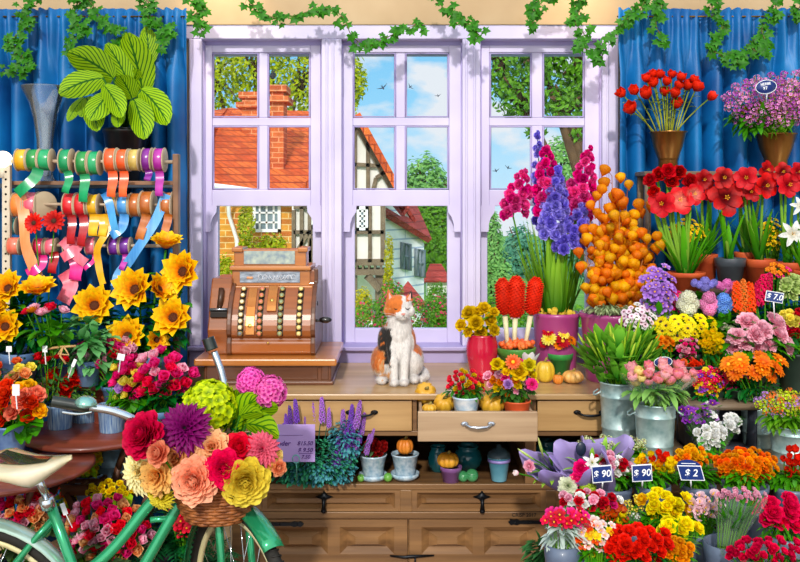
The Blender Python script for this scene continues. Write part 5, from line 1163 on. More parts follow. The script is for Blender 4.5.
o = thing('potted_gourd', 'pale blue saucer pot topped with an orange gourd, second from the lavender', 'potted plant', at(405, 476, Yp)); vessel('plain', 405, 453, 476, 13.5, 9, Yp, SPK, o); saucer(o, 405, 478, 14, Yp, SPK); pumpkin('', '', 405, 446, 17, 16, Yp, ORB, o)
Yv = depth(481, SHZ)
o = thing('potted_gourd', 'small violet pot with yellow orange gourd standing before the teal jars', 'potted plant', at(451, 482, Yv)); vessel('pot', 451, 466, 483, 10.5, 8, Yv, plain('violet_glaze', '7a4a8a', 'a070b0', 9, .3, coat=.3), o); pumpkin('', '', 448, 460, 22, 15, Yv, plain('amber_gourd', 'e09018', 'f4b83a', 12, .5), o)
def jar(kind, px, rim, bot, hw1, hw0, Y, mat, label, cat='jar'):
    a, b = at(px, rim, Y), at(px, bot, Y); b.z = SHZ; m = vessel_mb(kind, a.x, Y, SHZ, a.z, sz(hw0, Y), sz(hw1, Y)); o = solo('ceramic_jar', m, mat, label, cat); return o
jar('jar', 438, 446, 470, 8, 7, 3.78, TEAL, 'teal jar behind the violet pot, left of the large one'); jar('jar', 468, 445, 472, 11, 9, 3.8, TEAL, 'large round teal jar in the middle of the shelf')
o = thing('ceramic_jar', 'blue and lilac banded pot with dark rounded lid at the right of the shelf', 'jar', at(499, 480, Yv)); vessel('plain', 499, 456, 480, 11, 7.5, Yv, TEAL2, o, 'body', soil=False)
a = at(499, 458, Yv); k = sz(1, Yv); m = MB(); m.lathe([(11*k, 0), (11.6*k, 2*k), (11*k, 5*k), (7*k, 9*k), (3*k, 10*k), (2.4*k, 13*k), (.01*k, 14*k)], 22, Matrix.Translation(a)); part('lid', m, plain('slate_lid', '2a3a44', '4a6470', 9, .3), o)
m = MB(); m.lathe([(11.2*k, -3*k), (11.4*k, -3*k), (11.5*k, -.2*k), (11.2*k, -.2*k)], 22, Matrix.Translation(a)); part('band', m, plain('lilac_band', '7a6ac0', 'a89ae0', 9, .3), o)
jar('jar', 546, 440, 478, 9, 8, 3.86, TEAL, 'dark teal jar in the shadow right of the shelf post'); jar('jar', 574, 444, 478, 14, 10, 3.9, plain('navy_glaze', '14243a', '28405a', 9, .3), 'large navy jar in the shadow behind the wrapped bouquet')
LIME = plain('green_apple', '3f8a2a', '8ac85a', 9, .25, coat=.3); GLS = plain('green_glass_ball', '1f6a3a', '5ab878', 9, .1, coat=1)
for px, r, mt, lb in ((463, 5.5, GLS, 'dark green ball beside the violet pot'), (472, 6.5, GLS, 'larger green ball left of the banded pot'), (388, 4.5, LIME, 'small green ball between the two saucer pots'), (361, 3.8, LIME, 'small green ball left of the red sedum pot')):
    Y = Yv-.01; a = at(px, 477, Y); m = MB(); m.ball((a.x, Y, SHZ+sz(r, Y)), sz(r, Y), 0, 18, 12); solo('green_ball', m, mt, lb, 'ball')
# lavender trough
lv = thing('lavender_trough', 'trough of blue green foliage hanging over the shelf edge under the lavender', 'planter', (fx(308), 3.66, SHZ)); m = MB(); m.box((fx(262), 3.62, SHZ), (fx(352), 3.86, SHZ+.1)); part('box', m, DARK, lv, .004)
GB = petal('1a6a48', '5cc090', var=.15); GB2 = petal('1f5a7a', '6ab8c0')
lb = MB(); foliage(lb, (306, 462, 50, 24), 3.6, 1100, 5, 3.2, rnd=random.Random(2), dY=.07, shape='oval'); part('foliage', lb, GB, lv)
lb = MB(); foliage(lb, (318, 470, 40, 16), 3.56, 420, 4.6, 3, rnd=random.Random(3), dY=.05, shape='oval'); foliage(lb, (345, 440, 16, 22), 3.6, 420, 5, 3, rnd=random.Random(3), dY=.06, shape='oval'); part('foliage', lb, GB2, lv, label='bluer foliage')
lb = MB(); foliage(lb, (283, 412, 26, 18), 3.68, 160, 8, 3, rnd=random.Random(5), dY=.05); part('foliage', lb, GB, lv)
LV1 = petal('5a2a9a', '9a6ad8'); LV2 = petal('7a3aa8', 'c890e8')
LAV = [(290, 408, 14, 0), (296, 402, 16, 0), (286, 416, 12, 0), (283, 425, 10, 0), (314, 404, 14, 1), (322, 400, 17, 1), (329, 410, 13, 1), (343, 412, 16, 1), (351, 407, 16, 0), (358, 404, 18, 1), (352, 424, 18, 0), (363, 415, 15, 1), (346, 432, 20, 0), (338, 440, 20, 0), (357, 436, 14, 1), (368, 436, 14, 1), (372, 430, 10, 1), (341, 452, 15, 0), (333, 455, 10, 0), (360, 425, 14, 0), (305, 418, 8, 1), (349, 445, 14, 0)]
for i, (px, py, hl, ty) in enumerate(LAV):
    Y = 3.55+R.uniform(-.03, .05); foot = at(306+(px-306)*.6, 474, 3.66); p = at(px, py+hl*.6, Y)
    side = 'left' if px < 310 else 'right'
    o = thing('lavender', 'purple lavender spike rising behind the price sign' if px < 310 else 'purple lavender spike right of the price sign', 'lavender', foot, 'lavender stems %s of the price sign' % side)
    d = Vector(((px-foot.x*0-330)*.006+R.uniform(-.08, .08), -.1, 1)) if px > 310 else Vector((R.uniform(-.1, .1), -.1, 1))
    put_head('flower_spike', 'spike', ((LV1 if ty == 0 else LV2), C_GRN), o, p, d, sz(hl, Y)*.75, sc=(.62, .62, 1))
    s = MB(); stem_to(s, p, foot, .0018); part('stem', s, G_BLUE, o)
# price sign
SGN = plain('lilac_card', 'a98ad0', 'c4a8e4', 4, .6); INK = plain('violet_ink', '4a1a7a', '5a2a8a', 9, .6); sgY = 3.44
sg = thing('price_sign', 'lilac handwritten price card in the lavender', 'price sign', at(303, 470, sgY)); a, b = at(265, 462, sgY), at(315, 424.5, sgY)
m = MB(); m.box((a.x, sgY, a.z), (b.x, sgY+.004, b.z)); card = part('card', m, SGN, sg, .001)
for t, px, py, s_, al in (('Lavender', 265.5, 443.5, 6.6, 'LEFT'), ('Pot', 266.5, 449.5, 6.6, 'LEFT'), ('per', 273, 456.2, 6.4, 'LEFT'), ('$15.50', 312.5, 443.5, 5.6, 'RIGHT'), ('$ 9.50', 312.5, 450.2, 5.8, 'RIGHT'), ('7.50', 310, 457, 5.2, 'RIGHT')):
    text_part('lettering', t, sz(s_, sgY), Matrix.Translation(at(px, py, sgY-.001)) @ FACE, INK, card, align=al, shear=.25)
m = MB(); q = at(304, 449.7, sgY-.001); m.box((at(299, 0, sgY).x, sgY-.001, at(0, 453.6, sgY).z), (at(313, 0, sgY).x, sgY, at(0, 453.2, sgY).z)); m.box((at(277, 0, sgY).x, sgY-.001, at(0, 435.4, sgY).z), (at(303, 0, sgY).x, sgY, at(0, 435.1, sgY).z)); part('ink_line', m, INK, card, 0, False)
m = MB(); c = at(296, 459, sgY-.012); m.tube([c+Vector((sz(3.6, sgY)*math.cos(t_/12*6.0+.8+PI*1.0), 0, sz(4, sgY)*math.sin(t_/12*6.0+.8+PI))) for t_ in range(13)], .0022, 6); m.tube([at(296, 463, sgY-.01), at(296.5, 470, sgY-.005), at(297, 480, sgY+.04)], .0022, 6); part('clip', m, plain('mint_wire', '5ab0a8', '90d8d0', 9, .3, .4), sg)
# worktop things
RV = depth(380, CT)
def on_ct(py): return depth(py, CT)
o = solo('red_vase', vessel_mb('vase', at(482, 0, on_ct(379)).x, on_ct(379), CT, at(0, 334, on_ct(379)).z, sz(11, 3.8), sz(14.5, 3.8)), plain('crimson_glaze', 'b80c30', 'd81c44', 3, .22, coat=.6), 'crimson ceramic vase on the worktop right of the cat', 'vase')
YR = on_ct(379); YM = petal('b88a08', 'ecc828', var=.15)
for i, (px, py, r) in enumerate([(469, 313, 9), (461, 325, 7), (476, 323, 9.5), (484, 308, 8), (490, 320, 8), (494, 330, 7), (481, 332, 8), (468, 332, 6), (494, 312, 6), (477, 312, 7)]):
    cut_flower('ranunculus', 'golden yellow ranunculus in the crimson vase', 'ranunculus', 'ranunculus', (YM, C_YEL), px, py, YR-.03-.02*(i % 3), r*.88, ((px-480)*.03, -1, .5-(py-320)*.03), at(480+(px-480)*.3, 340, YR), 'yellow ranunculus in the crimson vase', nleaf=1, lw=.02)
# celosia
YC = 3.88; o = thing('green_pot', 'green pot filled with small orange balls holding three red plumes', 'pot', at(516, 370, YC)); vessel('pot', 516, 347, 374, 19, 15, YC, plain('leaf_green_glaze', '3a7a2a', '5fa344', 9, .4, coat=.2), o, 'body')
m = MB(); rr = random.Random(1); a = at(516, 344, YC)
for i in range(60): q = rr.random()**.5*sz(17, YC); t_ = rr.uniform(0, 6.28); m.ball((a.x+q*math.cos(t_), YC+q*math.sin(t_), a.z-.01+rr.uniform(0, .02)), .0125, 0, 8, 6)
mk = part('orange_balls', m, plain('orange_ball', 'e04818', 'f88838', 40, .5), o); mk['kind'] = 'stuff'
CEL = petal('c81008', 'f83a20', var=.08, rough=.6)
STK = plain('pale_stalk', 'd8cfa0', 'f0ecc8', 9, .6)
for px, y0, y1, fxp in ((503.5, 278, 315, 508), (516, 276, 318, 514), (534, 277, 315, 524)):
    c = at(px, (y0+y1)/2, YC-.03); ft = at(fxp, 352, YC); w_ = {503.5: 'left', 516: 'middle', 534: 'right'}[px]; o = thing('red_celosia', '%s one of three bright red plumes in the green pot' % w_, 'celosia', ft, 'red plumes in the green pot')
    L_ = sz((y1-y0)/2, YC); put_head('plume', 'celosia', (CEL, CEL), o, c, c-at(fxp+ (px-fxp)*.3, 345, YC), L_, sc=(1.12, 1.12, 1)); s = MB(); s.tube([c+(ft-c)*.35, ft], [.012, .008], 8); part('stalk', s, STK, o)
# small green pot with mixed daisies
YG = on_ct(377)
plant('potted_primrose', 'small bright green pot with yellow and magenta blooms before the pink pot', 'potted flowers', (560, 353, 375, 12.5, 8.5), (558, 338, 17, 11), YG, 'daisy', [(YEL, C_DARK), (ORANGE, C_DARK), (PINK, C_YEL), (LEMON, C_YEL), (CRIM, C_YEL)], 7.5, 12, (G_DARK, 14, 9, 5), potmat=plain('bright_green_pot', '2a8a3a', '4fb458', 9, .35, coat=.2))
# tall pink pots
PKG = plain('orchid_pink_glaze', 'a83a80', 'cf62a6', 4, .3, coat=.4)
YT = 3.98
o = solo('pink_pot', vessel_mb('plain', at(556, 0, YT).x, YT, CT, at(0, 312, YT).z, sz(19, YT), sz(23, YT)), PKG, 'tall orchid pink pot holding purple gladioli', 'pot')
YH = 3.86
o = solo('pink_pot', vessel_mb('plain', at(612, 0, YH).x, YH, CT, at(0, 312, YH).z, sz(25, YH), sz(31, YH)), PKG, 'wide orchid pink pot holding the orange lantern branches', 'pot')
m = MB(); rr = random.Random(8); a = at(556, 310, YT)
for i in range(40): q = rr.random()**.5*sz(20, YT); t_ = rr.uniform(0, 6.28); m.ball((a.x+q*math.cos(t_), YT+q*math.sin(t_), a.z-.015+rr.uniform(0, .02)), .016, 0, 7, 5)
o = solo('yellow_moss', m, plain('yellow_moss', 'c8a018', 'f0d048', 60, .9), 'yellow moss balls topping the tall pink pot', 'moss'); o['kind'] = 'stuff'
m = MB(); rr = random.Random(9); foliage(m, (612, 308, 27, 5), YH-.05, 220, 8, 2.5, rnd=rr, dY=.08); o = solo('moss', m, petal('7a9a6a', 'c0d0a0', var=0), 'grey green moss topping the wide pink pot', 'moss'); o['kind'] = 'stuff'
# gladioli
GM = [(petal('a00c60', 'f83c9c'), C_YEL), (petal('b81870', 'ff68b4'), C_YEL)]; GV = [(petal('4a3aa8', '9a8af0'), C_YEL), (petal('5a4ab8', 'b0a4f4'), C_YEL)]
def gladiolus(label, top, bot, rx_, pal, Y, n, rr_=5.6):
    ft = at(556+((bot[0]-556)*.45), 316, YT); o = thing('gladiolus', label, 'gladiolus', ft, 'gladioli in the tall pink pot'); a, b = at(*top, Y), at(*bot, Y); s = MB(); s.tube([a, b, (b+ft)/2+Vector((0, 0, 0)), ft], [.002, .004, .005, .006], 6); part('stem', s, G_STEM, o)
    n = int(n*1.15)
    for i in range(n):
        t = (i+.3)/n; c = a.lerp(b, t); w = sz(rx_, Y)*min(1, .12+t*1.7); an = i*2.4
        p = c+Vector((w*math.cos(an), -abs(w*math.sin(an))*.8, R.uniform(-.01, .01))); rr2 = sz(rr_, Y)*.98*(.6+.5*min(1, t*1.6))
        put_head('floret', 'rose', pal[R.randrange(2)], o, p, (math.cos(an)*.9, -1+.2*math.sin(an), .25), rr2)
gladiolus('lilac blue gladiolus rising highest among the purple flowers', (537, 131), (543, 232), 7, GV, YT+.05, 26, 4.8)
gladiolus('magenta gladiolus leaning left, lowest of the magenta ones', (524, 170), (513, 216), 11, GM, YT-.02, 20)
gladiolus('magenta gladiolus in the centre beside the highest lilac one', (546, 145), (549, 218), 11, GM, YT-.03, 26, 6)
gladiolus('lilac gladiolus in the middle ending in a wide lower cluster', (558, 168), (552, 236), 11, GV, YT-.06, 30, 6)
gladiolus('magenta gladiolus on the right of the bunch', (589, 149), (575, 222), 12, GM, YT-.02, 32, 6)
gladiolus('lilac gladiolus hanging lowest at the right of the bunch', (583, 205), (566, 252), 13, GV, YT-.07, 26, 5.5)
m = MB(); rr = random.Random(11)
for i in range(90):
    bx_ = 556+rr.uniform(-17, 17); tx_ = bx_+rr.uniform(-8, 8)+(bx_-556)*1.1; ty_ = rr.uniform(215, 275); Y = YT+rr.uniform(-.06, .05)
    a, b = at(bx_, 312, Y), at(tx_, ty_, Y-.02); d = b-a; add_leaf(m, a, d, d.length, sz(rr.uniform(4, 7), Y), .05, 'strap', nu=5)
o = solo('gladiolus_leaves', m, petal('2a6a1a', '9acc4a', var=0), 'dense upright sword shaped green leaves standing in the tall pink pot', 'leaves'); o['kind'] = 'stuff'
# physalis
PHY = [(petal('e05a08', 'ffb030', var=.15, trans=.5), C_GRN), (petal('f07808', 'ffc848', var=.2, trans=.4), C_GRN), (petal('d04808', 'ff9028', var=.2, trans=.4), C_GRN)]
rr = random.Random(12); branches = [(598, 190), (612, 180), (628, 184), (640, 205), (650, 235), (655, 262), (652, 290), (590, 225), (586, 260), (590, 290), (606, 235), (622, 225), (634, 255), (612, 275), (636, 290)]
branches += [(604, 208), (620, 205), (628, 235), (600, 255), (622, 262), (645, 268), (598, 280), (625, 292)]
brn = ['upper left', 'topmost left', 'topmost right', 'upper right shoulder', 'right edge', 'lower right edge', 'lowest right', 'left edge', 'lower left edge', 'lowest left', 'centre left', 'centre', 'centre right', 'lower centre', 'lower right centre', 'left shoulder', 'upper middle', 'middle, right of the stem centre', 'middle left', 'dense middle', 'right flank', 'lower left flank', 'lower middle']
for (bx_, by_), nm in zip(branches, brn):
    ft = at(612+(bx_-612)*.35, 318, YH); Y = YH-.03-rr.uniform(-.06, .07); tip = at(bx_, by_-4, Y); o = thing('physalis_branch', 'orange lantern branch at the %s of the wide pink pot' % nm, 'physalis', ft, 'orange lantern branches in the wide pink pot')
    m = MB(); mid = ft.lerp(tip, .5)+Vector((0, -.02, 0)); path = [ft, mid, tip]; m.tube(path, [.004, .003, .0015], 6)
    k_ = 13 if by_ < 240 else 10
    for i in range(k_):
        t = i/k_; t = 1-t*.7; c = (mid.lerp(tip, (t-.5)*2) if t > .5 else ft.lerp(mid, t*2)); off = Vector((rr.uniform(-1, 1)*sz(12, Y), rr.uniform(-1, .3)*.05, rr.uniform(-.6, .8)*sz(9, Y)))
        p = c+off; m.tube([c, (c+p)/2+Vector((0, 0, .008)), p+Vector((0, 0, .01))], .0012, 4)
        put_head('lantern', 'lantern', PHY[rr.randrange(3)], o, p, (rr.uniform(-.5, .5), rr.uniform(-.5, .3), 1), sz(rr.uniform(5.2, 7.0), Y))
    part('stem', m, plain('physalis_twig', '8a4a18', 'c07830', 20, .7), o)
# pumpkins on the worktop
PY = plain('yellow_gourd', 'd0a018', 'f0d040', 6, .4, coat=.3); PO = plain('pale_orange_gourd', 'e09838', 'f8c878', 6, .4, coat=.3)
pumpkin('pumpkin', 'large smooth yellow gourd behind the mixed bouquet', 545, 376, 20, 22, on_ct(382), PY, zbot=CT, ribs=7)
pumpkin('pumpkin', 'small flat pale orange pumpkin at the right on the worktop', 573, 380, 22, 13, on_ct(383), PO, zbot=CT)
pumpkin('pumpkin', 'tiny orange pumpkin between the two larger ones on the worktop', 558, 382, 10, 10, on_ct(384), ORB, zbot=CT)
# drawer contents
DBZ = DZ0+.02; PD = plain('golden_pumpkin', 'c88a10', 'e8b838', 6, .45, coat=.2)
Yd = 3.47
pumpkin('pumpkin', 'round golden pumpkin standing highest at the left corner of the open drawer', 425.5, 393, 22, 22, 3.62, PD, tilt=.9)
pumpkin('pumpkin', 'golden pumpkin in the open drawer just left of the blue white pot', 444, 403, 21, 19, 3.48, PD, tilt=.7)
pumpkin('pumpkin', 'small flattened golden pumpkin in the front left corner of the open drawer', 429.5, 408, 15, 9, 3.44, PD)
pumpkin('pumpkin', 'golden pumpkin between the two flower pots in the open drawer', 492, 403, 26, 20, 3.47, PD, tilt=.5)
plant('potted_roses', 'small red and yellow rosebuds in a blue and white pot in the open drawer', 'potted roses', (466, 396, 420, 13.5, 10), (466, 382, 20, 12), 3.43, 'bud_rose', [(petal('c82040', 'f85868'), C_YEL), (petal('c82040', 'f85868'), C_YEL), (YM, C_YEL)], 4.3, 44, (petal('1f5a1a', '4f9a3a'), 60, 9, 5, 'oval'), potmat=plain('blue_white_china', '8ab8dc', 'f0f6fc', 26, .25, coat=.5), potk='plain', leaf_at=(466, 390, 20, 9), bulge=.05)
o = plant('potted_bouquet', 'large mixed orange, yellow and pink bouquet in a terracotta pot in the open drawer', 'potted bouquet', (517, 400, 422, 13.5, 10), (512, 377, 27, 17), 3.43, 'rose', [(ORANGE, C_YEL), (YEL, C_YEL), (CORAL, C_YEL), (LPINK, C_YEL), (PINK, C_YEL)], 5.5, 30, (petal('1f4a1a', '4f8a3a'), 60, 11, 6, 'oval'), potmat=plain('bright_terracotta', 'c84818', 'e8683a', 12, .5), potk='plain', leaf_at=(512, 391, 22, 10), bulge=.06)
for px, py, r, m_, k_ in ((519, 371, 9.5, YM, 'ranunculus'), (513, 362, 8.5, CORAL, 'daisy'), (497, 364, 6.5, YEL, 'ranunculus'), (529, 365, 7, petal('a8a018', 'e0d048'), 'ranunculus'), (532, 384, 6, PINK, 'carnation'), (508, 384, 5, LILA, 'rose')): put_head('flower', k_, (m_, C_YEL), o, at(px, py, 3.36), (0, -1, .4), sz(r, 3.36))
lb = MB()
for t_ in ((527, 358, -.2), (533, 359, .4), (530, 356, .1)): add_leaf(lb, at(t_[0], 366, 3.45), (t_[2], -.3, 1), .06, .035, .1, 'oval')
part('white_petals', lb, WHT, o)
# ================================================================ RIGHT SIDE: STEPPED FLOWER DISPLAY
STW = wood('grey_brown_stand', '5a4a3a', '8a7660', 'X')
def tier(label, x0, x1, y0, y1, z, name='display_shelf', legs=True, base=0):
    o = thing(name, label, 'shelf', ((x0+x1)/2, (y0+y1)/2, base)); m = MB(); m.box((x0, y0, z-.02), (x1, y1, z)); part('board', m, STW, o, .003)
    for x in (x0+.02, x1-.02):
        for y in (y0+.02, y1-.02): l = MB(); l.box((x-.012, y-.012, base), (x+.012, y+.012, z-.02)); part('leg', l, STW, o)
    return o
Z1 = EYE+(HZ-172)*4.1/FL; Z2 = 1.33
tier('highest shelf behind the amaryllis carrying two brass vases', wx(640, 4.05), wx(845, 4.05), 3.98, 4.14, Z1, base=CT)
tier('shelf on the worktop carrying the row of amaryllis pots', wx(664, 3.85), wx(880, 3.85), 3.72, 3.96, Z2, base=CT)
BRASS = plain('antique_brass', '6a3c18', 'c08a48', 10, .28, .85, stretch=(1, 1, .3))
YB1 = 4.06
o = solo('brass_vase', vessel_mb('cone', at(668, 0, YB1).x, YB1, Z1, at(0, 132, YB1).z, sz(9.5, YB1), sz(18, YB1)), BRASS, 'flared brass vase holding red tulips', 'vase')
o = solo('brass_vase', vessel_mb('cone', at(776, 0, YB1).x, YB1, Z1, at(0, 134, YB1).z, sz(11, YB1), sz(19.5, YB1)), BRASS, 'flared brass vase holding the lilac azalea at the right', 'vase')
TUL = (petal('a80c08', 'f8341c', var=.12), C_YEL)
TP = [(621, 93, 7), (634, 90, 7.5), (646, 93, 9), (653, 82, 7.5), (653, 74, 6), (646, 78, 6.5), (630, 108, 9), (665, 91, 7), (667, 81, 6.5), (672, 74, 6), (681, 77, 7), (679, 85, 7), (688, 85, 7.5), (698, 86, 8), (677, 103, 8), (675, 93, 7), (660, 74, 6.5), (694, 79, 6)]
for i, (px, py, r) in enumerate(TP):
    Y = 3.98+.05*((i*7) % 5)/5-(.04 if r > 8 else 0); cut_flower('tulip', 'red tulip in the crowd above the brass vase' if i not in (0, 6) else ('red tulip leaning furthest left' if i == 0 else 'open red tulip hanging lowest at the left of the brass vase'), 'tulip', 'tulip', TUL, px, py, Y, r*1.0, ((px-665)*.018, -.5, 1-.006*abs(px-665)), at(668+(px-668)*.28, 137, YB1), 'red tulips in the brass vase', nleaf=2, lw=.016, leafm=petal('4a7a20', 'b8c848'), stem=petal('6a8a20', 'c8cc58'))
cut_flower('tulip', 'single red tulip bending far out to the right', 'tulip', 'tulip', TUL, 712, 96, 4.0, 7, (.7, -.3, .8), at(672, 137, YB1), None, nleaf=0, stem=petal('6a8a20', 'c8cc58'))
# lilac azalea
o = thing('lilac_azalea', 'mounded lilac pink azalea in the right brass vase', 'azalea', at(776, 138, YB1))
LAZ = [(petal('a03a98', 'e898d8'), C_YEL), (petal('8a2a98', 'd070cc'), C_YEL), (petal('b850a8', 'f4b4e0'), C_YEL)]
flowers(o, 'sprig', LAZ, (768, 102, 44, 26), 4.02, 6.2, 95, (776, 134, 10), leaves=(G_MID, 110, 17, 5.5), leaf_at=(762, 118, 34, 18), bulge=.09)
flowers(o, 'sprig', LAZ, (795, 95, 22, 24), 4.0, 6.2, 30, (776, 134, 10), 'flower', bulge=.09)
NAVY = plain('navy_sign', '0c2868', '1c3c8c', 5, .35, coat=.3); WINK = plain('white_marker', 'f4f6fc', 'ffffff', 9, .5)
def oval_tag(px, py, rx_, ry_, Y, label, tilt=0, texts=(), foot=20):
    o = thing('oval_tag', label, 'price tag', at(px, py+foot, Y+.02)); m = MB(); a = at(px, py, Y); T = Matrix.Translation(a) @ Matrix.Rotation(tilt, 4, 'Y') @ FACE
    m.lathe([(.0001, -.0015), (1, -.0015), (1, .0015), (.0001, .0015)], 30, T @ Matrix.Diagonal((sz(rx_, Y), sz(ry_, Y), 1, 1))); c = part('card', m, NAVY, o)
    m = MB(); m.tube([T @ Vector((sz(rx_, Y)*math.cos(t/30*2*PI), sz(ry_, Y)*math.sin(t/30*2*PI), .0015)) for t in range(30)], .0015, 5, closed=True); part('rim', m, WINK, c)
    for (t, dx, dy, s_) in texts: text_part('lettering', t, sz(s_, Y), T @ Matrix.Translation((sz(dx, Y), sz(dy, Y), .002)), WINK, c)
    m = MB(); m.tube([T @ Vector((0, -sz(ry_, Y), 0)), at(px, py+foot, Y+.03)], .0025, 5); part('stake', m, WINK, o)
oval_tag(766, 87, 10.5, 6.8, 3.87, 'dark blue oval plant tag stuck in the lilac azalea', -.15, (('HERBE', 0, 3, 3.6), ('$7', -1, -1.2, 4.2)), foot=16)
# amaryllis
AM = [(petal('a00810', 'e81c1c', mid='700410'), C_YEL), (petal('f8b0a0', 'e03038'), C_YEL), (petal('8a0410', 'c81018'), C_YEL), (petal('980818', 'd81c28'), C_YEL)]
GREY = plain('charcoal_plastic', '3a4048', '5a626a', 9, .4, coat=.2)
def ama(label, px, rim, hw, Y, blooms, mat=TERRA, nl=8, name='potted_amaryllis', cat='amaryllis', kinds=None, lh=(35, 60), bot=None):
    o = thing(name, label, cat, Vector((at(px, 0, Y).x, Y, Z2))); bt = HZ+(EYE-Z2)*FL/Y
    vessel('pot', px, rim, bt, hw, hw*.72, Y, mat, o)
    st_ = MB(); 
    for it in blooms:
        bx_, by_, r, mi = it[:4]; k_ = it[4] if len(it) > 4 else 'amaryllis'; yy = Y-.05-.02*(mi % 2); p = at(bx_, by_, yy)
        put_head('bloom', k_, AM[mi] if mi < 4 else (WHT, C_YEL), o, p, ((bx_-px)*.02, -1, .12), sz(r, yy)*.98)
        foot = at(px+(bx_-px)*.2, rim+1, Y); st_.tube([p+Vector((0, .03, -.01)), Vector(((p.x*.6+foot.x*.4), Y, (p.z*.5+foot.z*.5))), foot], [.005, .0065, .008], 7)
    part('stem', st_, petal('5a9a2a', 'a0cc58'), o); m = MB()
    for i in range(nl):
        a = R.uniform(-1, 1); f = at(px+a*hw*.4, rim+2, Y+R.uniform(-.02, .03)); d = Vector((a*.5+R.uniform(-.12, .12), R.uniform(-.3, .15), 1)); add_leaf(m, f, d, sz(R.uniform(*lh), Y), sz(R.uniform(4, 6.5), Y), .35, 'strap', nu=7)
    part('leaves', m, petal('1f6a1a', '6ab838'), o); return o
Y2 = 3.84
o = ama('amaryllis with large open pale streaked blooms, nearest the orange lanterns', 686, 272, 18, Y2-.04, [(662, 204, 13, 3), (680, 200, 14, 1), (694, 194, 11, 1), (654, 192, 7, 0, 'rose'), (650, 180, 7, 3, 'rose'), (659, 174, 7.5, 0, 'rose'), (668, 171, 8, 3, 'rose'), (679, 172, 7.5, 0, 'rose'), (690, 181, 8, 2, 'rose'), (672, 181, 7, 0, 'rose')], nl=26, lh=(35, 62))
ama('red amaryllis in the dark grey plastic pot', 730, 258, 14.5, Y2, [(726, 198, 16, 0), (724, 178, 11, 0)], GREY, 4)
ama('red amaryllis in an orange terracotta pot right of the grey pot', 760, 259, 14, Y2, [(766, 186, 12, 0), (751, 192, 9, 2), (746, 178, 11.5, 3)], nl=9, lh=(40, 68))
ama('red amaryllis behind, between streaked blooms and grey pot', 706, 254, 11, Y2+.08, [(704, 180, 10, 2), (711, 195, 8, 0)], nl=8)
ama('red amaryllis at the right picture edge above the white lily', 789, 262, 14, Y2-.02, [(789, 185, 12, 3), (783, 172, 9, 0), (799, 172, 10, 3)], nl=9, lh=(35, 60))
ama('red amaryllis half hidden behind the terracotta pots', 745, 252, 10, Y2+.09, [(742, 201, 7, 2), (767, 170, 9, 2)], nl=8)
ama('white lily at the right edge in front of the red amaryllis', 806, 270, 14, Y2-.06, [(793, 234, 12, 4, 'lily'), (801, 206, 9, 4, 'lily'), (806, 228, 10, 4, 'lily')], nl=8, name='potted_lily', cat='lily', lh=(30, 48))
for px, py, w in ((716, 256, 10), (775, 253, 9), (772, 268, 12)):
    pass
for (cx, cy, rx_, ry_, lb) in ((688, 232, 20, 12, 'small yellow flowered plant behind the streaked amaryllis'), (772, 235, 12, 16, 'small yellow flowered plant between two red amaryllis at the right')):
    plant('potted_yellow_flowers', lb, 'potted plant', (cx, 262, HZ+(EYE-Z2)*FL/3.9, 11, 8), (cx, cy, rx_, ry_), 3.92, 'small', [(YEL, C_YEL)], 3.2, 34, (G_MID, 60, 12, 4), leaf_at=(cx, cy+8, rx_, ry_+6))
# third row: on the worktop
def pot3(label, px, e, kind, pal, r, n, leaves, Y=3.66, name='potted_flowers', cat='potted flowers', rim=352, **k):
    return plant(name, label, cat, (px, rim, HZ+(EYE-CT)*FL/Y, 16, 12), e, Y, kind, pal, r, n, leaves, potmat=plain('dark_green_pot', '1a2a22', '2c4034', 9, .5), potk='plain', **k)
pot3('purple stocks beside the orange lanterns, left of the white cluster', 658, (659, 291, 17, 25), 'small', [(petal('6a2aa0', 'b888e0'), C_YEL), (petal('7a38b0', 'c49ae8'), C_YEL)], 6, 60, (G_MID, 40, 12, 6), bulge=.07, Y=3.62)
pot3('crimson pink flowers wedged between purple stocks and white cluster', 672, (673, 300, 8, 13), 'small', [(PINK, C_YEL), (HOT, C_YEL)], 4.5, 26, (G_MID, 10, 10, 5), Y=3.66, bulge=.04)
HYD = [('white hydrangea cluster in the third row', (688, 303, 12, 12), petal('d8d8b0', 'fdfce8')), ('pink hydrangea cluster left of the blue one', (709, 303, 10, 13), petal('e85aa8', 'ffb0dc')), ('blue hydrangea cluster in the third row', (724, 304, 10, 11), petal('2a58b8', '88b4f4')), ('violet blue hydrangea above and behind the pink one', (705, 284, 13, 7), petal('5a5ac0', 'a8a0e8')), ('lilac pink hydrangea behind the blue one', (727, 286, 10, 7), petal('c050a0', 'f090cc'))]
for i, (lb, e, m_) in enumerate(HYD):
    o = pot3(lb, e[0], e, 'small', [(m_, C_YEL)], 1, 0, None, Y=3.68+.05*(i > 2), name='potted_hydrangea', cat='hydrangea', rim=355)
    Yh = 3.6+.07*(i > 2); c = at(e[0], e[1], Yh); [put_head('flower_cluster', 'pom', (m_, m_), o, c+Vector((sz(dx*e[2], Yh), .01*abs(dx), sz(dz*e[3], Yh))), (dx, -1, .4+dz), sz(min(e[2], e[3])*.66, Yh)*(1.05 if dx == 0 else .9)) for dx, dz in ((0, .38), (-.42, -.12), (.42, -.1), (0, -.48))+(((-.75, .1), (.75, .1)) if e[2] > e[3]*1.3 else ())]
    m = MB(); m.tube([c, at(e[0], 357, 3.68)], .006, 6); foliage(m, (e[0], 322, 13, 10), 3.64, 16, 13, 8, rnd=R); part('leaves', m, G_MID, o)
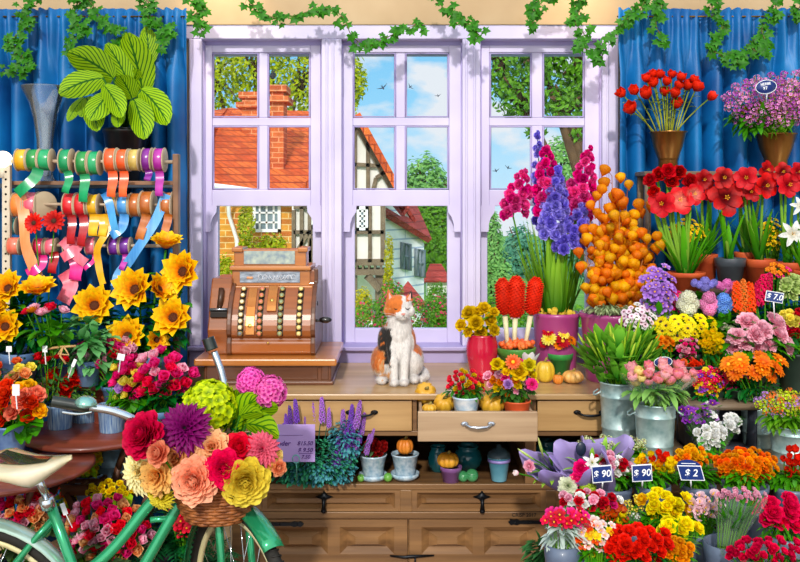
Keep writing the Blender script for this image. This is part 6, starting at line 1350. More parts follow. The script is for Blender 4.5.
def spikes(label, lst, pal, Y, base, name='snapdragon_bunch', cat='snapdragons', sc=1.0):
    o = pot3(label, base[0], (base[0], base[1], 14, 12), 'small', [], 1, 0, (G_MID, 26, 12, 6), Y=Y+.03, name=name, cat=cat); s = MB()
    for (a, b, c, d, mi) in lst:
        p, q = at(a, b, Y-.03), at(c, d, Y-.03); put_head('flower_spike', 'spike', (pal[mi], C_GRN), o, (p+q)/2, p-q, (p-q).length/2*1.05, sc=(.95*sc, .95*sc, 1)); s.tube([q, at(base[0], 352, Y)], .003, 5)
    part('stems', s, G_STEM, o)
SN = [petal('d82c10', 'ff7048'), petal('e85018', 'ffa060'), petal('b80c40', 'f03068')]
spikes('orange red snapdragons left of the price tag on the third row', [(736, 283, 738, 310, 0), (743, 281, 744, 306, 1), (750, 284, 750, 312, 0), (739, 290, 742, 313, 1)], SN, 3.62, (744, 330))
spikes('crimson pink snapdragons left of the dark blue price tag', [(764, 276, 757, 305, 2), (770, 275, 765, 300, 2), (758, 282, 754, 300, 2)], SN, 3.66, (765, 335))
pot3('small white and pink daisies below the purple stocks', 640, (641, 318, 20, 14), 'daisy', [(WHT, C_DARK), (petal('e8a8c8', 'fff0f8'), C_DARK)], 3.6, 36, (G_MID, 60, 10, 4), Y=3.6, bulge=.05)
pot3('bright yellow daisies with dark eyes in the third row', 690, (685, 328, 33, 13), 'daisy', [(petal('f0c008', 'fff030'), C_DOT)], 6.8, 70, (G_MID, 30, 12, 5), Y=3.58, bulge=.07)
pot3('small orange blossoms under the yellow daisies', 664, (664, 342, 9, 6), 'carnation', [(ORANGE, C_YEL)], 4, 16, (G_DARK, 20, 9, 4), Y=3.53, bulge=.03, rim=360)
pot3('little pink rosebuds beneath the yellow daisies', 688, (688, 348, 10, 12), 'bud_rose', [(LPINK, C_YEL), (PINK, C_YEL)], 3.6, 26, (G_DARK, 40, 9, 4), Y=3.52, bulge=.03, rim=364)
pot3('yellow tulips hanging over the pink rosebuds', 712, (712, 343, 12, 13), 'tulip', [(YEL, C_YEL)], 3.9, 26, (G_DARK, 40, 12, 5), Y=3.5, bulge=.04, rim=364, up=.5, out=.4)
pot3('orange red small flowers above the pink rose bucket', 695, (690, 364, 14, 5), 'rose', [(CORAL, C_YEL), (petal('c82010', 'f8503a'), C_YEL)], 4, 20, (G_DARK, 20, 9, 4), Y=3.5, bulge=.03, rim=372)
PEO = [(petal('f86098', 'ffccdc', var=.06), C_YEL)]
o = pot3('big pink peonies in full bloom under the dark blue price tag', 755, (756, 334, 32, 20), 'peony', PEO, 9, 0, None, Y=3.56, name='potted_peony', cat='peonies')
flowers(o, 'peony', PEO, (756, 334, 30, 20), 3.54, 11.5, 14, (755, 352, 9), leaves=(G_MID, 70, 17, 9), leaf_at=(760, 345, 42, 20), bulge=.07, pts=[(748, 321, .3, 0), (745, 342, .3, 0), (763, 329, .3, 0), (770, 343, .3, 0), (776, 321, .3, 0), (780, 334, .3, 0), (760, 350, .3, 0), (756, 334, .3, 0), (736, 336, .3, 0), (787, 345, .3, 0), (733, 346, .3, 0)])
pot3('white green rosebuds at the left of the peonies', 730, (730, 328, 8, 7), 'bud_rose', [(petal('c8d8a0', 'f8f8e0'), C_YEL)], 6, 5, (G_MID, 14, 12, 7), Y=3.6, bulge=.03)
pot3('mixed dark red and cream flowers at the right edge of the third row', 795, (794, 322, 14, 14), 'rose', [(LEMON, C_YEL), (CRIM, C_YEL), (PINK, C_YEL)], 5, 20, (G_DARK, 40, 12, 6), Y=3.6, bulge=.05)
pot3('green leafy pot with pale green heads at the upper right edge', 797, (792, 288, 14, 12), 'rose', [(petal('8ab050', 'd8e8a0'), C_YEL)], 7, 8, (G_DARK, 50, 13, 7), Y=3.66)
pot3('small pink and dark flowers below the terracotta pot', 775, (778, 272, 14, 7), 'small', [(PINK, C_YEL), (ORANGE, C_YEL)], 3.6, 14, (G_DARK, 40, 9, 5), Y=3.68, rim=345)
pot3('leafy green filler behind the hydrangeas', 712, (712, 318, 46, 26), 'small', [], 1, 0, (G_MID, 260, 13, 7), Y=3.72)
pot3('leafy green filler at the far right', 780, (778, 320, 30, 48), 'small', [], 1, 0, (G_DARK, 260, 14, 7), Y=3.74)
# price tags
def price(px, py, w, h, Y, txt, label, tilt=0, ts=6.5, arch=False, foot=16, skew=0):
    o = thing('price_tag', label, 'price tag', at(px, py+foot, Y+.02)); a = at(px, py, Y); T = Matrix.Translation(a) @ Matrix.Rotation(tilt, 4, 'Y') @ FACE; W, H_ = sz(w, Y)/2, sz(h, Y)/2; sk = Matrix(((1, skew, 0, 0), (0, 1, 0, 0), (0, 0, 1, 0), (0, 0, 0, 1)))
    m = MB(); m.box((-W, -H_, -.002), (W, H_, 0), 0, T @ sk); f = part('border', m, WINK, o, 0, False)
    m = MB(); m.box((-W*.93, -H_*.88, 0), (W*.93, H_*.88, .0012), 0, T @ sk); c = part('card', m, NAVY, o, 0, False)
    if arch:
        m = MB(); n = 14; vs = []
        for z_ in (-.002, 0): vs += [T @ sk @ Vector((W*.95*math.cos(PI*i/n), H_+H_*.75*math.sin(PI*i/n), z_)) for i in range(n+1)]
        m.add(vs, [tuple(range(n, -1, -1)), tuple(range(n+1, 2*n+2))]+[(i, i+1, n+2+i, n+1+i) for i in range(n)]); part('arched_top', m, NAVY, o, 0, False)
        m = MB(); m.box((-W*.6, H_*1.22, 0), (W*.6, H_*1.3, .001), 0, T @ sk); part('line', m, WINK, o, 0, False)
    text_part('lettering', txt, sz(ts, Y), T @ Matrix.Translation((0, 0, .0014)), WINK, c, shear=.12)
    m = MB(); m.tube([T @ Vector((0, -H_, -.001)), at(px, py+foot, Y+.03)], .0025, 5); part('stake', m, WINK, o)
price(774.5, 297, 18, 10.5, 3.4, '$ 7.0', 'dark blue tag reading $ 7.0 above the peonies', .16, 8, foot=22)
# fourth row: galvanised buckets on a board
Z4 = .77
tier('board in front of the cabinet carrying the tall galvanised buckets', fx(578), wx(890, 3.3), 3.14, 3.56, Z4)
Yb1, Yb2, Yb3, Yb4 = 3.44, 3.24, 3.44, 3.24
def gbucket(label, px, rim, hw1, hw0, Y, handle=True):
    return vessel('bucket', px, rim, HZ+(EYE-Z4)*FL/Y, hw1, hw0, Y, GALV, None, 'galvanised_bucket', label, 'bucket', soil=False, handle=handle)
gbucket('tall galvanised bucket of closed lilies, leftmost', 619, 381, 19, 16, Yb1); gbucket('galvanised bucket holding the pink and peach tulips', 655, 402, 20.5, 16.5, Yb2)
gbucket('galvanised bucket under the orange gerberas', 758, 396, 17, 14, Yb3); gbucket('galvanised bucket with wire handle at the right edge holding mixed green flowers', 792, 424, 22, 18, Yb4)
m = MB(); a = at(792, 434, Yb4-sz(21, Yb4)); m.tube([a+Vector((-.035, 0, 0)), a+Vector((-.033, -.012, .012)), a+Vector((.033, -.012, .012)), a+Vector((.035, 0, 0))], .003, 6)
# lilies in bud
LB = [(petal('8ab838', 'd8e868'), C_GRN), (petal('6aa830', 'b8d850'), C_GRN)]
bunch('lily_bud_bunch', 'tall bunch of closed green lily buds in the leftmost bucket', 'lily bunch', (619, 383, 13), (622, 345, 38, 18), Yb1-.02, 'lily_bud', LB, 8.5, 30, (petal('2a7a24', '8acc50'), 130, 25, 10, 'oval', .1, 1.1), up=1.3, out=.8, front=.5, leaf_at=(622, 356, 42, 26), sc=(.55, .55, 1.35))
# pink tulips
PT = [(petal('f8d070', 'ffb8c4', mid='ffdcc8', var=.06), C_YEL), (petal('f8d880', 'ffc0c8', var=.06), C_YEL), (petal('f8d878', 'ffa0b4', var=.06), C_YEL), (petal('f0d050', 'ffe8a0', var=.06), C_YEL)]
bunch('pink_tulip_bunch', 'pink and peach tulips in cellophane, front bucket of the fourth row', 'tulip bunch', (655, 403, 15), (660, 374, 36, 11), Yb2-.04, 'tulip', PT, 7, 40, (petal('3a7a34', '9acc70'), 70, 20, 8), sleeve=CLEAR, up=1.1, out=.5, front=.55, leaf_at=(657, 390, 30, 12))
oval_tag(663, 362, 9, 5, 3.3, 'plain dark blue oval tag behind the pink tulips', -.1, foot=14)
bunch('gerbera_bunch', 'orange gerberas spreading over the right galvanised bucket', 'gerbera bunch', (758, 398, 12), (755, 367, 30, 13), Yb3-.04, 'daisy', [(petal('e04808', 'ff8828'), petal('c84008', 'f88030')), (petal('f06010', 'ff9a38'), C_YEL)], 9.5, 30, (G_DARK, 50, 16, 4), up=.8, front=.8, leaf_at=(755, 388, 28, 12))
bunch('mixed_flower_bunch', 'lime green, lilac and orange mixed bunch in the right front bucket', 'flower bunch', (790, 426, 16), (786, 404, 30, 14), Yb4-.04, 'sprig', [(petal('7ab020', 'd8e838'), C_YEL), (petal('8ac028', 'e0f050'), C_YEL), (LILA, C_YEL), (petal('e85a28', 'ff9a60'), C_YEL)], 5, 60, (G_STEM, 120, 14, 4), up=1, leaf_at=(788, 418, 30, 10))
# lower box with violet bunches in cellophane
o = thing('dark_crate', 'dark grey crate in shadow behind the violet bunches', 'crate', (wx(712, 3.5), 3.5, Z4)); m = MB(); x0, x1 = wx(678, 3.5), wx(741, 3.5); zt_ = wz(400, 3.5)
m.box((x0, 3.5, Z4), (x1, 3.53, zt_)); m.box((x0, 3.34, Z4), (x0+.01, 3.5, zt_)); m.box((x1-.01, 3.34, Z4), (x1, 3.5, zt_)); m.box((x0, 3.34, Z4), (x1, 3.5, Z4+.01)); part('body', m, plain('slate_crate', '2a2e38', '444a58', 9, .6), o); m = MB(); m.box((x0-.01, 3.33, zt_), (x1+.01, 3.54, zt_+.018)); part('lid', m, STW, o)
def cone_bunch(name, label, cat, tip, top, w, Y, kind, pal, r, n, mat, leafm=G_MID, nl=14, dz=0):
    a, b = at(*tip, Y), at(*top, Y-.02); o = thing(name, label, cat, a); ax = (b-a); L = ax.length; B = Matrix.Translation(a) @ orient(ax)
    W = sz(w, Y); m = MB(); vs = []; seg = 20; nn = 5
    for i in range(nn):
        s = i/(nn-1)
        for k_ in range(seg+1):
            t = 2*PI*k_/seg; rr_ = .012+(W-.012)*s; wv = 1+.07*math.sin(t*6+s); zz = L*s*(1+.06*math.sin(t*5)*s)
            vs.append(B @ Vector((rr_*math.cos(t)*wv, rr_*.6*math.sin(t)*wv, zz)))
    m.add(vs, [(i*(seg+1)+k_, i*(seg+1)+k_+1, (i+1)*(seg+1)+k_+1, (i+1)*(seg+1)+k_) for i in range(nn-1) for k_ in range(seg)]); part('wrapping', m, mat, o)
    s_ = MB()
    for i in range(n):
        q = math.sqrt((i+.5)/n); t = i*2.4; p = B @ Vector((W*.8*q*math.cos(t), W*.5*q*math.sin(t), L*(1.0-.12*q)+R.uniform(-.03, .02)-dz)); put_head('flower', kind, pal[i % len(pal)], o, p, (p-a).normalized()+Vector((0, -.7, 0)), sz(r, Y)); s_.tube([p, a], .002, 4)
    part('stems', s_, G_STEM, o)
    if nl: 
        lb = MB()
        for i in range(nl): t = R.uniform(0, 6.28); q = R.uniform(.2, .8); add_leaf(lb, B @ Vector((W*.6*q*math.cos(t), W*.4*math.sin(t), L*R.uniform(.35, .9))), ax.normalized()+Vector((math.cos(t)*.5, -.5, 0)), sz(14, Y), sz(5, Y), .3)
        part('leaves', lb, leafm, o)
    return o
DP = [(petal('4a0a6a', '8a38b0'), C_YEL), (petal('5a1478', 'a050c8'), C_YEL)]
cone_bunch('wrapped_lisianthus', 'dark purple flowers in clear wrapping, left in front of the crate', 'wrapped bunch', (700, 450), (689, 410), 14, 3.3, 'small', DP, 4.5, 18, CLEAR)
cone_bunch('wrapped_lisianthus', 'violet and white flowers in clear wrapping, middle in front of the crate', 'wrapped bunch', (706, 448), (711, 406), 12, 3.36, 'small', DP+[(LILA, C_YEL), (WHT, C_YEL)], 4.5, 16, CLEAR)
cone_bunch('wrapped_white_roses', 'white roses in clear wrapping at the right in front of the crate', 'wrapped bunch', (722, 452), (732, 420), 14, 3.3, 'rose', [(WHT, C_YEL)], 6, 7, CLEAR)
bunch('white_rose_bunch', 'white roses and leaves low between the galvanised buckets', 'rose bunch', (714, 462, 9), (711, 435, 15, 12), 3.22, 'rose', [(WHT, C_YEL)], 6.2, 12, (petal('2a8a2a', '6acc4a'), 26, 13, 9))
bunch('filler_bunch', 'small crimson and yellow flowers hanging beside the pink tulip bucket', 'flower bunch', (706, 398, 10), (708, 382, 14, 15), 3.41, 'small', [(HOT, C_YEL), (CRIM, C_YEL), (YEL, C_YEL), (PURP, C_YEL)], 3.6, 60, (G_DARK, 50, 9, 4))
pot3('dark leafy filler with crimson flecks below the peonies', 738, (732, 378, 18, 16), 'small', [(ORANGE, C_YEL), (CRIM, C_YEL), (HOT, C_YEL)], 4, 30, (G_DARK, 160, 12, 6), Y=3.47, rim=388)
for px, lab in ((607, 'small white pot of pale green buds, left before the tall buckets'), (635, 'small white pot of pale green buds, right before the tall buckets'), (589, 'small plant of pale green buds behind the lilac paper')):
    Y = 3.16; plant('potted_buds', lab, 'potted plant', (px, 456, HZ+(EYE-Z4)*FL/Y, 7.5, 6), (px, 445, 11, 8), Y, 'sprig', [(petal('a8c060', 'f0f4c8'), C_YEL)], 4, 14, (G_MID, 34, 9, 6), potmat=plain('white_pot', 'd8dce4', 'f4f6fa', 9, .4), potk='plain')
# fifth row
Z5 = .50
tier('step carrying the price tagged buckets', wx(560, 3.0), wx(900, 3.0), 2.86, 3.12, Z5); Y5 = 3.0
def gb(label, px, rim, hw1, hw0, Y, Z): return vessel('plain', px, rim, HZ+(EYE-Z)*FL/Y, hw1, hw0, Y, GREYB, None, 'plastic_bucket', label, 'bucket', soil=False)
row5 = [(613, 486, 18, 'grey bucket under the leftmost $ 90 tag', (610, 466, 22, 12), 'rose', [(LPINK, C_YEL), (CRIM, C_YEL), (WHT, C_YEL)], 5.5, 26, 'pink, white and red flowers behind the left $ 90 tag'),
 (652, 484, 18, 'grey bucket under the second $ 90 tag', (657, 463, 20, 11), 'tulip', [(petal('b81010', 'f03020'), C_YEL), (petal('d82010', 'f8a020'), C_YEL), (YEL, C_YEL)], 5, 30, 'red and yellow tulips behind the second $ 90 tag'),
 (698, 484, 17, 'grey bucket under the $ 2 tag', (692, 457, 18, 11), 'rose', [(petal('f09008', 'ffc838'), C_YEL), (ORANGE, C_YEL)], 5, 32, 'golden orange roses behind the $ 2 tag'),
 (745, 484, 22, 'grey bucket of orange rosebuds right of the $ 2 tag', (746, 465, 32, 17), 'rose', [(petal('e05008', 'ff9830'), C_YEL), (petal('d83808', 'ff7028'), C_YEL), (petal('f08008', 'ffb848'), C_YEL)], 4.6, 90, 'wide mass of small orange rosebuds'),
 (792, 486, 18, 'grey bucket at the right edge of the tagged row', (793, 462, 12, 16), 'tulip', [(petal('b81010', 'f03020'), C_YEL)], 5, 14, 'red flowers at the right edge behind the orange rosebuds')]
for px, rim, hw, lab, e, kd, pal, r, n, lab2 in row5:
    gb(lab, px, rim, hw, hw*.8, Y5, Z5); bunch('flower_bunch', lab2, 'flower bunch', (px, rim+2, hw*.7), e, Y5-.01, kd, pal, r, n, (G_MID, 110, 12, 5), leaf_at=(px, rim-8, hw*1.3, 12), up=.9)
price(602, 474, 20, 17, 2.84, '$ 90', 'leftmost dark blue tag reading $ 90', -.08, 9.5); price(642, 473, 20, 17, 2.84, '$ 90', 'second dark blue tag reading $ 90, in the middle', -.06, 9.5); price(691, 473, 24, 15, 2.84, '$ 2', 'dark blue tag with arched top reading $ 2', .02, 10, True, skew=-.3)
# sixth row
Z6 = .36
tier('low step of yellow and pink bunches', wx(545, 2.85), wx(900, 2.85), 2.66, 2.84, Z6); Y6 = 2.76
row6 = [(580, 528, 17, 'grey bucket of mixed pink and white flowers at the left end of the sixth row', (588, 500, 34, 9), 'rose', [(LPINK, C_YEL), (CRIM, C_YEL), (WHT, C_YEL), (PINK, C_YEL)], 6, 30, 'pink, white and crimson ranunculus under the lilac paper'),
 (610, 530, 15, 'grey bucket behind the red anemones', (612, 513, 16, 12), 'tulip', [(petal('d82010', 'f87028'), C_YEL), (YEL, C_YEL), (CORAL, C_YEL)], 5.5, 26, 'orange and yellow tulips above the red anemones'),
 (634, 528, 13, 'grey bucket with a sleeve of thin green stems', (634, 508, 9, 12), 'sprig', [(WHT, C_YEL), (LEMON, C_YEL)], 4, 10, 'thin pale flowers in cellophane beside the yellow ranunculus'),
 (664, 530, 18, 'grey bucket under the upper yellow ranunculus', (664, 504, 26, 13), 'ranunculus', [(petal('f0b808', 'fff028'), C_YEL), (petal('f0b808', 'fff028'), C_YEL), (petal('e89808', 'ffd028'), C_YEL)], 8, 24, 'bright yellow ranunculus in the sixth row'),
 (703, 532, 15, 'grey bucket under the pale pink callas', (704, 506, 17, 15), 'calla', [(petal('e8a0b8', 'ffd8e4'), C_YEL)], 6, 22, 'pale pink callas right of the yellow ranunculus'),
 (785, 534, 20, 'grey bucket under the big magenta red roses', (783, 512, 26, 17), 'rose', [(petal('c00838', 'ff3868'), C_YEL)], 10.5, 22, 'large magenta red roses at the right edge')]
for px, rim, hw, lab, e, kd, pal, r, n, lab2 in row6:
    gb(lab, px, rim, hw, hw*.8, Y6, Z6); bunch('flower_bunch', lab2, 'flower bunch', (px, rim+2, hw*.7), e, Y6-.01, kd, pal, r, n, (G_MID, 90, 17, 3.2, 'strap', .2) if e[0] > 690 else (G_MID, 90, 14, 5), leaf_at=(px, (rim+e[1])/2+4, hw*1.25, 15), up=.9, sleeve=CLEAR if 'cellophane' in lab2 else None)
# front row
Z7 = .16
tier('lowest step at the front right', wx(545, 2.65), wx(900, 2.6), 2.42, 2.64, Z7); Y7 = 2.54
row7 = [(562, 543, 17, 'grey bucket of crimson stems at the left end of the front row', (568, 519, 24, 10), 'small', [(PINK, C_YEL), (CRIM, C_YEL), (petal('c81830', 'f84868'), C_YEL)], 6, 40, 'crimson and pink freesias in a frosted sleeve, leftmost front bunch', (petal('9ab8a8', 'd0e0d8'), 60, 20, 5)),
 (597, 566, 17, 'grey bucket under the red and yellow freesias', (595, 535, 22, 16), 'small', [(petal('e83018', 'ff7040'), C_YEL), (YEL, C_YEL), (petal('f0a0a0', 'fff0e8'), C_YEL)], 6, 44, 'orange red and yellow freesias left of the red anemones', (G_MID, 60, 14, 5)),
 (640, 572, 24, 'grey bucket under the red anemones', (636, 545, 38, 19), 'ranunculus', [(petal('b80808', 'f82818'), C_DARK)], 8.5, 36, 'mass of bright red ranunculus at the bottom', (G_DARK, 70, 14, 5)),
 (678, 572, 14, 'grey bucket under the orange ranunculus', (679, 551, 15, 12), 'ranunculus', [(petal('e87008', 'ffb028'), C_YEL)], 6, 20, 'orange ranunculus below the lower yellow bunch', (G_MID, 40, 14, 5)),
 (676, 545, 12, 'grey bucket under the lower yellow ranunculus', (679, 527, 21, 10), 'ranunculus', [(petal('f0b808', 'fff028'), C_YEL)], 9, 12, 'lower bright yellow ranunculus above the orange ones', (G_STEM, 120, 24, 3, 'strap', .2)),
 (728, 542, 23, 'large grey bucket with visible rim at the bottom right', (742, 495, 24, 7), 'bud_rose', [(petal('e080a8', 'ffc8dc'), C_YEL), (LPINK, C_YEL)], 4.4, 30, 'pale pink roses on long stems in cellophane', (G_MID, 90, 24, 3, 'strap', .1, 1.4)),
 (768, 575, 28, 'grey bucket under the crimson roses', (766, 551, 42, 13), 'bud_rose', [(petal('b00830', 'f02858'), C_YEL)], 7, 60, 'crimson rosebuds in cellophane along the bottom right edge', (G_DARK, 80, 14, 5))]
for i, (px, rim, hw, lab, e, kd, pal, r, n, lab2, lv_) in enumerate(row7):
    Y = Y7 if i not in (4, 5) else 2.62
    gb(lab, px, rim, hw, hw*.8, Y, Z7); bunch('flower_bunch', lab2, 'flower bunch', (px, rim+2, hw*.7), e, Y-.01, kd, pal, r, n, lv_, leaf_at=(px, (rim+e[1])/2+2, hw*1.2, 14) if i != 5 else (738, 517, 18, 12), up=.9, sleeve=CLEAR if 'cellophane' in lab2 or 'frosted' in lab2 else None)
plant('foliage_plant', 'dark spiky green plant at the foot of the cabinet left of the crimson freesias', 'potted plant', (545, 580, 610, 18, 14), (548, 552, 24, 18), 2.9, 'small', [], 1, 0, (petal('1a4a24', '4a8a4a'), 160, 16, 3.5), potmat=GREYB)
# lilac wrapped bouquets
LPAP = plain('lilac_paper', '8672b4', 'b0a0d4', 3, .45, spec=.4)
def paper(label, tip, top, w, Y0, Y1, fl, name='wrapped_bouquet', back=True):
    a, b = at(*tip, Y0), at(*top, Y1); ax = b-a; L = ax.length; B = Matrix.Translation(a) @ orient(ax, 0); W = sz(w, Y1); o = thing(name, label, 'bouquet', a); vs = []; seg = 30; nn = 7
    for i in range(nn):
        s = i/(nn-1)
        for k_ in range(seg+1):
            t = 2*PI*k_/seg; rr_ = .02+(W-.02)*s**.8; wv = 1+.1*s*math.sin(t*5+2)+.03*math.sin(t*13); zz = L*s*(1+.22*s*max(0, math.sin(t*2.5+.6)))
            vs.append(B @ Vector((rr_*math.cos(t)*wv, rr_*.75*math.sin(t)*wv, zz)))
    m = MB(); m.add(vs, [(i*(seg+1)+k_, i*(seg+1)+k_+1, (i+1)*(seg+1)+k_+1, (i+1)*(seg+1)+k_) for i in range(nn-1) for k_ in range(seg)]); pp = part('wrapping_paper', m, LPAP, o); so = pp.modifiers.new('t', 'SOLIDIFY'); so.thickness = .002
    for (px, py, kd, mt, r, d) in fl: put_head('flower', kd, (mt, C_YEL), o, at(px, py, Y1-.03), d, sz(r, Y1), sc=(.5, .5, 1.2) if kd == 'lily_bud' else (1, 1, 1))
    sm = MB()
    for (px, py, kd, mt, r, d) in fl: stem_to(sm, at(px, py, Y1-.03), a.lerp(b, .35), .0025)
    if fl: part('stems', sm, G_STEM, o)
    lb = MB(); 
    for i in range(9): t = i/9*6.28; add_leaf(lb, B @ Vector((W*.35*math.cos(t), W*.3*math.sin(t), L*.85)), ax.normalized()*1.2+(B.to_3x3() @ Vector((math.cos(t), math.sin(t), 0)))*.9, sz(17, Y1), sz(5, Y1), .4)
    part('leaves', lb, petal('3a8a24', 'a8d85a'), o); return o
paper('lilac paper bouquet with lilies facing left, beside the cabinet drawers', (585, 500), (543, 466), 20, 3.2, 3.0, [(527, 455, 'lily_bud', petal('9ac050', 'e0f0a0'), 9, (-.8, -.3, .6)), (541, 448, 'lily_bud', petal('a8c858', 'e8f0a0'), 10, (-.3, -.5, 1)), (516, 473, 'tulip', petal('e8a0b0', 'fff0f0'), 4, (-1, -.3, .2)), (529, 466, 'rose', LPINK, 6, (-.5, -1, .3))])
paper('large lilac paper bouquet with pink roses behind the $ 90 tag', (612, 505), (583, 462), 30, 3.1, 2.94, [(581, 468, 'rose', HOT, 8, (-.2, -1, .4)), (577, 478, 'rose', PINK, 7, (-.2, -1, .1)), (592, 462, 'lily', WHT, 8, (0, -1, .5)), (568, 486, 'carnation', petal('c8d8a0', 'f8fce0'), 9, (-.3, -1, .1)), (588, 488, 'puff', petal('88b030', 'd0e860'), 8, (0, -1, 0)), (596, 472, 'lily_bud', petal('a8c858', 'e8f0a0'), 8, (.3, -.5, .8))])
o = paper('folded back lilac paper sheet with dark seal, upper right of the bouquets', (600, 498), (606, 450), 26, 3.16, 3.08, [])
m = MB(); m.ball(at(581, 449, 2.98), sz(6, 2.98), 0, 14, 8, (.9, .35, 1.2)); part('seal', m, plain('dark_seal', '10182c', '20304a', 9, .3), o)
# ================================================================ BICYCLE WITH FLOWER BASKET
def metallic(name, c1, c2): return plain(name, c1, c2, 3, .2, .45, coat=1)
BGREEN = metallic('bicycle_green', '0f8a56', '34c084'); CHROME = plain('chrome', 'c0ccd4', 'eef4f8', 12, .12, .95); TYRE = plain('tyre_rubber', '14120f', '26221c', 30, .75, bump=.2); RIMC = plain('cream_rim', 'd8cc94', 'f4ecc0', 6, .3, .2); CREAMF = metallic('pale_mint', '8ab8a8', 'c8e0d4')
bk = thing('bicycle', 'green step through bicycle with chrome handlebar and flower basket, in front of the round tables', 'bicycle', (-.95, 2.85, 0))
RWc = Vector((-1.36, 2.80, .35)); FWc = Vector((-.52, 2.93, .355)); RAD = .335
up = Vector((0, 0, 1)); fd = (FWc-RWc); fd.z = 0; fd.normalize(); ang = math.radians(-52); sd_ = Vector((math.cos(ang), math.sin(ang), 0)); Cax = Vector((-sd_.y, sd_.x, 0))  # steering direction and its axle
def circ(c, d, r, n, a0=0, a1=2*PI, ax=None): return [c+d*(r*math.cos(a0+(a1-a0)*i/n))+up*(r*math.sin(a0+(a1-a0)*i/n)) for i in range(n if abs(a1-a0-2*PI) < 1e-6 else n+1)]
def wheel(c, d, label):
    ax = d.cross(up); m = MB(); m.tube(circ(c, d, RAD, 56), .021, 10, closed=True)
    for i in range(110):
        a = 2*PI*i/110; q = c+d*((RAD+.02)*math.cos(a))+up*((RAD+.02)*math.sin(a)); t = (-d*math.sin(a)+up*math.cos(a)); m.bar(q-ax*.016-t*.002, q+ax*.016+t*.002, .005, .005, up=(q-c).normalized())
    w = part('wheel', m, TYRE, bk, label=label); m = MB(); m.tube(circ(c, d, RAD-.026, 56), .011, 8, closed=True); part('rim', m, RIMC, w)
    m = MB()
    for i in range(28): a = 2*PI*i/28; s = (-1 if i % 2 else 1); m.tube([c+ax*(.025*s)+d*(.018*math.cos(a+.6*s))+up*(.018*math.sin(a+.6*s)), c+d*((RAD-.03)*math.cos(a))+up*((RAD-.03)*math.sin(a))], .0014, 4)
    part('spokes', m, CHROME, w); m = MB(); m.tube([c-ax*.045, c-ax*.02, c+ax*.02, c+ax*.045], [.01, .018, .018, .01], 10); part('hub', m, CHROME, w); return w
wheel(RWc, fd, 'rear wheel'); wheel(FWc, sd_, 'front wheel turned to the side')
def fender(c, d, a0, a1, w_, mat, name='fender'):
    m = MB(); ax = d.cross(up); n = 26; vs = []
    for i in range(n+1):
        a = a0+(a1-a0)*i/n; rad = d*math.cos(a)+up*math.sin(a)
        for k in range(9): b = -1.25+2.5*k/8; vs.append(c+rad*(RAD+.012+.03*math.cos(b))+ax*(w_*math.sin(b)/math.sin(1.25)))
    m.add(vs, [(i*9+k, i*9+k+1, (i+1)*9+k+1, (i+1)*9+k) for i in range(n) for k in range(8)]); o = part(name, m, mat, bk); so = o.modifiers.new('t', 'SOLIDIFY'); so.thickness = .002
fender(RWc, fd, math.radians(20), math.radians(200), .038, CREAMF); fender(FWc, sd_, math.radians(52), math.radians(190), .036, BGREEN)
# frame
HT = Vector((-.80, 2.90, .80)); HB = Vector((-.745, 2.905, .68)); BB = Vector((-.97, 2.85, .30)); ST = Vector((-1.175, 2.815, .80))
m = MB()
def curve3(a, b, c, d, n=14): return [a*(1-t)**3+b*3*t*(1-t)**2+c*3*t*t*(1-t)+d*t**3 for t in [i/n for i in range(n+1)]]
PX = lambda px, py, Y: at(px, py, Y)
m.tube(curve3(PX(160, 494, 2.88), PX(134, 514, 2.86), PX(112, 572, 2.85), PX(56, 582, 2.83)), .0185, 12)
m.tube(curve3(PX(182, 500, 2.90), PX(165, 525, 2.88), PX(150, 562, 2.87), PX(95, 640, 2.85)), .0185, 12); m.tube([PX(150, 520, 2.87), PX(172, 518, 2.89)], .01, 8)
m.tube([PX(48, 498, 2.82), PX(75, 572, 2.83), BB], .017, 12); m.tube([PX(52, 520, 2.82), PX(36, 538, 2.81), RWc+Vector((0, -.06, .02))], .011, 10); m.tube([PX(54, 522, 2.84), PX(38, 540, 2.86), RWc+Vector((0, .06, .02))], .011, 10)
m.tube([BB, RWc+Vector((0, -.06, 0))], .011, 10); m.tube([BB, RWc+Vector((0, .06, 0))], .011, 10); m.ball(BB, .035, 0, 12, 8)
m.tube([PX(184, 470, 2.92), PX(190, 504, 2.93)], .022, 12); m.tube([PX(182, 500, 2.90), PX(188, 500, 2.93)], .018, 10); m.tube([PX(160, 494, 2.88), PX(186, 482, 2.925)], .018, 10)
part('frame', m, BGREEN, bk)
ax = sd_.cross(up); m = MB(); crown = FWc+up*(RAD+.055)
for s in (-1, 1): m.tube([PX(190, 500, 2.93), crown+ax*(.05*s)+Vector((-.03, 0, .01)), FWc+ax*(.055*s)+up*.15-sd_*.02, FWc+ax*(.055*s)], [.016, .016, .013, .010], 10)
part('fork', m, BGREEN, bk)
# crank and pedals
m = MB(); m.tube([BB+Vector((0, -.06, 0)), BB+Vector((.02, -.07, -.17))], .009, 8); m.tube([BB+Vector((0, .06, 0)), BB+Vector((-.02, .07, .17))], .009, 8); m.tube([BB+Vector((.1*math.cos(i/30*6.283), -.045, .1*math.sin(i/30*6.283))) for i in range(30)], .006, 6, closed=True); part('crankset', m, CHROME, bk)
for s in (-1, 1):
    m = MB(); q = BB+Vector((-.02*s, .07*s+.05*s, .17*s)); m.box(q-Vector((.045, .045, .01)), q+Vector((.045, .045, .01))); part('pedal', m, TYRE, bk, .004)
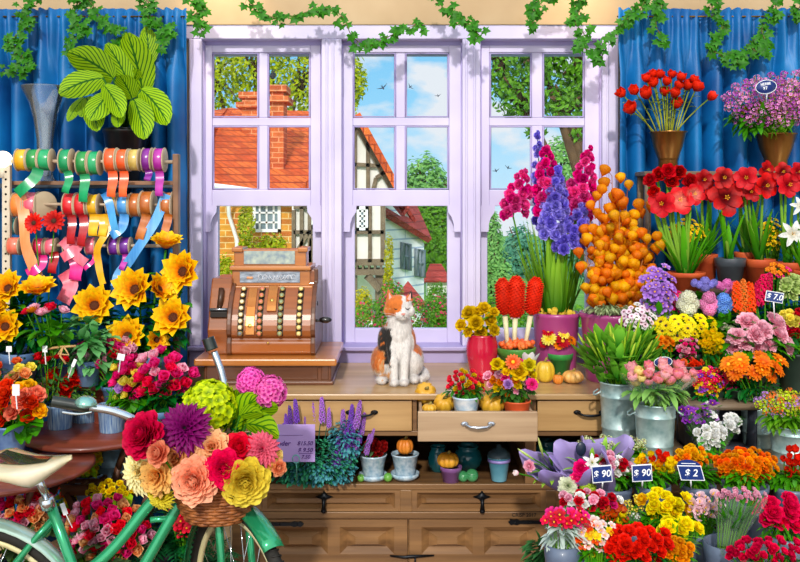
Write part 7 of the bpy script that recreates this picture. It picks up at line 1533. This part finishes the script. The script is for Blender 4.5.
# seat post and saddle
SY = 2.76; m = MB(); m.tube([PX(38, 478, SY), PX(48, 500, 2.81)], .0125, 12); part('seat_post', m, CHROME, bk); m = MB(); m.tube([PX(46, 498, 2.80), PX(48, 507, 2.81)], .022, 12); part('seat_clamp', m, CHROME, bk)
vs = []; NN = 15; KK = 14; s0 = PX(-12, 0, SY); s1 = PX(72, 0, SY); zt_ = PX(0, 463, SY).z
for i in range(NN+1):
    s = i/NN; x = s0.x+(s1.x-s0.x)*s; hw = .115*(1-s)**.55*(1-.25*s)+.034*(1-(2*s-1)**8 if s > .5 else 1); hw = max(.004, hw*(min(1, s*9)**.5 if s < .12 else 1)*(math.sqrt(max(0, 1-((s-.88)/.12)**2)) if s > .88 else 1)); zc = zt_+.016-.02*math.sin(PI*s)-.004*s; dr = .042+.034*math.exp(-((s-.6)/.2)**2)-.03*max(0, s-.6)/.4
    for k in range(KK):
        a = 2*PI*k/KK; yy = hw*math.cos(a); zz = math.sin(a); vs.append((x, SY+yy, zc+(zz*.014 if zz > 0 else zz*dr*(1 if s < .85 else math.sqrt(max(.02, 1-((s-.85)/.15)**2)))*(abs(math.cos(a))**.4*.6+.4))))
m = MB(); m.add(vs, [(i*KK+k, i*KK+(k+1) % KK, (i+1)*KK+(k+1) % KK, (i+1)*KK+k) for i in range(NN) for k in range(KK)]+[tuple(range(KK)), tuple(NN*KK+k for k in range(KK-1, -1, -1))])
SAD = plain('cream_saddle', 'c8b478', 'f4ead0', 5, .25, coat=.8); sad = part('saddle', m, SAD, bk)
m = MB(); n2 = 10; vs = []
for i in range(n2+1):
    s = .12+.62*i/n2; x = s0.x+(s1.x-s0.x)*s; hw = .06*(1-s)**.7+.008; zc = zt_+.031-.02*math.sin(PI*s)-.004*s
    for k in (-1, 0, 1): vs.append((x, SY+hw*k, zc+.0025-.002*abs(k)))
m.add(vs, [(i*3+k, i*3+k+1, (i+1)*3+k+1, (i+1)*3+k) for i in range(n2) for k in range(2)]); part('saddle_inlay', m, plain('dark_olive_leather', '1c2420', '3c4438', 8, .2, coat=1), sad)
m = MB()
for s in (-1, 1): m.tube([PX(4, 468, SY+.06*s), PX(14, 482, SY+.045*s), PX(32, 484, SY+.02*s), PX(56, 470, SY+.012*s)], .0035, 7)
m.tube([PX(40, 474, SY-.02), PX(40, 474, SY+.02)], .014, 8); part('saddle_rail', m, CHROME, sad)
# handlebar
NG = PX(52, 401, 2.72); FG = PX(208, 338, 3.12); STM = PX(184, 455, 2.92)
def spline(P, k=8):
    P = [Vector(p) for p in P]; out = []
    for i in range(len(P)-1):
        p0, p1, p2, p3 = P[max(0, i-1)], P[i], P[i+1], P[min(len(P)-1, i+2)]
        for j in range(k): t = j/k; out.append(.5*((2*p1)+(p2-p0)*t+(2*p0-5*p1+4*p2-p3)*t*t+(3*p1-p0-3*p2+p3)*t**3))
    return out+[P[-1]]
m = MB(); m.tube(spline([PX(88, 407, 2.74), PX(112, 411, 2.76), PX(136, 421, 2.79), PX(160, 442, 2.86), STM, PX(208, 440, 2.98), PX(224, 400, 3.05), PX(222, 375, 3.09), PX(214, 352, 3.115)]), .0125, 12); m.tube([STM, PX(185, 472, 2.92)], .014, 12); part('handlebar', m, CHROME, bk)
GRIP = plain('black_green_grip', '0c1412', '1e2e28', 30, .35, coat=.5)
m = MB(); m.tube(spline([NG, PX(70, 404, 2.73), PX(90, 407.5, 2.74)]), [.0175]*17, 14); part('grip', m, GRIP, bk); m = MB(); m.tube(spline([FG, PX(212, 350, 3.115)]), [.022]*9, 14); part('grip', m, GRIP, bk)
be = MB(); c = PX(86, 404, 2.72); k = sz(1, 2.72); be.lathe([(11*k, 0), (11*k, 1.5*k), (9.5*k, 4.5*k), (6*k, 7*k), (.01, 8*k)], 22, Matrix.Translation(c) @ Matrix.Rotation(.15, 4, 'Y')); be.lathe([(7*k, -3*k), (10*k, 0)], 18, Matrix.Translation(c)); part('bell', be, plain('mint_bell', '6ab0a8', 'a8dcd0', 5, .15, .6, coat=.6), bk)
m = MB(); m.tube(spline([PX(92, 412, 2.71), PX(78, 414, 2.70), PX(62, 412, 2.69)]), .004, 6); part('brake_lever', m, CHROME, bk)
# basket
BYc = 2.88; bc = at(216, 518, BYc); BZ = bc.z; BW = sz(45, BYc)
bs = thing('wicker_basket', 'round brown wicker basket on the bicycle front, full of flowers', 'basket', (bc.x, BYc, BZ)); WK = plain('wicker', '6a3414', 'b06a34', 40, .55, bump=.3, stretch=(1, 1, .4)); WK2 = plain('pale_wicker', 'b8905c', 'e8cc98', 30, .6)
m = MB(); rows = 15; nst = 26; Hh = sz(46, BYc)
for j in range(rows):
    s = j/(rows-1); r = BW*(.62+.38*math.sin(s*1.35)**.8*1.0); z = BZ+Hh*s
    m.tube([Vector((bc.x+(r+.004*math.cos(nst/2*a+PI*(j % 2)))*math.cos(a), BYc+(r+.004*math.cos(nst/2*a+PI*(j % 2)))*.72*math.sin(a), z)) for a in [2*PI*i/104 for i in range(104)]], Hh/rows*.62, 5, closed=True)
m.lathe([(.001, 0), (BW*.62, 0), (BW*.62, .008), (.001, .008)], 26, Matrix.Translation((bc.x, BYc, BZ)), sy=.72); part('weave', m, WK, bs)
m = MB()
for i in range(nst): a = 2*PI*i/nst; m.tube([Vector((bc.x+BW*(.62+.38*math.sin(s*1.35)**.8)*math.cos(a), BYc+BW*(.62+.38*math.sin(s*1.35)**.8)*.72*math.sin(a), BZ+Hh*s)) for s in (0, .25, .5, .75, 1)], .004, 5)
part('stakes', m, WK, bs)
m = MB(); 
for ph in (0, PI): m.tube([Vector((bc.x+(BW*1.0+.006*math.cos(9*a+ph))*math.cos(a), BYc+(BW+.006*math.cos(9*a+ph))*.72*math.sin(a), BZ+Hh+.006*math.sin(9*a+ph))) for a in [2*PI*i/120 for i in range(120)]], .0065, 6, closed=True)
part('braided_rim', m, WK2, bs)
# basket flowers
BF = Vector((bc.x, BYc, BZ+Hh*.5))
BFL = [('peony', petal('b00838', 'f0305c'), 143, 435, 22, 'large crimson peony at the left of the basket', 'peony', (-.4, -1, .5), -.08), ('dahlia', petal('300420', '8a146c'), 185, 428, 27, 'dark purple dahlia at the top of the basket', 'dahlia', (0, -1, .4), -.05),
 ('rose', petal('e85a4a', 'ffa888'), 158, 453, 12.5, 'salmon pink rosebud below the crimson peony', 'rose', (-.4, -1, .3), -.13), ('carnation', petal('f07030', 'ffb880'), 175, 458, 18, 'ruffled coral orange carnation in the centre left', 'carnation', (-.1, -1, .3), -.05),
 ('carnation', petal('f08048', 'ffc898'), 212, 447, 17, 'peach frilled carnation near the centre top', 'carnation', (.1, -1, .5), -.04), ('peony', petal('f07850', 'ffc0a0'), 194, 481, 22, 'large peach rose at the lower left of the basket front', 'rose', (-.1, -1, .1), -.1),
 ('peony', petal('c00838', 'f83868'), 224, 469, 18, 'hot pink rose in the middle of the basket front', 'rose', (.1, -1, .2), -.1), ('rose', petal('d01838', 'f84858'), 239, 447, 14, 'small red pink rose right of the peach carnation', 'rose', (.2, -1, .5), -.03),
 ('dahlia', petal('d82850', 'ff8098'), 262, 449, 19, 'pink dahlia at the right edge of the basket', 'dahlia', (.4, -1, .6), -.02), ('peony', petal('d8a018', 'ffe868'), 245, 482, 23, 'ruffled yellow peony hanging over the basket front', 'peony', (.2, -1, 0), -.1),
 ('dahlia', petal('f0b828', 'fff8c0'), 139, 472, 24, 'cream yellow dahlia at the lower left of the basket', 'dahlia', (-.6, -1, .1), -.03), ('carnation', petal('f08838', 'ffcc80'), 157, 476, 17, 'apricot carnation overlapping the cream dahlia', 'carnation', (-.3, -1, .1), -.08),
 ('dahlia', petal('e8b818', 'fff060'), 160, 496, 17, 'lemon yellow dahlia hanging lowest at the left of the basket', 'dahlia', (-.4, -1, -.3), -.05), ('rose', petal('f0a838', 'ffe090'), 276, 455, 7, 'tiny yellow rose, upper of three at the right of the basket', 'rose', (.7, -1, .3), -.0), ('rose', petal('f0a028', 'ffd880'), 271, 464, 6.5, 'tiny golden rose at the right of the basket', 'rose', (.7, -1, .1), -.02),
 ('rose', petal('f07038', 'ffb088'), 279, 468, 8, 'tiny peach rose, lowest at the right of the basket', 'rose', (.7, -1, .1), -.02),
 ('puff', petal('7a9a10', 'd8e840'), 209, 407, 28, 'lime green snowball hydrangea above the dahlia', 'hydrangea', (-.1, -.8, .8), .1), ('pom', petal('c02888', 'ff80d0'), 251, 382, 15, 'pink pompon bloom, left and higher of two', 'hydrangea', (0, -.7, 1), .12), ('pom', petal('c02888', 'ff88cc'), 270, 392, 17, 'pink pompon bloom, right and lower of two', 'hydrangea', (.3, -.7, .8), .1)]
for kd, mt, px, py, r, lab, cat, d, dy in BFL:
    Y = BYc-.05+dy; foot = BF+Vector(((px-216)*.0012, dy*.5, 0)); sc = (1, 1, 1)
    cut_flower({'puff': 'green_hydrangea', 'pom': 'pink_hydrangea'}.get(kd, cat), lab, cat, kd, (mt, C_YEL), px, py, Y, r*(.97 if kd not in ('rose', 'peony', 'carnation') else 1.05), d, foot, 'flowers in the bicycle basket', nleaf=0)
lf = thing('foliage_spray', 'large lime veined leaves rising behind the basket flowers', 'foliage', BF); 
LV = petal('9cc82a', '3f7a14', vein=30, trans=.2)
for (b, t, w_, y0, y1) in [((232, 430), (258, 392), 30, 2.95, 2.92), ((238, 420), (240, 388), 24, 2.98, 2.97), ((250, 418), (278, 402), 22, 2.94, 2.9), ((246, 424), (281, 434), 28, 2.9, 2.84), ((240, 416), (264, 410), 16, 2.9, 2.86), ((220, 425), (232, 400), 20, 2.93, 2.9), ((255, 425), (270, 445), 18, 2.9, 2.86)]:
    p, q = at(*b, y0), at(*t, y1); dd = q-p; L = dd.length*1.05; m = MB(); add_leaf(m, p, (dd+Vector((0, -.02, .3*L))).normalized(), L, sz(w_, y1), .35, 'oval', 0, .14, 9, 7, side=dd.cross(Vector((0, 1, .1)))); m.tube([BF, p], .003, 5); part('leaf', m, LV, lf)
lb = MB(); foliage(lb, (210, 450, 60, 34), 2.94, 150, 15, 8, rnd=random.Random(6), dY=.03); part('leaf', lb, G_DARK, lf, label='dark green filler leaves')
# ================================================================ CAT
CY = depth(384, CT)+.05; ck = CY/FL
cat_o = thing('cat', 'calico cat with orange, black and white fur sitting on the worktop by the window', 'cat', (at(398, 0, CY).x, CY, CT))
CX = lambda px: (px-400)*ck
CZ = lambda py: CT+(385-py)*ck
parts_ = MB()
def ell(px, py, dy, rx_, ry_, rz_, M=None): parts_.ball((CX(px), CY+dy, CZ(py)), 1, 0, 20, 14, (rx_*ck, ry_*ck, rz_*ck), M)
def limb(pts, rad): parts_.tube([Vector((CX(a), CY+d, CZ(b))) for a, b, d in pts], [r*ck for r in rad], 14)
def loft(secs):
    vs = []; K_ = 26
    for (px, py, dy, rx_, ry_) in secs:
        for k in range(K_): an = 2*PI*k/K_; vs.append((CX(px)+rx_*ck*math.cos(an), CY+dy+ry_*ck*math.sin(an), CZ(py)))
    n = len(secs); parts_.add(vs, [(i*K_+k, i*K_+(k+1) % K_, (i+1)*K_+(k+1) % K_, (i+1)*K_+k) for i in range(n-1) for k in range(K_)]+[tuple(range(K_)), tuple((n-1)*K_+k for k in range(K_-1, -1, -1))])
loft([(399, 311, -.02, 8, 8), (399, 318, -.02, 10.5, 10.5), (399, 325, -.012, 12.5, 12.5), (398.5, 332, -.002, 14, 15), (398, 340, .01, 15.5, 17.5), (397.5, 350, .025, 17, 20), (397, 360, .04, 18.5, 22), (397, 370, .05, 19, 23), (397, 380, .05, 17, 22), (397, 384, .05, 15, 20)])
ell(399, 337, -.03, 9.5, 10, 12); ell(382, 366, .035, 11.5, 20, 16.5); ell(412.5, 365, .035, 11.5, 20, 17); ell(386, 346, .01, 8.5, 13, 17); ell(408.5, 346, .01, 7.5, 13, 16); ell(399, 352, -.035, 8, 9, 16)
ell(398.5, 309, -.035, 13.6, 13, 11.6); ell(401.5, 315, -.08, 7.4, 6.5, 5.4); ell(390, 313, -.05, 6.2, 6, 5.6); ell(409, 313, -.05, 5.6, 6, 5.4)
limb([(391.5, 340, -.025), (392.5, 352, -.055), (393.6, 364, -.075), (394, 375, -.08), (394, 381, -.08)], [6.5, 5.4, 4.4, 3.9, 4]); limb([(405.5, 340, -.025), (405, 352, -.055), (404.4, 364, -.075), (404, 375, -.08), (404, 380.5, -.08)], [6.5, 5.4, 4.4, 3.9, 4])
ell(394, 381.3, -.092, 4.7, 7.5, 3.5); ell(404, 381, -.09, 4.7, 7.2, 3.5); ell(382, 381, -.045, 5.8, 10, 4); ell(414, 380.5, -.035, 5.2, 10, 4)
limb([(415, 372, .12), (424, 379, .08), (426, 381, .02), (420, 382, -.02)], [4.5, 4.5, 4, 3])
ell(402.5, 318.6, -.084, 4.2, 4.5, 2.6)
# ears
for s, (ex, ey) in ((-1, (391, 303)), (1, (408.5, 303))):
    tip = Vector((CX(388 if s < 0 else 411.5), CY-.035, CZ(289.5 if s < 0 else 291.5))); b0_ = Vector((CX(ex-5.5), CY-.035, CZ(ey+1))); b1_ = Vector((CX(ex+5.5), CY-.035, CZ(ey+1))); bk_ = Vector((CX(ex), CY-.0, CZ(ey))); ft_ = Vector((CX(ex), CY-.052, CZ(ey)))
    parts_.add([b0_, ft_, b1_, bk_, tip], [(0, 1, 4), (1, 2, 4), (2, 3, 4), (3, 0, 4), (3, 2, 1, 0)])
me = parts_.mesh('catraw', [], False); ob = bpy.data.objects.new('catraw', me); COL.objects.link(ob)
r_ = ob.modifiers.new('r', 'REMESH'); r_.mode = 'VOXEL'; r_.voxel_size = .0036
s_ = ob.modifiers.new('s', 'SMOOTH'); s_.iterations = 9; s_.factor = .5
dg = bpy.context.evaluated_depsgraph_get(); me2 = bpy.data.meshes.new_from_object(ob.evaluated_get(dg)); bpy.data.objects.remove(ob)
# fur colour: patches by place on the body
fur = me2.color_attributes.new('fur', 'FLOAT_COLOR', 'POINT'); OR_, BLK, WH_, TAN = lin('d8721c'), lin('1a120c'), lin('e6e0dc'), lin('d8a068')
cols = []
for v in me2.vertices:
    x, y, z = v.co; px = 400+x/ck; py = 385-(z-CT)/ck; d = (y-CY)/ck; nz = noise.noise(Vector(v.co)*34)*5+noise.noise(Vector(v.co)*90)*2.5
    c = WH_
    if py < 324:      # head
        if py+nz*.5 < 312 and px < 402+nz*.4: c = OR_
        if px < 399+nz*.3 and 309 < py+nz*.3 < 317 and px < 396: c = OR_ if nz > -1 else TAN
        if px > 406 and py < 303+nz*.4: c = OR_
        if px > 409 and py < 301: c = BLK
        if d > 6 and px < 406: c = OR_
    else:
        if px+nz < 386 or (d > 12 and px < 396+nz): c = OR_
        if 378+nz*.6 < px < 391+nz*.4 and 330 < py < 366+nz: c = BLK if nz > -2.5 else OR_
        if px < 391 and py > 365+nz: c = WH_ if nz > -1 else TAN
        if px < 385 and 352 < py < 372+nz: c = TAN if nz > 1 else OR_
        if px > 410-nz*.6 and 326 < py < 358+nz: c = OR_ if d > -6 else WH_
        if d > 20: c = OR_ if nz > 0 else BLK
    cols += list(c)
fur.data.foreach_set('color', cols)
mt, nt_, b_ = newmat('calico_fur'); b_.inputs['Roughness'].default_value = .8; b_.inputs['Sheen Weight'].default_value = .4
at_ = nt_.nodes.new('ShaderNodeAttribute'); at_.attribute_name = 'fur'; nn_ = noisetex(nt_, 90, 4, (1, 1, .35)); mr_ = nt_.nodes.new('ShaderNodeMapRange'); mr_.inputs['To Min'].default_value = .62; mr_.inputs['To Max'].default_value = 1.25
nt_.links.new(nn_.outputs['Fac'], mr_.inputs['Value']); hs_ = nt_.nodes.new('ShaderNodeHueSaturation'); nt_.links.new(at_.outputs['Color'], hs_.inputs['Color']); nt_.links.new(mr_.outputs[0], hs_.inputs['Value']); nt_.links.new(hs_.outputs[0], b_.inputs['Base Color'])
bp_ = nt_.nodes.new('ShaderNodeBump'); bp_.inputs['Strength'].default_value = .5; bp_.inputs['Distance'].default_value = .004; nt_.links.new(nn_.outputs['Fac'], bp_.inputs['Height']); nt_.links.new(bp_.outputs[0], b_.inputs['Normal'])
me2.materials.clear(); me2.materials.append(mt); me2.polygons.foreach_set('use_smooth', [True]*len(me2.polygons)); body = link('body', me2, cat_o)
# short fur: fine hairs lying down over the body
rr = random.Random(3); fm = MB(); fc = []; vcol = fur.data
for pg in me2.polygons:
    if rr.random() > .8: continue
    c = pg.center.copy(); n_ = pg.normal; dn = Vector((rr.uniform(-.4, .4), rr.uniform(-.3, .3), -1)); 
    if (385-(c.z-CT)/ck) < 324: dn = Vector((c.x-CX(403), .35*ck*20, c.z-CZ(314))).normalized()+Vector((rr.uniform(-.3, .3),)*3)
    t_ = (dn-n_*dn.dot(n_)); 
    if t_.length < .05: continue
    t_ = (t_.normalized()+n_*.38).normalized(); w_ = t_.cross(n_).normalized()*.0008; L_ = rr.uniform(.004, .008) if (385-(c.z-CT)/ck) < 324 else rr.uniform(.007, .014)
    fm.add([c-w_, c+w_, c+t_*L_], [(0, 1, 2)]); col = list(vcol[pg.vertices[0]].color); k_ = rr.uniform(.75, 1.2); fc += [x*k_ for x in col[:3]]+[1] if 0 else ([col[0]*k_, col[1]*k_, col[2]*k_, 1]*3)
fme = fm.mesh('fur', [mt], True); fa = fme.color_attributes.new('fur', 'FLOAT_COLOR', 'POINT'); fa.data.foreach_set('color', fc); fo = link('fur', fme, cat_o); fo['kind'] = 'stuff'
# face
PK = plain('cat_pink', 'd88a80', 'f0a89c', 20, .5); DKE = plain('cat_dark', '1c100a', '2a1810', 9, .3); 
m = MB(); m.ball((CX(403.2), CY-.107, CZ(314.3)), 1.7*ck, 0, 10, 7, (1.2, .6, .8)); part('nose', m, PK, cat_o)
m = MB()
for px0, px1 in ((393.5, 398.8), (405.2, 409.8)):
    m.tube([(CX(px0+(px1-px0)*t), CY-.088-.004*math.sin(PI*t)+(.010 if px0 > 400 else .012)*abs(t-.5), CZ(308.8+1.5*math.sin(PI*t))) for t in (0, .2, .4, .6, .8, 1)], [.0012, .0018, .0022, .0022, .0018, .0012], 6)
part('closed_eye', m, DKE, cat_o)
m = MB()
for s in (-1, 1): m.tube([(CX(403.2), CY-.106, CZ(315.8)), (CX(403.2+1.6*s), CY-.104, CZ(318.2)), (CX(403+4*s), CY-.098, CZ(317.6))], .0007, 5)
part('mouth', m, DKE, cat_o)
m = MB()
for s in (-1, 1):
    for i in range(4): m.tube([(CX(402+4*s), CY-.098, CZ(316+i*.7)), (CX(402+12*s), CY-.105, CZ(314+i*2.2)), (CX(402+20*s), CY-.09, CZ(314+i*3.4))], [.0005, .0004, .0002], 4)
part('whiskers', m, WINK, cat_o)
for ex, ey, tx, ty in ((391, 302, 389, 294), (408.5, 302, 410.5, 295)):
    m = MB(); m.add([(CX(ex-2), CY-.054, CZ(ey)), (CX(ex+2.2), CY-.054, CZ(ey)), (CX(tx), CY-.047, CZ(ty))], [(0, 1, 2)]); part('inner_ear', m, PK, cat_o)
# ================================================================ LIGHT, SKY, CAMERA
w = bpy.data.worlds.new('sky'); S.world = w; w.use_nodes = True; nt = w.node_tree
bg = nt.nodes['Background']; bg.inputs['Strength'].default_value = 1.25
tc = nt.nodes.new('ShaderNodeTexCoord'); sp = nt.nodes.new('ShaderNodeSeparateXYZ'); nt.links.new(tc.outputs['Generated'], sp.inputs[0])
gr = ramp(nt, [(0.0, 'bfe0f0'), (.1, '8fcdee'), (.25, '58b2e4'), (1.0, '6aa8dc')]); nt.links.new(sp.outputs['Z'], gr.inputs[0])
mp = nt.nodes.new('ShaderNodeMapping'); mp.inputs['Scale'].default_value = (1, 1, 2.0); nt.links.new(tc.outputs['Generated'], mp.inputs[0])
n = nt.nodes.new('ShaderNodeTexNoise'); n.inputs['Scale'].default_value = 9; n.inputs['Detail'].default_value = 5; n.inputs['Roughness'].default_value = .5
nt.links.new(mp.outputs[0], n.inputs['Vector'])
cr = ramp(nt, [(.5, (0, 0, 0, 1)), (.6, (1, 1, 1, 1))]); nt.links.new(n.outputs['Fac'], cr.inputs[0])
mx = nt.nodes.new('ShaderNodeMix'); mx.data_type = 'RGBA'; nt.links.new(cr.outputs[0], mx.inputs['Factor']); nt.links.new(gr.outputs[0], mx.inputs[6]); mx.inputs[7].default_value = (.72, .76, .8, 1)
nt.links.new(mx.outputs[2], bg.inputs['Color'])
# unseen sky round the sun, behind the camera, brightened to fill the interior
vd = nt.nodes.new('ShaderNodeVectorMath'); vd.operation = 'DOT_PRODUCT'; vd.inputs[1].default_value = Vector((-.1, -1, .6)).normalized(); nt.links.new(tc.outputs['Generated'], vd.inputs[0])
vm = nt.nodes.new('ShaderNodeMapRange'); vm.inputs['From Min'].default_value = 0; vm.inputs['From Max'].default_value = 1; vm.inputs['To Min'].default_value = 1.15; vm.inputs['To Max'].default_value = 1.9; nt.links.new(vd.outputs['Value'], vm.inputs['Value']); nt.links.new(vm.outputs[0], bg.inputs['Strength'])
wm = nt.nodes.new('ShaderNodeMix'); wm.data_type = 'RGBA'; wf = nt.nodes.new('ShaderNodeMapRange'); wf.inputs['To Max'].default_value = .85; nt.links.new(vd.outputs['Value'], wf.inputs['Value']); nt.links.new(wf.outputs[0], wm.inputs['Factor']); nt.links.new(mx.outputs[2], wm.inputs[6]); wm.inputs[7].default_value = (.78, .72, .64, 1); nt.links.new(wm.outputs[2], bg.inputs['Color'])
def lamp(name, kind, energy, loc, d, color, **k):
    l = bpy.data.lights.new(name, kind); l.energy = energy; l.color = color
    for a, b in k.items(): setattr(l, a, b)
    o = bpy.data.objects.new(name, l); COL.objects.link(o); o.location = loc
    o.rotation_euler = Vector(d).to_track_quat('-Z', 'Y').to_euler(); return o
lamp('sun', 'SUN', 2.5, (0, 0, 6), (.1, 1.0, -.6), (1, .96, .88), angle=.05)
for x, px in ((-.85, 225), (.85, 575)):
    lamp('spot_lamp', 'SPOT', 14, (x, 4.0, 3.0), (0, .45, -.8), (1, .78, .5), spot_size=1.2, spot_blend=.9, shadow_soft_size=.05)
cam = bpy.data.cameras.new('camera'); co = bpy.data.objects.new('camera', cam); COL.objects.link(co); S.camera = co
co.location = (0, 0, EYE); co.rotation_euler = (PI/2, 0, 0); cam.sensor_width = 36; cam.lens = 36*FL/800; cam.shift_y = -(281-HZ)/800; cam.clip_end = 500
S.view_settings.view_transform = 'Standard'; S.view_settings.look = 'None'; S.view_settings.exposure = 0.0; S.view_settings.gamma = 1; S.view_settings.use_curve_mapping = False
